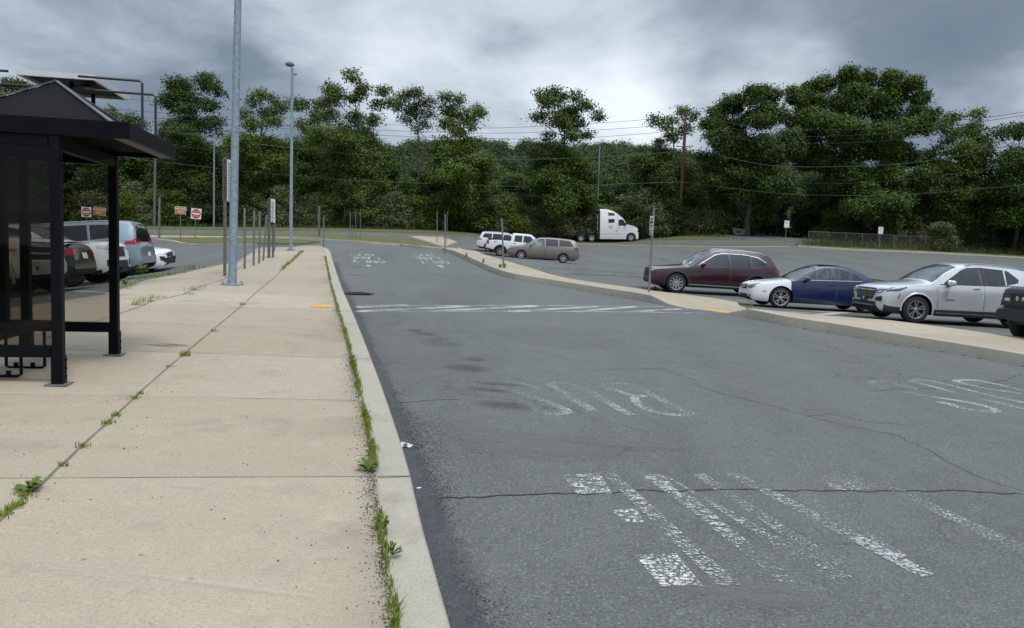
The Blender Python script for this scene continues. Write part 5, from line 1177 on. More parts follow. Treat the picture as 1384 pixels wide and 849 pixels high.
place(c2, s2, 1055.5, 404, 22.6, math.radians(1.0), 'fw')
# --- maroon SUV
SUV2 = dict(L=5.12, R=.385, wheels=(.98, 4.10), tw=.25, rr=.265, rim=(10, RIM, 'single'), crown=.085, tumble=.40,
    zb=[(0, .36), (.08, .28), (.4, .25), (4.5, .27), (4.95, .34), (5.12, .5)],
    top=[(0, .66), (.03, .84), (.08, .925), (.25, .97), (.9, 1.035), (1.32, 1.085), (1.42, 1.115), (1.88, 1.44), (2.22, 1.66), (2.65, 1.76), (3.2, 1.785), (4.0, 1.755), (4.5, 1.68), (4.66, 1.60), (4.92, 1.22), (5.02, 1.12), (5.10, .95), (5.12, .75)],
    belt=[(0, .64), (.1, .84), (.5, .92), (1.5, 1.03), (2.0, 1.06), (4.0, 1.11), (4.6, 1.14), (4.95, 1.08), (5.12, .7)],
    plan=[(0, .74), (.03, .83), (.10, .88), (.3, .94), (.7, .985), (1.0, .99), (4.1, .99), (4.6, .95), (4.95, .88), (5.12, .78)],
    windows=[([(1.80, 1.085), (1.95, 1.20), (2.45, 1.53), (2.72, 1.60), (2.95, 1.63), (3.0, 1.11)], GLD), ([(3.06, 1.115), (3.02, 1.635), (3.60, 1.63), (3.80, 1.605), (3.84, 1.135)], GLD), ([(3.90, 1.17), (3.87, 1.57), (4.12, 1.53), (4.42, 1.36), (4.44, 1.26), (4.3, 1.2)], GLD)],
    glazing=[(1.46, 2.32, .06, 'windshield', GLS), (4.66, 4.92, .1, 'rear_window', WIN_DARK)], seats=(2.8, 3.75), cabin=(1.5, 4.55), zf=1.03,
    clad=dict(h=.08, lip=.085, m=PLASTIC, x0=.2, x1=5.0), doors=[([(1.66, .45), (1.58, .85), (1.60, 1.0), (3.02, 1.085), (3.04, .45)], 2.86, 1.04), ([(3.065, .45), (3.05, 1.085), (4.14, 1.11), (4.16, 1.0), (3.9, .75), (3.72, .45)], 3.98, 1.06)], mirror=(1.96, 1.13, .95),
    rails=(2.45, 4.45, CHROME),
    patches=[('front', 'grille', [(-.46, .52), (-.50, .85), (.50, .85), (.46, .52)], PLASTIC, .01), ('front2', 'grille_wing', [(.455, .55), (.50, .86), (.545, .86), (.53, .55)], FLAT, .018), ('front2', 'headlight', [(.55, .78), (.56, .86), (.84, .89), (.92, .85), (.85, .79)], LAMPD, .012), ('front2', 'lamp', [(.62, .805), (.62, .85), (.80, .86), (.80, .81)], LENS, .02), ('front', 'lower_grille', [(-.66, .36), (-.62, .48), (.62, .48), (.66, .36)], PLASTIC, .012),
             ('side', 'sill_trim', [(1.45, .345), (1.45, .385), (3.66, .375), (3.66, .335)], CHROME, .03), ('side', 'window_trim', [(1.76, 1.11), (1.93, 1.235), (2.44, 1.555), (2.72, 1.628), (3.0, 1.632), (3.0, 1.618), (2.72, 1.606), (2.46, 1.54), (1.96, 1.222)], CHROME, .008), ('side', 'window_trim', [(3.0, 1.618), (3.0, 1.632), (3.62, 1.628), (3.88, 1.59), (4.15, 1.545), (4.46, 1.37), (4.46, 1.34), (4.14, 1.52), (3.86, 1.575), (3.6, 1.61)], CHROME, .008),
             ('side', 'fender_badge', [(1.30, .84), (1.30, .865), (1.58, .885), (1.58, .86)], LAMPD, .008), ('side', 'tail_light', [(4.80, 1.0), (4.78, 1.09), (5.06, 1.08), (5.08, .98)], REDL, .008), ('rear2', 'tail_light', [(.50, 1.0), (.50, 1.09), (.86, 1.09), (.86, 1.0)], REDL, .01)])
c3, s3 = build_car(SUV2, 'maroon_suv', 'glossy dark maroon SUV with chrome roof rails and sill trim', 'car', P_MAR)
MB().box((1.80, 0, 1.325), (.66, 1.2, .012), Matrix.Rotation(-.57, 4, 'Y'), 0).build('sun_shade', mat('foil_shade', (.62, .80, .84), .4, .2, var=.2, vscale=12), c3)
place(c3, s3, 914, 385, 28.8, math.radians(1.0), 'fw')
# --- boxy black off-roader, only its nose in the frame
OFF = dict(L=4.8, R=.41, wheels=(.86, 3.81), tw=.27, rr=.23, rim=(6, RIMD, 'single'), crown=.06, tumble=.14, n=5,
    zb=[(0, .52), (.04, .45), (.4, .42), (4.4, .45), (4.8, .55)],
    top=[(0, .74), (.10, .755), (.16, .78), (.18, 1.12), (.22, 1.19), (.35, 1.22), (1.45, 1.26), (1.52, 1.29), (1.85, 1.72), (1.95, 1.80), (2.3, 1.84), (4.5, 1.82), (4.68, 1.76), (4.74, 1.3), (4.8, .85)],
    belt=[(0, .72), (.17, 1.0), (.25, 1.13), (1.4, 1.16), (4.6, 1.17), (4.75, 1.0), (4.8, .8)],
    plan=[(0, .72), (.03, .80), (.09, .84), (.16, .87), (.2, .90), (.5, .95), (4.4, .95), (4.7, .93), (4.8, .88)],
    windows=[([(1.75, 1.18), (1.98, 1.66), (2.62, 1.70), (2.64, 1.18)], GLD), ([(2.76, 1.18), (2.74, 1.70), (3.55, 1.70), (3.58, 1.19)], GLD), ([(3.66, 1.19), (3.64, 1.70), (4.45, 1.68), (4.5, 1.2)], WIN_DARK)], glazing=[(1.53, 1.86, .07, 'windshield', GLS), (4.68, 4.74, .12, 'rear_window', WIN_DARK)], seats=(2.5, 3.4), cabin=(1.55, 4.6), zf=1.05,
    clad=dict(h=.14, lip=.11, x0=.05, x1=4.75), doors=[([(1.5, .55), (1.48, 1.12), (2.68, 1.14), (2.70, .55)], 2.5, 1.05), ([(2.73, .55), (2.72, 1.14), (3.6, 1.15), (3.6, .95), (3.4, .8), (3.3, .55)], 3.48, 1.06)], mirror=(1.72, 1.16, 1.0), mirror_m=PLASTIC,
    patches=[('front', 'bumper', [(-.80, .50), (-.80, .70), (.80, .70), (.80, .50)], PLASTIC, .02), ('front', 'grille', [(-.84, .80), (-.84, 1.04), (.84, 1.04), (.84, .80)], PLASTIC, .012), ('front', 'grille_slat', [(-.5, .93), (-.5, .945), (.5, .945), (.5, .93)], LAMPD, .02), ('front', 'grille_slat', [(-.5, .85), (-.5, .865), (.5, .865), (.5, .85)], LAMPD, .02),
             ('front2', 'headlight', [(.56, .84), (.54, .92), (.56, 1.0), (.66, 1.03), (.78, 1.0), (.80, .92), (.78, .84), (.66, .81)], LAMPD, .022), ('front2', 'lamp', [(.60, .89), (.60, .95), (.74, .95), (.74, .89)], LENS, .03), ('front', 'recess', [(-.55, .56), (-.55, .65), (.55, .65), (.55, .56)], BLK, .026)])
c4, s4 = build_car(OFF, 'black_suv', 'boxy black off road SUV, only its nose in view at the right edge', 'car', P_BLK)
place(c4, s4, 1336, 420, 16.4, math.radians(7), 'nose', 1)
yv = .62
lt = 'BRONCO'
for k, ch in enumerate(lt): text('lettering', ch, .13, Matrix.Translation((.155, .42-.168*k, .955)) @ Matrix.Rotation(-PI/2, 4, 'Z') @ Matrix.Rotation(PI/2, 4, 'X'), WHITEP, c4, 'CENTER', .004)
# --- taupe minivan
VAN = dict(L=5.14, R=.34, wheels=(1.02, 4.02), tw=.225, rr=.22, rim=(7, RIM, 'single'), crown=.09, tumble=.34, step=.075,
    zb=[(0, .34), (.1, .25), (.5, .2), (4.6, .24), (5.0, .3), (5.14, .45)],
    top=[(0, .62), (.03, .80), (.1, .88), (.5, .98), (1.1, 1.09), (1.22, 1.13), (1.75, 1.46), (2.1, 1.63), (2.5, 1.72), (3.2, 1.75), (4.3, 1.72), (4.75, 1.66), (4.86, 1.58), (5.02, 1.15), (5.1, .98), (5.14, .7)],
    belt=[(0, .60), (.12, .80), (.6, .9), (1.2, .98), (1.6, 1.02), (4.4, 1.10), (4.9, 1.1), (5.1, .9), (5.14, .66)],
    plan=[(0, .62), (.04, .74), (.14, .83), (.4, .92), (.8, .97), (1.1, .98), (4.1, .98), (4.7, .95), (5.0, .88), (5.14, .78)],
    windows=[([(1.58, 1.06), (1.66, 1.14), (2.14, 1.52), (2.30, 1.58), (2.58, 1.60), (2.64, 1.10)], GLS), ([(2.72, 1.10), (2.68, 1.605), (3.55, 1.61), (3.60, 1.13)], WIN_DARK), ([(3.68, 1.135), (3.64, 1.61), (4.42, 1.58), (4.66, 1.25), (4.62, 1.18)], WIN_DARK)], glazing=[(1.24, 2.12, .06, 'windshield', GLS), (4.86, 5.02, .12, 'rear_window', WIN_DARK)], seats=(2.5,), cabin=(1.3, 3.4), zf=.98,
    doors=[([(1.52, .30), (1.48, .9), (1.55, 1.02), (2.66, 1.07), (2.68, .30)], 2.5, 1.0), ([(2.70, .30), (2.69, 1.07), (3.66, 1.11), (3.66, .8), (3.62, .30)], 2.86, 1.0)], mirror=(1.66, 1.08, .95),
    patches=[('front', 'grille', [(-.35, .62), (-.35, .80), (.35, .80), (.35, .62)], PLASTIC, .01), ('front2', 'headlight', [(.42, .66), (.42, .82), (.78, .88), (.84, .82), (.74, .68)], LENS, .012), ('front', 'lower_grille', [(-.5, .34), (-.5, .46), (.5, .46), (.5, .34)], PLASTIC, .012), ('side', 'tail_light', [(4.78, .98), (4.74, 1.12), (4.98, 1.12), (5.06, .98)], REDL, .008), ('side', 'rub_strip', [(1.5, .46), (1.5, .50), (3.6, .50), (3.6, .46)], P_TAU, .012), ('rear2', 'tail_light', [(.66, .95), (.66, 1.12), (.92, 1.12), (.92, .95)], REDL, .01)])
c5, s5 = build_car(VAN, 'minivan', 'taupe minivan parked with its nose at the island, seen from the side', 'minivan', P_TAU, 1)
place(c5, s5, 684.5, 345, 52.6, math.radians(-1), 'nose')
# --- pickups
def pickup(two):
    return dict(L=5.85, R=.40, wheels=(1.02, 4.70), tw=.26, rr=.235, rim=(6, RIM, 'single'), crown=.07, tumble=.22, step=.075, n=4,
    zb=[(0, .42), (.08, .36), (.5, .36), (5.3, .42), (5.7, .5), (5.85, .56)],
    top=[(0, .85), (.03, 1.08), (.08, 1.15), (.5, 1.20), (1.45, 1.26), (1.55, 1.30), (2.0, 1.68), (2.25, 1.84), (2.6, 1.90), (3.7, 1.89), (3.84, 1.82), (3.90, 1.46), (3.92, 1.30), (5.70, 1.33), (5.80, 1.31), (5.83, 1.0), (5.85, .8)],
    belt=[(0, .8), (.06, 1.02), (.6, 1.09), (1.5, 1.14), (3.9, 1.2), (3.95, 1.26), (5.75, 1.28), (5.85, .75)],
    plan=[(0, .84), (.04, .90), (.12, .94), (.5, .985), (1.0, 1.0), (4.7, 1.0), (5.6, .985), (5.85, .95)],
    windows=[([(1.95, 1.22), (2.08, 1.36), (2.36, 1.70), (2.46, 1.73), (2.92, 1.74), (2.96, 1.22)], WIN_DARK), ([(3.06, 1.22), (3.02, 1.74), (3.62, 1.73), (3.68, 1.24)], WIN_DARK)], glazing=[(1.60, 2.24, .06, 'windshield', GLS), (3.84, 3.90, .12, 'rear_window', WIN_DARK)], seats=(2.8,), cabin=(1.6, 3.8), zf=1.1, bed=(3.94, 5.74),
    boxes=[(4.84, 0, .95, 1.8, 1.8, .04, 'bed_floor', DARKIN, 0), (4.84, -.93, 1.12, 1.8, .03, .36, 'bed_wall', DARKIN, 0), (4.84, .93, 1.12, 1.8, .03, .36, 'bed_wall', DARKIN, 0), (5.90, 0, .58, .14, 1.84, .20, 'rear_bumper', PLASTIC, .03)],
    doors=[([(1.80, .50), (1.74, 1.15), (2.98, 1.18), (3.0, .50)], 2.8, 1.10), ([(3.03, .50), (3.02, 1.18), (3.84, 1.2), (3.84, .50)], 3.62, 1.10)], mirror=(2.08, 1.24, 1.15), handle_m=PLASTIC, mirror_m=PLASTIC, clad=dict(h=.09, lip=.075, x0=.2, x1=5.8),
    patches=[('front', 'grille', [(-.62, .72), (-.66, 1.08), (.66, 1.08), (.62, .72)], PLASTIC, .012), ('front', 'grille_bar', [(-.65, .98), (-.65, 1.05), (.65, 1.05), (.65, .98)], CHROME, .022), ('front', 'grille_bar', [(-.64, .82), (-.64, .87), (.64, .87), (.64, .82)], CHROME, .022), ('front2', 'headlight', [(.66, .78), (.68, 1.06), (.93, 1.08), (.95, .80)], LENS, .014), ('front2', 'turn_lamp', [(.68, .88), (.68, .93), (.95, .93), (.95, .88)], AMBER, .024), ('front', 'bumper', [(-.92, .46), (-.92, .68), (.92, .68), (.92, .46)], CHROME, .03), ('front2', 'tow_hook', [(.44, .50), (.44, .58), (.52, .58), (.52, .50)], BLK, .036),
             ('side', 'tail_light', [(5.62, .92), (5.62, 1.18), (5.80, 1.18), (5.80, .92)], REDL, .01), ('rear2', 'tail_light', [(.80, .92), (.80, 1.18), (.96, 1.18), (.96, .92)], REDL, .012), ('rear', 'tailgate', [(-.76, .66), (-.76, 1.24), (.76, 1.24), (.76, .66)], mat('tailgate_grey', (.16, .16, .165), .5, .2, var=.1), .006)])
c6, s6 = build_car(pickup(0), 'pickup_truck', 'white pickup truck with dark bumper parked behind the taupe minivan', 'pickup truck', P_WHT, 1)
place(c6, s6, 656, 337, 58.5, math.radians(180), 'tail')
yd_ = float(s6.yside(5.1, 1.12))+.012; text('lettering', '4x4', .17, Matrix.Translation((5.1, yd_, 1.13)) @ Matrix.Rotation(PI, 4, 'Z') @ Matrix.Rotation(PI/2, 4, 'X'), LAMPD, c6)
# --- generic crossover body used for other SUVs (own sizes)
def suv(L, H, W, R, wb0, wb1, paint2=None, square=False, **kw):
    k = H/1.70; e = .10 if square else .22
    top = [(0, .80*k), (.03, .98*k), (.09, 1.04*k), (.4, 1.09*k), (L*.24, 1.15*k), (L*.26, 1.19*k), (L*.34, 1.46*k), (L*.39, 1.61*k), (L*.46, 1.685*k), (L*.56, 1.70*k), (L*.86, 1.67*k), (L-e-.16, 1.60*k), (L-e, 1.25*k), (L-.10, 1.05*k), (L-.03, .95*k), (L, .75*k)]
    belt = [(0, .78*k), (.12, .93*k), (.5, 1.0*k), (L*.25, 1.06*k), (L*.4, 1.09*k), (L*.85, 1.14*k), (L-.2, 1.12*k), (L-.04, .9*k), (L, .7*k)]
    plan = [(0, W-.24), (.04, W-.15), (.15, W-.08), (.5, W-.01), (L*.3, W), (L*.8, W), (L-.4, W-.03), (L-.12, W-.08), (L, W-.18)]
    w1, w2, w3, w4 = L*.335, L*.545, L*.735, L*.90
    d = dict(L=L, R=R, wheels=(wb0, wb1), tw=.24, rr=R*.68, rim=(5, RIM, 'single'), crown=.085, tumble=.32, step=.075, zb=[(0, .40), (.08, .30), (.5, .25), (L-.6, .28), (L-.1, .38), (L, .5)], top=top, belt=belt, plan=plan,
      windows=[([(w1, 1.12*k), (w1+.10, 1.2*k), (L*.405, 1.50*k), (L*.44, 1.57*k), (w2-.06, 1.585*k), (w2-.02, 1.14*k)], WIN_DARK), ([(w2+.06, 1.14*k), (w2+.02, 1.585*k), (w3-.06, 1.58*k), (w3-.02, 1.16*k)], WIN_DARK), ([(w3+.05, 1.17*k), (w3+.02, 1.575*k), (w4-.16, 1.54*k), (w4, 1.30*k), (w4-.02, 1.2*k)], WIN_DARK)],
      glazing=[(L*.265, L*.392, .06, 'windshield', GLS), (L-e-.16, L-e+.005, .11, 'rear_window', WIN_DARK)], seats=(L*.48,), cabin=(L*.27, L*.85), zf=1.03*k,
      doors=[([(L*.325, .42), (L*.31, 1.0*k), (w2-.03, 1.1*k), (w2-.02, .42)], w2-.22, 1.03*k), ([(w2+.01, .42), (w2, 1.1*k), (w3+.1, 1.13*k), (w3+.1, .9*k), (w3-.1, .42)], w3-.08, 1.04*k)], mirror=(w1+.12, 1.13*k, 1.0), clad=dict(h=.10, lip=.06, x0=.15, x1=L-.1),
      patches=[('front', 'grille', [(-.42, .66*k), (-.46, .92*k), (.46, .92*k), (.42, .66*k)], PLASTIC, .012), ('front2', 'headlight', [(.50, .82*k), (.50, .94*k), (W-.12, .97*k), (W-.08, .88*k)], LENS, .014), ('front', 'lower_grille', [(-.60, .40), (-.56, .56*k), (.56, .56*k), (.60, .40)], PLASTIC, .012), ('front2', 'fog_lamp_recess', [(W-.34, .46), (W-.32, .62), (W-.17, .62), (W-.16, .46)], PLASTIC, .014), ('rear2', 'tail_light', [(.42, .98*k), (.42, 1.12*k), (W-.07, 1.12*k), (W-.07, .98*k)], REDL, .012), ('side', 'tail_light', [(L-.42, .99*k), (L-.38, 1.09*k), (L-.14, 1.08*k), (L-.10, .97*k)], REDL, .008), ('rear', 'licence_plate', [(-.16, .72), (-.16, .85), (.16, .85), (.16, .72)], WHITEP, .02)])
    d.update(kw); return d
sp7 = suv(4.82, 1.70, .92, .35, .95, 3.75, rails=(2.0, 4.2, FLAT)); c7, s7 = build_car(sp7, 'white_suv', 'white wagon SUV beyond the white pickup, its red tail light towards the lane', 'car', P_WSIL, 1); place(c7, s7, 643, 335, 62.5, math.radians(180), 'tail')
# left lot
sp8 = suv(5.33, 1.94, 1.0, .42, .98, 4.09, square=True, rails=(2.3, 4.7, CHROME)); c8, s8 = build_car(sp8, 'large_suv', 'blue grey full size SUV seen past the far shelter post, tail towards the sidewalk', 'car', P_NAV, 1); place(c8, s8, 218, 360, 25.0, math.radians(11), 'tail', 1)
for z, n_ in ((1.165, 'belt_trim'),):
    k8 = 1.94/1.70
    for sd in (-1, 1): vv, ff = s8.side_patch([(1.75, 1.105*k8), (1.75, 1.12*k8), (4.75, 1.165*k8), (4.75, 1.15*k8)], .008, 1, sd); mk('belt_trim', vv, ff, CHROME, c8)
sp9 = suv(5.11, 1.80, .97, .39, .95, 3.99, paint2=None); sp9['patches'] += [('side', 'side_marker', [(.46, .72), (.50, .86), (.53, .86), (.49, .72)], REDL, .008)]
c9, s9 = build_car(sp9, 'white_suv', 'white SUV with black grille and lower air intakes, nose beside the far shelter post', 'car', P_WHT, 1); place(c9, s9, 183, 372, 21.4, math.radians(188), 'nose', -1)
CAMR = dict(L=4.85, R=.335, wheels=(.96, 3.78), tw=.215, rr=.22, rim=(5, RIMD, 'single'), crown=.085, tumble=.40, step=.075,
    zb=[(0, .30), (.08, .22), (.5, .19), (4.2, .22), (4.65, .30), (4.85, .44)],
    top=[(0, .55), (.03, .70), (.1, .76), (.5, .86), (1.28, .99), (1.36, 1.01), (1.8, 1.26), (2.1, 1.39), (2.5, 1.455), (3.0, 1.44), (3.5, 1.32), (4.0, 1.13), (4.15, 1.095), (4.65, 1.08), (4.76, 1.07), (4.80, .96), (4.85, .70)],
    belt=[(0, .52), (.1, .66), (.5, .76), (1.3, .90), (3.5, .985), (4.2, 1.0), (4.68, .99), (4.8, .85), (4.85, .66)], plan=[(0, .62), (.05, .75), (.2, .84), (.6, .90), (1.0, .91), (3.8, .91), (4.4, .87), (4.72, .80), (4.85, .72)],
    windows=[([(1.62, .95), (1.72, 1.01), (2.12, 1.28), (2.32, 1.335), (2.58, 1.345), (2.62, .975)], WIN_DARK), ([(2.72, .98), (2.68, 1.345), (3.0, 1.335), (3.3, 1.27), (3.34, 1.0)], WIN_DARK)], glazing=[(1.38, 2.1, .05, 'windshield', GLS), (3.3, 3.98, .07, 'rear_window', WIN_DARK)], seats=(2.4,), cabin=(1.4, 3.9), zf=.86,
    doors=[([(1.5, .32), (1.36, .7), (1.38, .89), (2.66, .95), (2.68, .32)], 2.48, .87), ([(2.7, .32), (2.7, .95), (3.6, .985), (3.6, .9), (3.42, .7), (3.3, .32)], 3.42, .9)], mirror=(1.72, .97, .95),
    patches=[('side', 'tail_light', [(4.22, .89), (4.20, .93), (4.60, .955), (4.72, .93), (4.66, .80), (4.50, .81)], REDL, .008), ('side', 'tail_light_chrome', [(4.16, .925), (4.2, .945), (4.62, .965), (4.72, .95), (4.6, .945)], LENS, .014), ('rear2', 'tail_light', [(.42, .80), (.40, .93), (.78, .95), (.80, .80)], REDL, .014), ('rear', 'licence_plate', [(-.16, .72), (-.16, .86), (.16, .86), (.16, .72)], WHITEP, .02), ('rear', 'lower_bumper', [(-.72, .36), (-.7, .48), (.7, .48), (.72, .36)], PLASTIC, .012), ('front2', 'headlight', [(.4, .62), (.4, .72), (.8, .78), (.84, .7)], LENS, .012)],
    boxes=[(4.70, 0, 1.095, .16, 1.3, .02, 'spoiler', P_CAM, .008)])
c10, s10 = build_car(CAMR, 'sedan_car', 'black sedan with red tail light behind the near shelter post, parked tail to the sidewalk', 'car', P_CAM, 1); place(c10, s10, 139, 366, 18.4, math.radians(12), 'tail', 1)
sp11 = pickup(1); c11, s11 = build_car(sp11, 'pickup_truck', 'white pickup with chrome front bars seen through the shelter panel, nose behind the near post', 'pickup truck', P_WHT, 1); place(c11, s11, 97, 370, 16.2, math.radians(188), 'nose', -1)
sp12 = dict(CAMR); sp12 = {k: v for k, v in CAMR.items()}; sp12['patches'] = [p for p in CAMR['patches'] if p[1] != 'tail_light_chrome']+[('front', 'grille', [(-.34, .52), (-.36, .66), (.36, .66), (.34, .52)], PLASTIC, .012), ('front', 'lower_grille', [(-.5, .30), (-.5, .42), (.5, .42), (.5, .30)], PLASTIC, .012)]; sp12['boxes'] = []; sp12['rim'] = (5, RIM, 'single')
c12, s12 = build_car(sp12, 'sedan_car', 'silver car at the far left, seen through the shelter panels', 'car', P_SIL, 1); place(c12, s12, 34, 375, 13.4, math.radians(188), 'nose', -1)
sp13 = {k: v for k, v in sp12.items()}; sp13['patches'] = sp13['patches']+[('front', 'bumper_insert', [(-.7, .36), (-.72, .5), (.72, .5), (.7, .36)], PLASTIC, .014), ('front2', 'air_vent', [(.55, .40), (.62, .56), (.80, .6), (.80, .44)], PLASTIC, .016)]
c13, s13 = build_car(sp13, 'sedan_car', 'white car with black bumper trim, its nose showing past the blue grey SUV', 'car', P_WHT, 1); place(c13, s13, 243, 353, 28.2, math.radians(188), 'nose', -1)
# --- semi truck tractor
TRK = dict(L=4.75, R=.50, wheels=(.98, 9.0), Ra=.60, tw=.28, rr=.3, crown=.10, tumble=.03, step=.11, n=4, prof=[(0, .97), (.3, 1.0), (.7, 1.0), (1, .98)],
    zb=[(0, .38), (.1, .30), (.6, .30), (4.75, .36)],
    top=[(0, 1.0), (.06, 1.45), (.2, 1.70), (.5, 1.86), (1.35, 2.08), (1.5, 2.15), (1.85, 2.75), (1.98, 2.90), (2.15, 3.02), (2.6, 3.40), (3.1, 3.68), (3.7, 3.86), (4.3, 3.93), (4.75, 3.95)],
    belt=[(0, .95), (.1, 1.35), (.5, 1.62), (1.4, 1.85), (1.7, 1.9), (4.75, 1.9)], plan=[(0, .80), (.06, .95), (.25, 1.08), (.7, 1.18), (1.5, 1.22), (4.75, 1.24)],
    windows=[([(1.66, 1.93), (1.72, 2.25), (1.92, 2.62), (2.02, 2.68), (2.52, 2.70), (2.52, 1.93)], WIN_DARK), ([(3.0, 2.30), (3.0, 2.75), (3.75, 2.75), (3.75, 2.30)], WIN_DARK), ([(2.95, 3.15), (3.0, 3.42), (3.75, 3.55), (3.75, 3.15)], WIN_DARK)], glazing=[(1.52, 1.86, .10, 'windshield', WIN_DARK)],
    doors=[([(1.62, .75), (1.60, 1.85), (2.60, 1.86), (2.60, .75)], 2.42, 1.75)], handle_m=LAMPD, mirror=(1.62, 2.15, 1.6), mirror_m=PLASTIC,
    patches=[('front2', 'headlight', [(.62, 1.02), (.66, 1.28), (1.02, 1.40), (1.08, 1.15)], LAMPD, .02), ('front', 'grille', [(-.5, .62), (-.55, 1.4), (.55, 1.4), (.5, .62)], PLASTIC, .02), ('side', 'panel_seam', [(2.62, .9), (2.62, 3.3), (2.635, 3.3), (2.635, .9)], LAMPD, .008), ('side', 'sill_seam', [(1.7, .95), (1.7, .97), (4.72, .97), (4.72, .95)], LAMPD, .01), ('side', 'badge', [(3.3, 1.62), (3.3, 1.70), (3.5, 1.70), (3.5, 1.62)], LAMPD, .01), ('side', 'badge', [(2.72, 1.28), (2.72, 1.36), (2.85, 1.36), (2.85, 1.28)], P_BLU, .01), ('side', 'mark', [(3.25, 1.80), (3.25, 1.88), (3.75, 1.88), (3.75, 1.80)], mat('print_grey', (.1, .1, .1)), .008)])
c14, s14 = build_car(TRK, 'semi_truck', 'white semi truck cab without trailer on the far road, facing right', 'truck', P_WHT, 1)
for ch in list(c14.children):
    if ch.name.split('.')[0] in ('wheel', 'underbody'):
        for g_ in list(ch.children): bpy.data.objects.remove(g_)
        bpy.data.objects.remove(ch)
MB().box((2.4, 0, .62), (4.4, 1.5, .6)).build('underbody', PLASTIC, c14)
fr = MB(); [fr.box((6.1, y, .88), (3.9, .12, .26)) for y in (-.45, .45)]; fr.box((7.0, 0, 1.05), (1.0, .9, .12)); fr.box((4.95, 0, .9), (.5, 2.2, .5), None, .05); fr.build('frame', PLASTIC, c14)
f5 = MB().lathe([(0, 0), (.5, 0), (.5, .08), (0, .08)], 20, Matrix.Translation((6.6, 0, 1.12))); f5.build('fifth_wheel', LAMPD, c14)
ed = MB(); ed.box((4.86, -1.13, 2.35), (.22, .18, 2.9), None, .04); ed.box((4.86, 1.13, 2.35), (.22, .18, 2.9), None, .04); ed.box((4.82, 0, 2.4), (.05, 2.1, 2.6)); ed.build('side_fairing', PLASTIC, c14)
ex = MB()
for z in (1.6, 2.3, 3.0): ex.box((5.05, -.9, z), (.14, .5, .58), None, .03); ex.box((5.05, .9, z), (.14, .5, .58), None, .03)
ex.build('rear_panel', FLAT, c14)
for xw in (.98,):
    for sd in (-1, 1): put_wheel(c14, xw, sd*1.08, .50, .28, .30, 8, RIM, 'disc')
for xw in (5.75, 7.05):
    for sd in (-1, 1): put_wheel(c14, xw, sd*1.0, .50, .50, .28, 8, RIM, 'disc')
for xw in (5.75, 7.05):
    for sd in (-1, 1): MB().box((xw, sd*1.0, 1.08), (.9, .5, .03), None, .01).build('mud_guard', PLASTIC, c14)
MB().box((7.85, 0, .75), (.06, 2.3, .5), None, .02).build('mud_flap', PLASTIC, c14)
s14.wheels = (.98, 7.05); place(c14, s14, 864, 320, 90.5, math.radians(180), 'nose')
# ================================================================== TREES
LEAVES = {k: m_leaf('leaf_'+k, a, b, .22) for k, a, b in (('oak', (0.049, 0.086, 0.011), (0.140, 0.200, 0.028)), ('maple', (0.033, 0.068, 0.009), (0.100, 0.158, 0.021)), ('dark', (0.024, 0.046, 0.009), (0.065, 0.103, 0.017)), ('olive', (0.071, 0.096, 0.035), (0.221, 0.258, 0.102)), ('yellow', (0.065, 0.096, 0.011), (0.155, 0.200, 0.024)), ('grey', (0.045, 0.067, 0.024), (0.109, 0.142, 0.050)), ('conifer', (0.023, 0.052, 0.015), (0.070, 0.106, 0.029)), ('hill', (0.034, 0.059, 0.015), (0.081, 0.120, 0.029)))}
def leafcloud(lobes, dens, size, R, clump=.5, shell=.45, aspect=.62, rough=1):
    "lobes: x,y,z,rx,ry,rz -> quads"
    Vs = []
    sub = []
    for x, y, z, a, b, c in lobes:
        if rough <= 0: sub.append((x, y, z, a, b, c)); continue
        sub.append((x, y, z, a*.74, b*.74, c*.7))
        for _ in range(7):
            d = R.normal(size=3); d /= np.linalg.norm(d); q = R.uniform(.28, .52); e = R.uniform(.55, .95); sub.append((x+d[0]*a*e, y+d[1]*b*e, z+d[2]*c*e, a*q, b*q, c*q*.8))
    for x, y, z, a, b, c in sub:
        n = int(1.65*dens*(a*b*c)**(2/3)); 
        if n < 3: n = 3
        d = R.normal(size=(n, 3)); d /= np.linalg.norm(d, axis=1)[:, None]; rad = (shell+(1-shell)*R.random(n)**.6)*(1+R.normal(0, .10, n)); cen = np.array([x, y, z])+d*rad[:, None]*np.array([a, b, c])
        k = 10; off = R.normal(size=(n, k, 3))*clump*np.array([1, 1, .6]); P = (cen[:, None]+off).reshape(-1, 3); m = len(P)
        nrm = np.repeat(d, k, axis=0)*.9+R.normal(size=(m, 3))*.5+np.array([0, 0, .6]); nrm /= np.linalg.norm(nrm, axis=1)[:, None]
        t = np.cross(nrm, R.normal(size=(m, 3))); t /= np.linalg.norm(t, axis=1)[:, None]+1e-9; s = np.cross(nrm, t); sz = size*.72*R.uniform(.55, 1.25, m)[:, None]
        Vs.append(np.stack([P-t*sz*.5, P+s*sz*.5*aspect, P+t*sz*.5, P-s*sz*.5*aspect], 1))
    Vv = np.concatenate(Vs).reshape(-1, 3); return Vv, np.arange(len(Vv)).reshape(-1, 4)
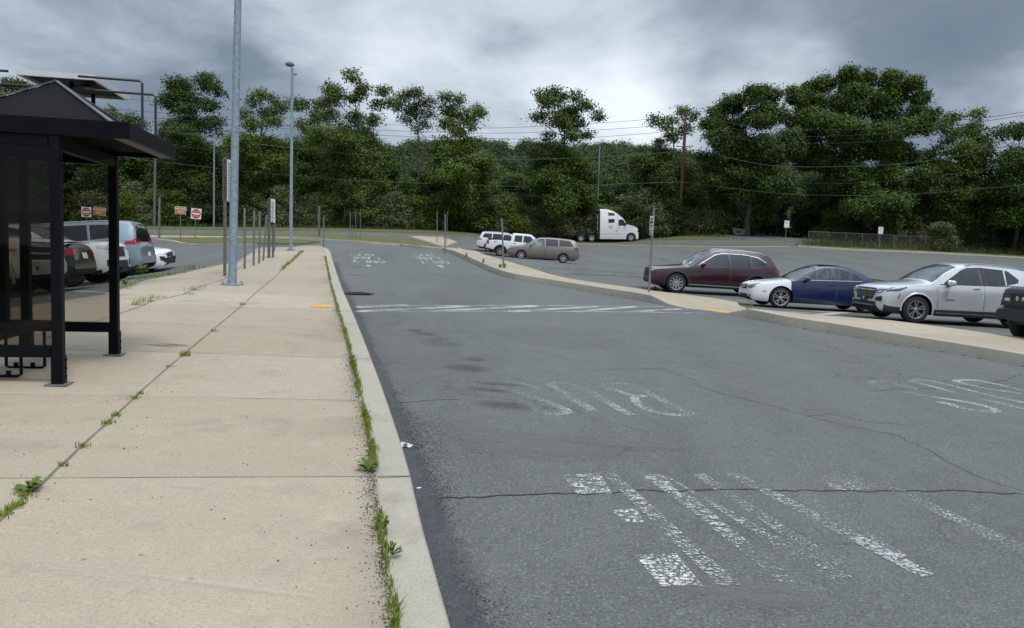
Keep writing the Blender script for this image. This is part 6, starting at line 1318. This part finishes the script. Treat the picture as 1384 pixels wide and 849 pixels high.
def limbs(lobes, trunk_h, r0, R, base=(0, 0), maxn=14):
    m = MB(); top = max(l[2] for l in lobes); bx, by = base; pts = []; n = 8
    cx = np.mean([l[0] for l in lobes]); cy = np.mean([l[1] for l in lobes])
    for i in range(n+1):
        t = i/n; z = -.3+t*(top*.86+.3); k = max(0, t-.25); pts.append((bx+(cx-bx)*k+R.normal(0, .12)*(i > 0), by+(cy-by)*k+R.normal(0, .12)*(i > 0), z))
    m.tube(pts, [r0*(1-.86*i/n)*(1.25 if i == 0 else 1) for i in range(n+1)], 8)
    P = np.array(pts)
    L = list(lobes); R.shuffle(L)
    for l in L[:maxn]:
        z0 = max(trunk_h, l[2]-max(1.2, .55*math.hypot(l[0]-cx, l[1]-cy)+l[5]*.8)); z0 = min(z0, top*.8); s = np.array([np.interp(z0, P[:, 2], P[:, q]) for q in range(3)]); e = np.array(l[:3])+R.normal(0, .2, 3); mid = (s+e)/2+np.array([0, 0, -.12*np.linalg.norm(e-s)])+R.normal(0, .15, 3)
        rb = max(.035, r0*.42*(1-z0/top*.6)); m.tube([s, s*.4+mid*.6, mid*.35+e*.65, e], [rb, rb*.75, rb*.5, rb*.22], 6)
        for q in range(4):
            d = np.clip(R.normal(size=3), -1.1, 1.1)*np.array(l[3:6])*.55; st = mid*.35+e*.65; m.tube([st, (st+e+d)/2+R.normal(0, .1, 3), e+d], [rb*.42, rb*.28, .02], 5)
    return m
def tree(name, label, lobes, leaf, dens=26, size=.42, r0=.28, trunk_h=3, loc=(0, 0, 0), group=None, seed=1, clump=.30, shell=.35, base=(0, 0), cat='tree', maxn=14):
    R = np.random.default_rng(seed); o = empty(name, loc, 0, label, cat, group)
    Vv, Fc = leafcloud(lobes, dens, size, R, clump, shell); fastmesh('crown', Vv, Fc, leaf, o)
    limbs(lobes, trunk_h, r0, R, base, maxn).build('trunk', BARK, o, True, 60); return o
def px_tree(label, base_px, Y, lobes_px, leaf, seed, dens=30, size=.40, r0=.32, depth=1.0, extra=(), name='broadleaf_tree', shell=.4, group=None, clump=.40, fill=0):
    q = at_depth(base_px[0], base_px[1], Y); zg = float(hill_z(np.array([q[0]]), np.array([Y]))[0]); loc = (q[0], Y, zg); R = np.random.default_rng(seed); k = Y/F; lobes = []
    if fill:
        bx = base_px[0]; lobes_px = list(lobes_px)+[(bx+dx*(1 if (k % 2) else -1), y, 25) for k, y in enumerate(range(fill, 296, 17)) for dx in (6, 24)]
    for l in lobes_px:
        x, y, r = l[:3]; rz = l[3] if len(l) > 3 else r*.85; c = at_depth(x, y, Y); dy = R.normal(0, r*k*.9*depth); lobes.append((c[0]-loc[0], dy, c[2]-loc[2], r*k, r*k*.95, rz*k))
    return tree(name, label, lobes, leaf, dens, size, r0, 3, loc, group, seed, clump, shell)
LF = LEAVES
px_tree('tall dark tree with an uneven crown rising just right of the shelter roof', (255,306), 92, [(240,113,16),(268,108,17),(288,120,11),(229,137,13),(258,138,24),(284,143,14),(245,168,24),(284,170,19),(226,168,12),(272,200,28),(236,205,26),(252,242,32),(285,238,24),(228,245,20)], LF['maple'], 11, 34, fill=190)
px_tree('loosely branched tree right of the near street lamp, sky through its top', (352,306), 90, [(350,126,9),(338,137,8),(362,130,7),(377,143,11),(355,149,14),(334,155,8),(343,168,12),(372,165,11),(355,195,22),(338,215,20),(370,225,24),(350,255,25)], LF['oak'], 12, 30, fill=205)
px_tree('thin pale tree crown touching the right side of the far street lamp', (418,306), 96, [(425,140,9),(413,150,13),(408,166,13),(428,160,12),(418,185,16),(408,210,20),(425,235,22)], LF['oak'], 13, 30, .38, fill=205)
px_tree('broad open tree with three leafy heads, left of the sparse grey tree', (478,307), 91, [(443,118,11),(455,134,13),(440,140,9),(483,110,11),(490,126,12),(474,132,10),(519,124,11),(528,138,9),(508,140,10),(448,158,13),(475,158,15),(506,164,11),(462,182,18),(490,188,22),(470,215,26),(500,225,26),(478,250,26)], LF['oak'], 14, 32, fill=190)
px_tree('sparse greyish tree on a bare thin trunk against the sky', (565,308), 104, [(548,136,12),(562,128,11),(577,136,11),(540,148,10),(560,146,14),(580,152,10),(552,162,10),(571,164,9),(564,176,7)], LF['grey'], 15, 36, .34, .24, shell=.3, clump=.40)
px_tree('two headed open tree at the right end of the left tree group', (622,310), 92, [(603,132,9),(599,146,9),(621,133,7),(612,150,13),(643,146,10),(650,156,8),(630,158,11),(604,168,11),(638,170,9),(618,176,13),(630,196,18),(610,205,18),(640,215,20),(622,235,24)], LF['oak'], 16, 32, fill=205)
px_tree('tall lone tree with a heavy leaning head in the middle of the skyline', (758,314), 93, [(733,127,10),(748,122,9),(760,131,10),(778,132,8),(740,144,14),(766,148,15),(790,144,11),(806,157,9),(730,158,10),(780,165,13),(752,168,15),(741,183,9),(768,186,13),(795,180,8),(755,208,22),(775,220,20),(740,228,20),(760,248,24)], LF['oak'], 17, 34, fill=212)
px_tree('slim open tree behind the brown utility pole', (905,318), 98, [(884,163,9),(896,172,10),(924,150,9),(937,157,9),(912,160,9),(930,172,10),(908,184,12),(893,193,9),(905,208,18),(925,215,16),(900,235,20)], LF['oak'], 18, 30, fill=215)
px_tree('dense dark tree at the left end of the big right hand grove', (1010,322), 92, [(962,168,13),(975,150,15),(990,138,16),(1012,132,16),(1040,124,17),(965,190,16),(995,170,25),(1030,160,26),(970,215,20),(1005,205,30),(1040,205,30),(975,245,24),(1010,245,30),(1045,250,28),(985,280,22),(1025,285,26)], LF['maple'], 19, 72, r0=.4)
px_tree('biggest tree in view, dense domed crown of the right hand grove', (1150,326), 93, [(1078,130,16),(1098,122,15),(1120,110,14),(1148,104,15),(1175,106,14),(1202,108,14),(1226,116,13),(1240,134,12),(1248,158,11),(1110,145,28),(1150,140,32),(1195,145,32),(1228,168,24),(1085,165,25),(1130,185,34),(1180,190,34),(1222,205,28),(1092,210,30),(1140,235,36),(1195,240,34),(1230,245,24),(1110,265,32),(1165,280,36),(1215,285,30)], LF['maple'], 20, 74, .42, .5)
px_tree('medium tree with see through branches right of the biggest tree', (1300,332), 92, [(1278,168,12),(1296,156,11),(1312,158,9),(1328,168,10),(1283,185,13),(1305,180,15),(1325,190,12),(1290,208,18),(1318,215,18),(1275,225,14),(1300,240,26),(1325,255,20),(1285,265,20)], LF['oak'], 21, 32, fill=215)
px_tree('dark tree at the right edge of the photo, sky gaps low in its crown', (1370,336), 88, [(1345,182,13),(1368,178,14),(1390,180,14),(1412,190,15),(1340,200,12),(1358,210,14),(1375,215,15),(1345,225,16),(1398,215,20),(1365,232,16),(1350,245,22),(1385,250,26),(1415,245,22),(1345,275,20),(1375,285,24),(1410,285,24)], LF['maple'], 22, 32, fill=225)
px_tree('tall tree behind the left half of the shelter roof', (8,306), 92, [(12,112,14),(34,118,11),(-8,118,14),(5,138,18),(30,140,14),(-20,145,16),(8,170,24),(-15,200,26),(20,205,26),(0,245,30)], LF['oak'], 23, 30)
px_tree('dark tree showing beneath the shelter roof', (100,306), 94, [(105,172,14),(85,180,16),(120,190,16),(100,210,24),(80,225,20),(125,235,22),(100,255,26)], LF['maple'], 24, 30, fill=210)
px_tree('low tree beneath the roof bars right of the shelter', (170,306), 93, [(152,152,9),(170,162,13),(190,172,12),(150,180,14),(178,195,20),(155,215,20),(190,225,20),(170,250,26)], LF['maple'], 25, 32, fill=200)
# trees to both sides of the frame
for i, (x, b, Y, l) in enumerate(((-150,306,94,'tree beyond the left edge of the view'),(1500,338,84,'tree beyond the right edge of the view'))):
    px_tree(l, (x,b), Y, [(x,150,26),(x-30,175,26),(x+30,175,26),(x,205,34),(x-30,235,30),(x+30,240,30),(x,265,32)], LF['maple'], 40+i)
# wood edge: middle trees from a few kinds, copied
def proto(name, label, kind, h, w, seed, group, dens=30, size=.40, low=.12):
    R = np.random.default_rng(seed); lobes = []
    for _ in range(22):
        t = R.uniform(low, 1); rr = w*(.42+.35*math.sin(min(1, t*1.15)*PI*.85)); a = R.uniform(0, 6.28); d = R.uniform(.2, 1)*w*(1-t*.75)*.9; s = rr*R.uniform(.45, .75); lobes.append((d*math.cos(a), d*math.sin(a), t*(h-s*.6), s, s, s*.8))
    lobes.append((0, 0, h*.9, w*.3, w*.3, h*.10)); return tree(name, label, lobes, LF[kind], dens, size, .22, h*.12, (0, 0, 0), group, seed)
def copy_tree(o):
    c = o.copy(); C.objects.link(c)
    for ch in o.children: d = ch.copy(); C.objects.link(d); d.parent = c
    return c
GM = 'middle trees filling the wood edge behind the hedge'; GS = 'hedge shrubs along the far verge'
MID = [proto('broadleaf_tree', 'mid height green tree in the wood edge behind the hedge shrubs', k, h, w, 60+i, GM) for i, (k, h, w) in enumerate((('maple', 9.5, 3.4), ('oak', 9.0, 3.2), ('dark', 10, 3.4), ('yellow', 7.5, 2.8), ('grey', 8.5, 3.0)))]
SHR = [proto('hedge_shrub', l, k, h, w, 80+i, GS, 46, .30, .05) for i, (k, h, w, l) in enumerate((('olive', 4.2, 2.3, 'silvery green shrub in the long hedge along the far verge'), ('dark', 4.8, 2.3, 'dark green rounded shrub in the long hedge along the far verge'), ('maple', 4.5, 2.4, 'mid green shrub in the long hedge along the far verge'), ('olive', 3.6, 2.1, 'silvery green shrub in the long hedge along the far verge'), ('yellow', 4.0, 2.2, 'yellow green shrub in the long hedge along the far verge')))]
for o in SHR: o['category'] = 'shrub'
R5 = np.random.default_rng(5); used = set()
def scatter(protos, weights, px, py, Y, s):
    k = int(R5.choice(len(protos), p=weights)); o = protos[k] if (id(protos), k) not in used else copy_tree(protos[k]); used.add((id(protos), k))
    q = at_depth(px, py, Y); z = float(hill_z(np.array([q[0]]), np.array([q[1]]))[0]); o.location = (q[0], q[1], z-.1); o.rotation_euler.z = R5.uniform(0, 6.28); o.scale = (s*R5.uniform(.9, 1.15),)*2+(s*R5.uniform(.9, 1.12),)
VB = lambda px: float(np.interp(px, [-150,200,460,640,760,860,985,1100,1384,1560], [305.5,306.3,308,311.5,314,316,319,328,337,340]))
def hedgeY(px): return float(np.interp(px, [-200, 300, 640, 960, 1100, 1400, 1600], [86.5, 87.5, 92.5, 95, 92, 89, 86]))
for px in np.arange(-150, 985, 20): scatter(SHR, [.34, .22, .16, .2, .08], px+R5.normal(0, 4), VB(px), hedgeY(px)+R5.uniform(-.6, 1.2), R5.uniform(.85, 1.15))
for px in np.arange(-150, 985, 26): scatter(SHR, [.2, .36, .3, .08, .06], px+R5.normal(0, 5), VB(px), hedgeY(px)+R5.uniform(2.5, 4.5), R5.uniform(1.15, 1.45))
for px in np.arange(-160, 980, 34): scatter(MID, [.3, .24, .2, .14, .12], px+R5.normal(0, 6), VB(px), hedgeY(px)+R5.uniform(6, 9), R5.uniform(.72, .98))
for px in np.arange(-150, 980, 38): scatter(MID, [.28, .22, .24, .1, .16], px+R5.normal(0, 7), VB(px), hedgeY(px)+R5.uniform(13, 22), R5.uniform(.95, 1.2))
for px in np.arange(1000, 1560, 40): scatter(MID, [.3, .25, .35, .05, .05], px+R5.normal(0, 6), VB(px), hedgeY(px)+R5.uniform(8, 14), R5.uniform(.8, 1.1))
for px in (960, 975, 1120, 1152, 1236, 1290, 1352, 1368, 1400, 1450): scatter(SHR, [.3, .3, .3, .05, .05], px, VB(px), hedgeY(px)+R5.uniform(-.3, 1.5), R5.uniform(.7, 1.1))
# silvery bush by the fence and the young conifers
def single(name, label, kind, px, Y, h, w, seed, dens=46, size=.28, con=False, cat='shrub'):
    R = np.random.default_rng(seed); lobes = []
    if con:
        for t in np.linspace(.06, .97, 15):
            rr = w*(1-t)**.9; 
            for a in np.linspace(0, 6.28, max(2, int(5*(1-t)+1)), endpoint=False): lobes.append((rr*.6*math.cos(a+t*9), rr*.6*math.sin(a+t*9), t*h, max(rr*.48, .12), max(rr*.48, .12), h*.055))
    else:
        for _ in range(16): t = R.uniform(.1, .95); a = R.uniform(0, 6.28); d = R.uniform(0, .8)*w*(1.05-t*.6); s = w*R.uniform(.25, .42); lobes.append((d*math.cos(a), d*math.sin(a), t*(h-s*.5), s, s, s*.75))
    q = at_depth(px, VB(px), Y); z = float(hill_z(np.array([q[0]]), np.array([Y]))[0]); return tree(name, label, lobes, LF[kind], dens, size, .13, .3, (q[0], Y, z-.05), None, seed, .2 if con else .3, .35, (0, 0), cat)
single('shrub', 'silvery leaved bush leaning over the chain link fence', 'olive', 1272, 83.5, 3.4, 1.9, 101)
single('shrub', 'small pale bush under the big grove, left of the second speed limit sign', 'olive', 1208, 90, 3.2, 1.3, 102)
single('conifer_tree', 'young cone shaped conifer behind the fence, right of the silvery bush', 'conifer', 1328, 88.5, 4.6, 2.2, 103, 60, .24, True, 'tree')
single('conifer_tree', 'soft grey green conifer behind the fence, left of the silvery bush', 'grey', 1246, 92, 8.0, 2.3, 104, 50, .28, True, 'tree')
single('conifer_tree', 'young conifer at the far right edge behind the fence', 'conifer', 1386, 88, 4.4, 1.8, 105, 60, .24, True, 'tree')
single('young_tree', 'young dark round headed tree standing forward of the hedge in the left half', 'dark', 465, 85.8, 5.6, 2.1, 106, 50, .30, False, 'tree')
single('young_tree', 'young dark round headed tree standing forward of the hedge, above the white SUV', 'dark', 656, 90.5, 5.6, 2.1, 107, 50, .30, False, 'tree')
# far wooded hill: one mass
def hillwood():
    R = np.random.default_rng(9); xs, ys = [], []
    n = 2600; Y = R.uniform(135, 330, n); X = (R.uniform(-300, 1650, n)-CX)/F*Y*1.05; z = hill_z(X, Y); lobes = []
    Vs = []
    for x, y, zz in zip(X, Y, z):
        h = R.uniform(7, 11); lobes.append((x, y, zz+h*.55, R.uniform(2.6, 4.4), R.uniform(2.6, 4.4), h*.45))
    Vv, Fc = leafcloud(lobes, 8.5, 1.0, R, .9, .6, rough=0); o = fastmesh('hill_woods', Vv, Fc, LF['hill']); o['kind'] = 'stuff'
hillwood()
# ================================================================== SKY, SUN, RENDER
SUN_EL, SUN_AZ = math.radians(60), math.radians(148)      # azimuth clockwise from +Y
w = bpy.data.worlds.new('World'); scene.world = w; w.use_nodes = True; nt = w.node_tree; bg = nt.nodes['Background']
def N(t, **kw):
    x = nt.nodes.new('ShaderNode'+t)
    for k, v in kw.items():
        if k in x.inputs: x.inputs[k].default_value = v
        else: setattr(x, k, v)
    return x
sky = N('TexSky'); sky.sky_type = 'NISHITA'; sky.sun_disc = False; sky.sun_elevation = SUN_EL; sky.sun_rotation = SUN_AZ
tc = N('TexCoord'); sep = N('SeparateXYZ'); nt.links.new(tc.outputs['Generated'], sep.inputs[0])
def mth(op, a, b=None):
    x = N('Math', operation=op)
    for i, q in enumerate((a, b)):
        if q is None: continue
        if isinstance(q, (int, float)): x.inputs[i].default_value = q
        else: nt.links.new(q, x.inputs[i])
    return x.outputs[0]
zz = mth('MAXIMUM', sep.outputs[2], 0.0); den = mth('ADD', zz, .30)
cb = N('CombineXYZ'); nt.links.new(mth('DIVIDE', sep.outputs[0], den), cb.inputs[0]); nt.links.new(mth('DIVIDE', sep.outputs[1], den), cb.inputs[1])
def noise(scale, detail, loc, rough=.55, dist=0.0):
    mp = N('Mapping'); mp.inputs['Location'].default_value = loc; nt.links.new(cb.outputs[0], mp.inputs[0]); n = N('TexNoise', Scale=scale, Detail=detail, Roughness=rough, Distortion=dist); nt.links.new(mp.outputs[0], n.inputs['Vector']); return n.outputs['Fac']
def mapr(v, a, b, lo, hi, smooth=True):
    x = N('MapRange'); x.interpolation_type = 'SMOOTHSTEP' if smooth else 'LINEAR'
    for k, q in (('From Min', a), ('From Max', b), ('To Min', lo), ('To Max', hi)): x.inputs[k].default_value = q
    nt.links.new(v, x.inputs['Value']); return x.outputs['Result']
def lobe(px, py, width, amt):
    "a broad brighter or darker bank of cloud in one direction of the sky"
    d = ray(px, py); d = d/np.linalg.norm(d); vd = N('VectorMath', operation='DOT_PRODUCT'); nt.links.new(tc.outputs['Generated'], vd.inputs[0]); vd.inputs[1].default_value = tuple(map(float, d)); return mapr(vd.outputs['Value'], math.cos(width), 1.0, 0, amt)
a = noise(1.05, 9, (3.1, 1.2, 0), .52, .35); b = noise(3.0, 9, (8.3, 4.4, 1), .6, .3)
val = mth('ADD', mth('SUBTRACT', mth('MULTIPLY', a, 1.15), .17), mth('MULTIPLY', b, .30))
for px, py, wd, amt in ((700,120,.34,.09),(880,150,.24,.07),(420,40,.25,.04),(600,160,.24,.05),(120,50,.34,-.03),(1250,60,.34,-.06),(960,60,.11,-.10),(1050,100,.09,.08),(450,20,.2,.04),(1350,130,.2,-.03)): val = mth('ADD', val, lobe(px, py, wd, amt))
rp = N('ValToRGB'); nt.links.new(val, rp.inputs[0]); e = rp.color_ramp.elements
e[0].position = .24; e[0].color = (.125, .16, .21, 1); e[1].position = .84; e[1].color = (.72, .78, .84, 1)
for p, c in ((.42, (.165, .205, .26)), (.53, (.27, .32, .38)), (.64, (.44, .50, .56))): q = rp.color_ramp.elements.new(p); q.color = (*c, 1)
# brighter overhead, as an overcast sky is
br = mapr(sep.outputs[2], .30, .85, 1.0, 2.6)
sc = N('VectorMath', operation='SCALE'); nt.links.new(rp.outputs[0], sc.inputs[0]); nt.links.new(mth('MULTIPLY', br, 10.0), sc.inputs['Scale'])
mx = N('Mix', data_type='RGBA'); mx.inputs[0].default_value = .94; nt.links.new(sky.outputs[0], mx.inputs[6]); nt.links.new(sc.outputs[0], mx.inputs[7])
nt.links.new(mx.outputs[2], bg.inputs[0]); bg.inputs[1].default_value = .10
sl = bpy.data.lights.new('sun', 'SUN'); sl.energy = 1.5; sl.angle = math.radians(14); sl.color = (1, .95, .87); so_ = bpy.data.objects.new('sun', sl); C.objects.link(so_)
d = Vector((math.sin(SUN_AZ)*math.cos(SUN_EL), math.cos(SUN_AZ)*math.cos(SUN_EL), math.sin(SUN_EL))); so_.rotation_euler = (-d).to_track_quat('-Z', 'Y').to_euler()
vs = scene.view_settings; vs.view_transform = 'Standard'; vs.look = 'None'; vs.exposure = .38; vs.gamma = 1; vs.use_curve_mapping = False
scene.render.engine = 'CYCLES'; cy = scene.cycles; cy.max_bounces = 6; cy.diffuse_bounces = 2; cy.glossy_bounces = 3; cy.transparent_max_bounces = 12; cy.use_denoising = True; cy.use_adaptive_sampling = True
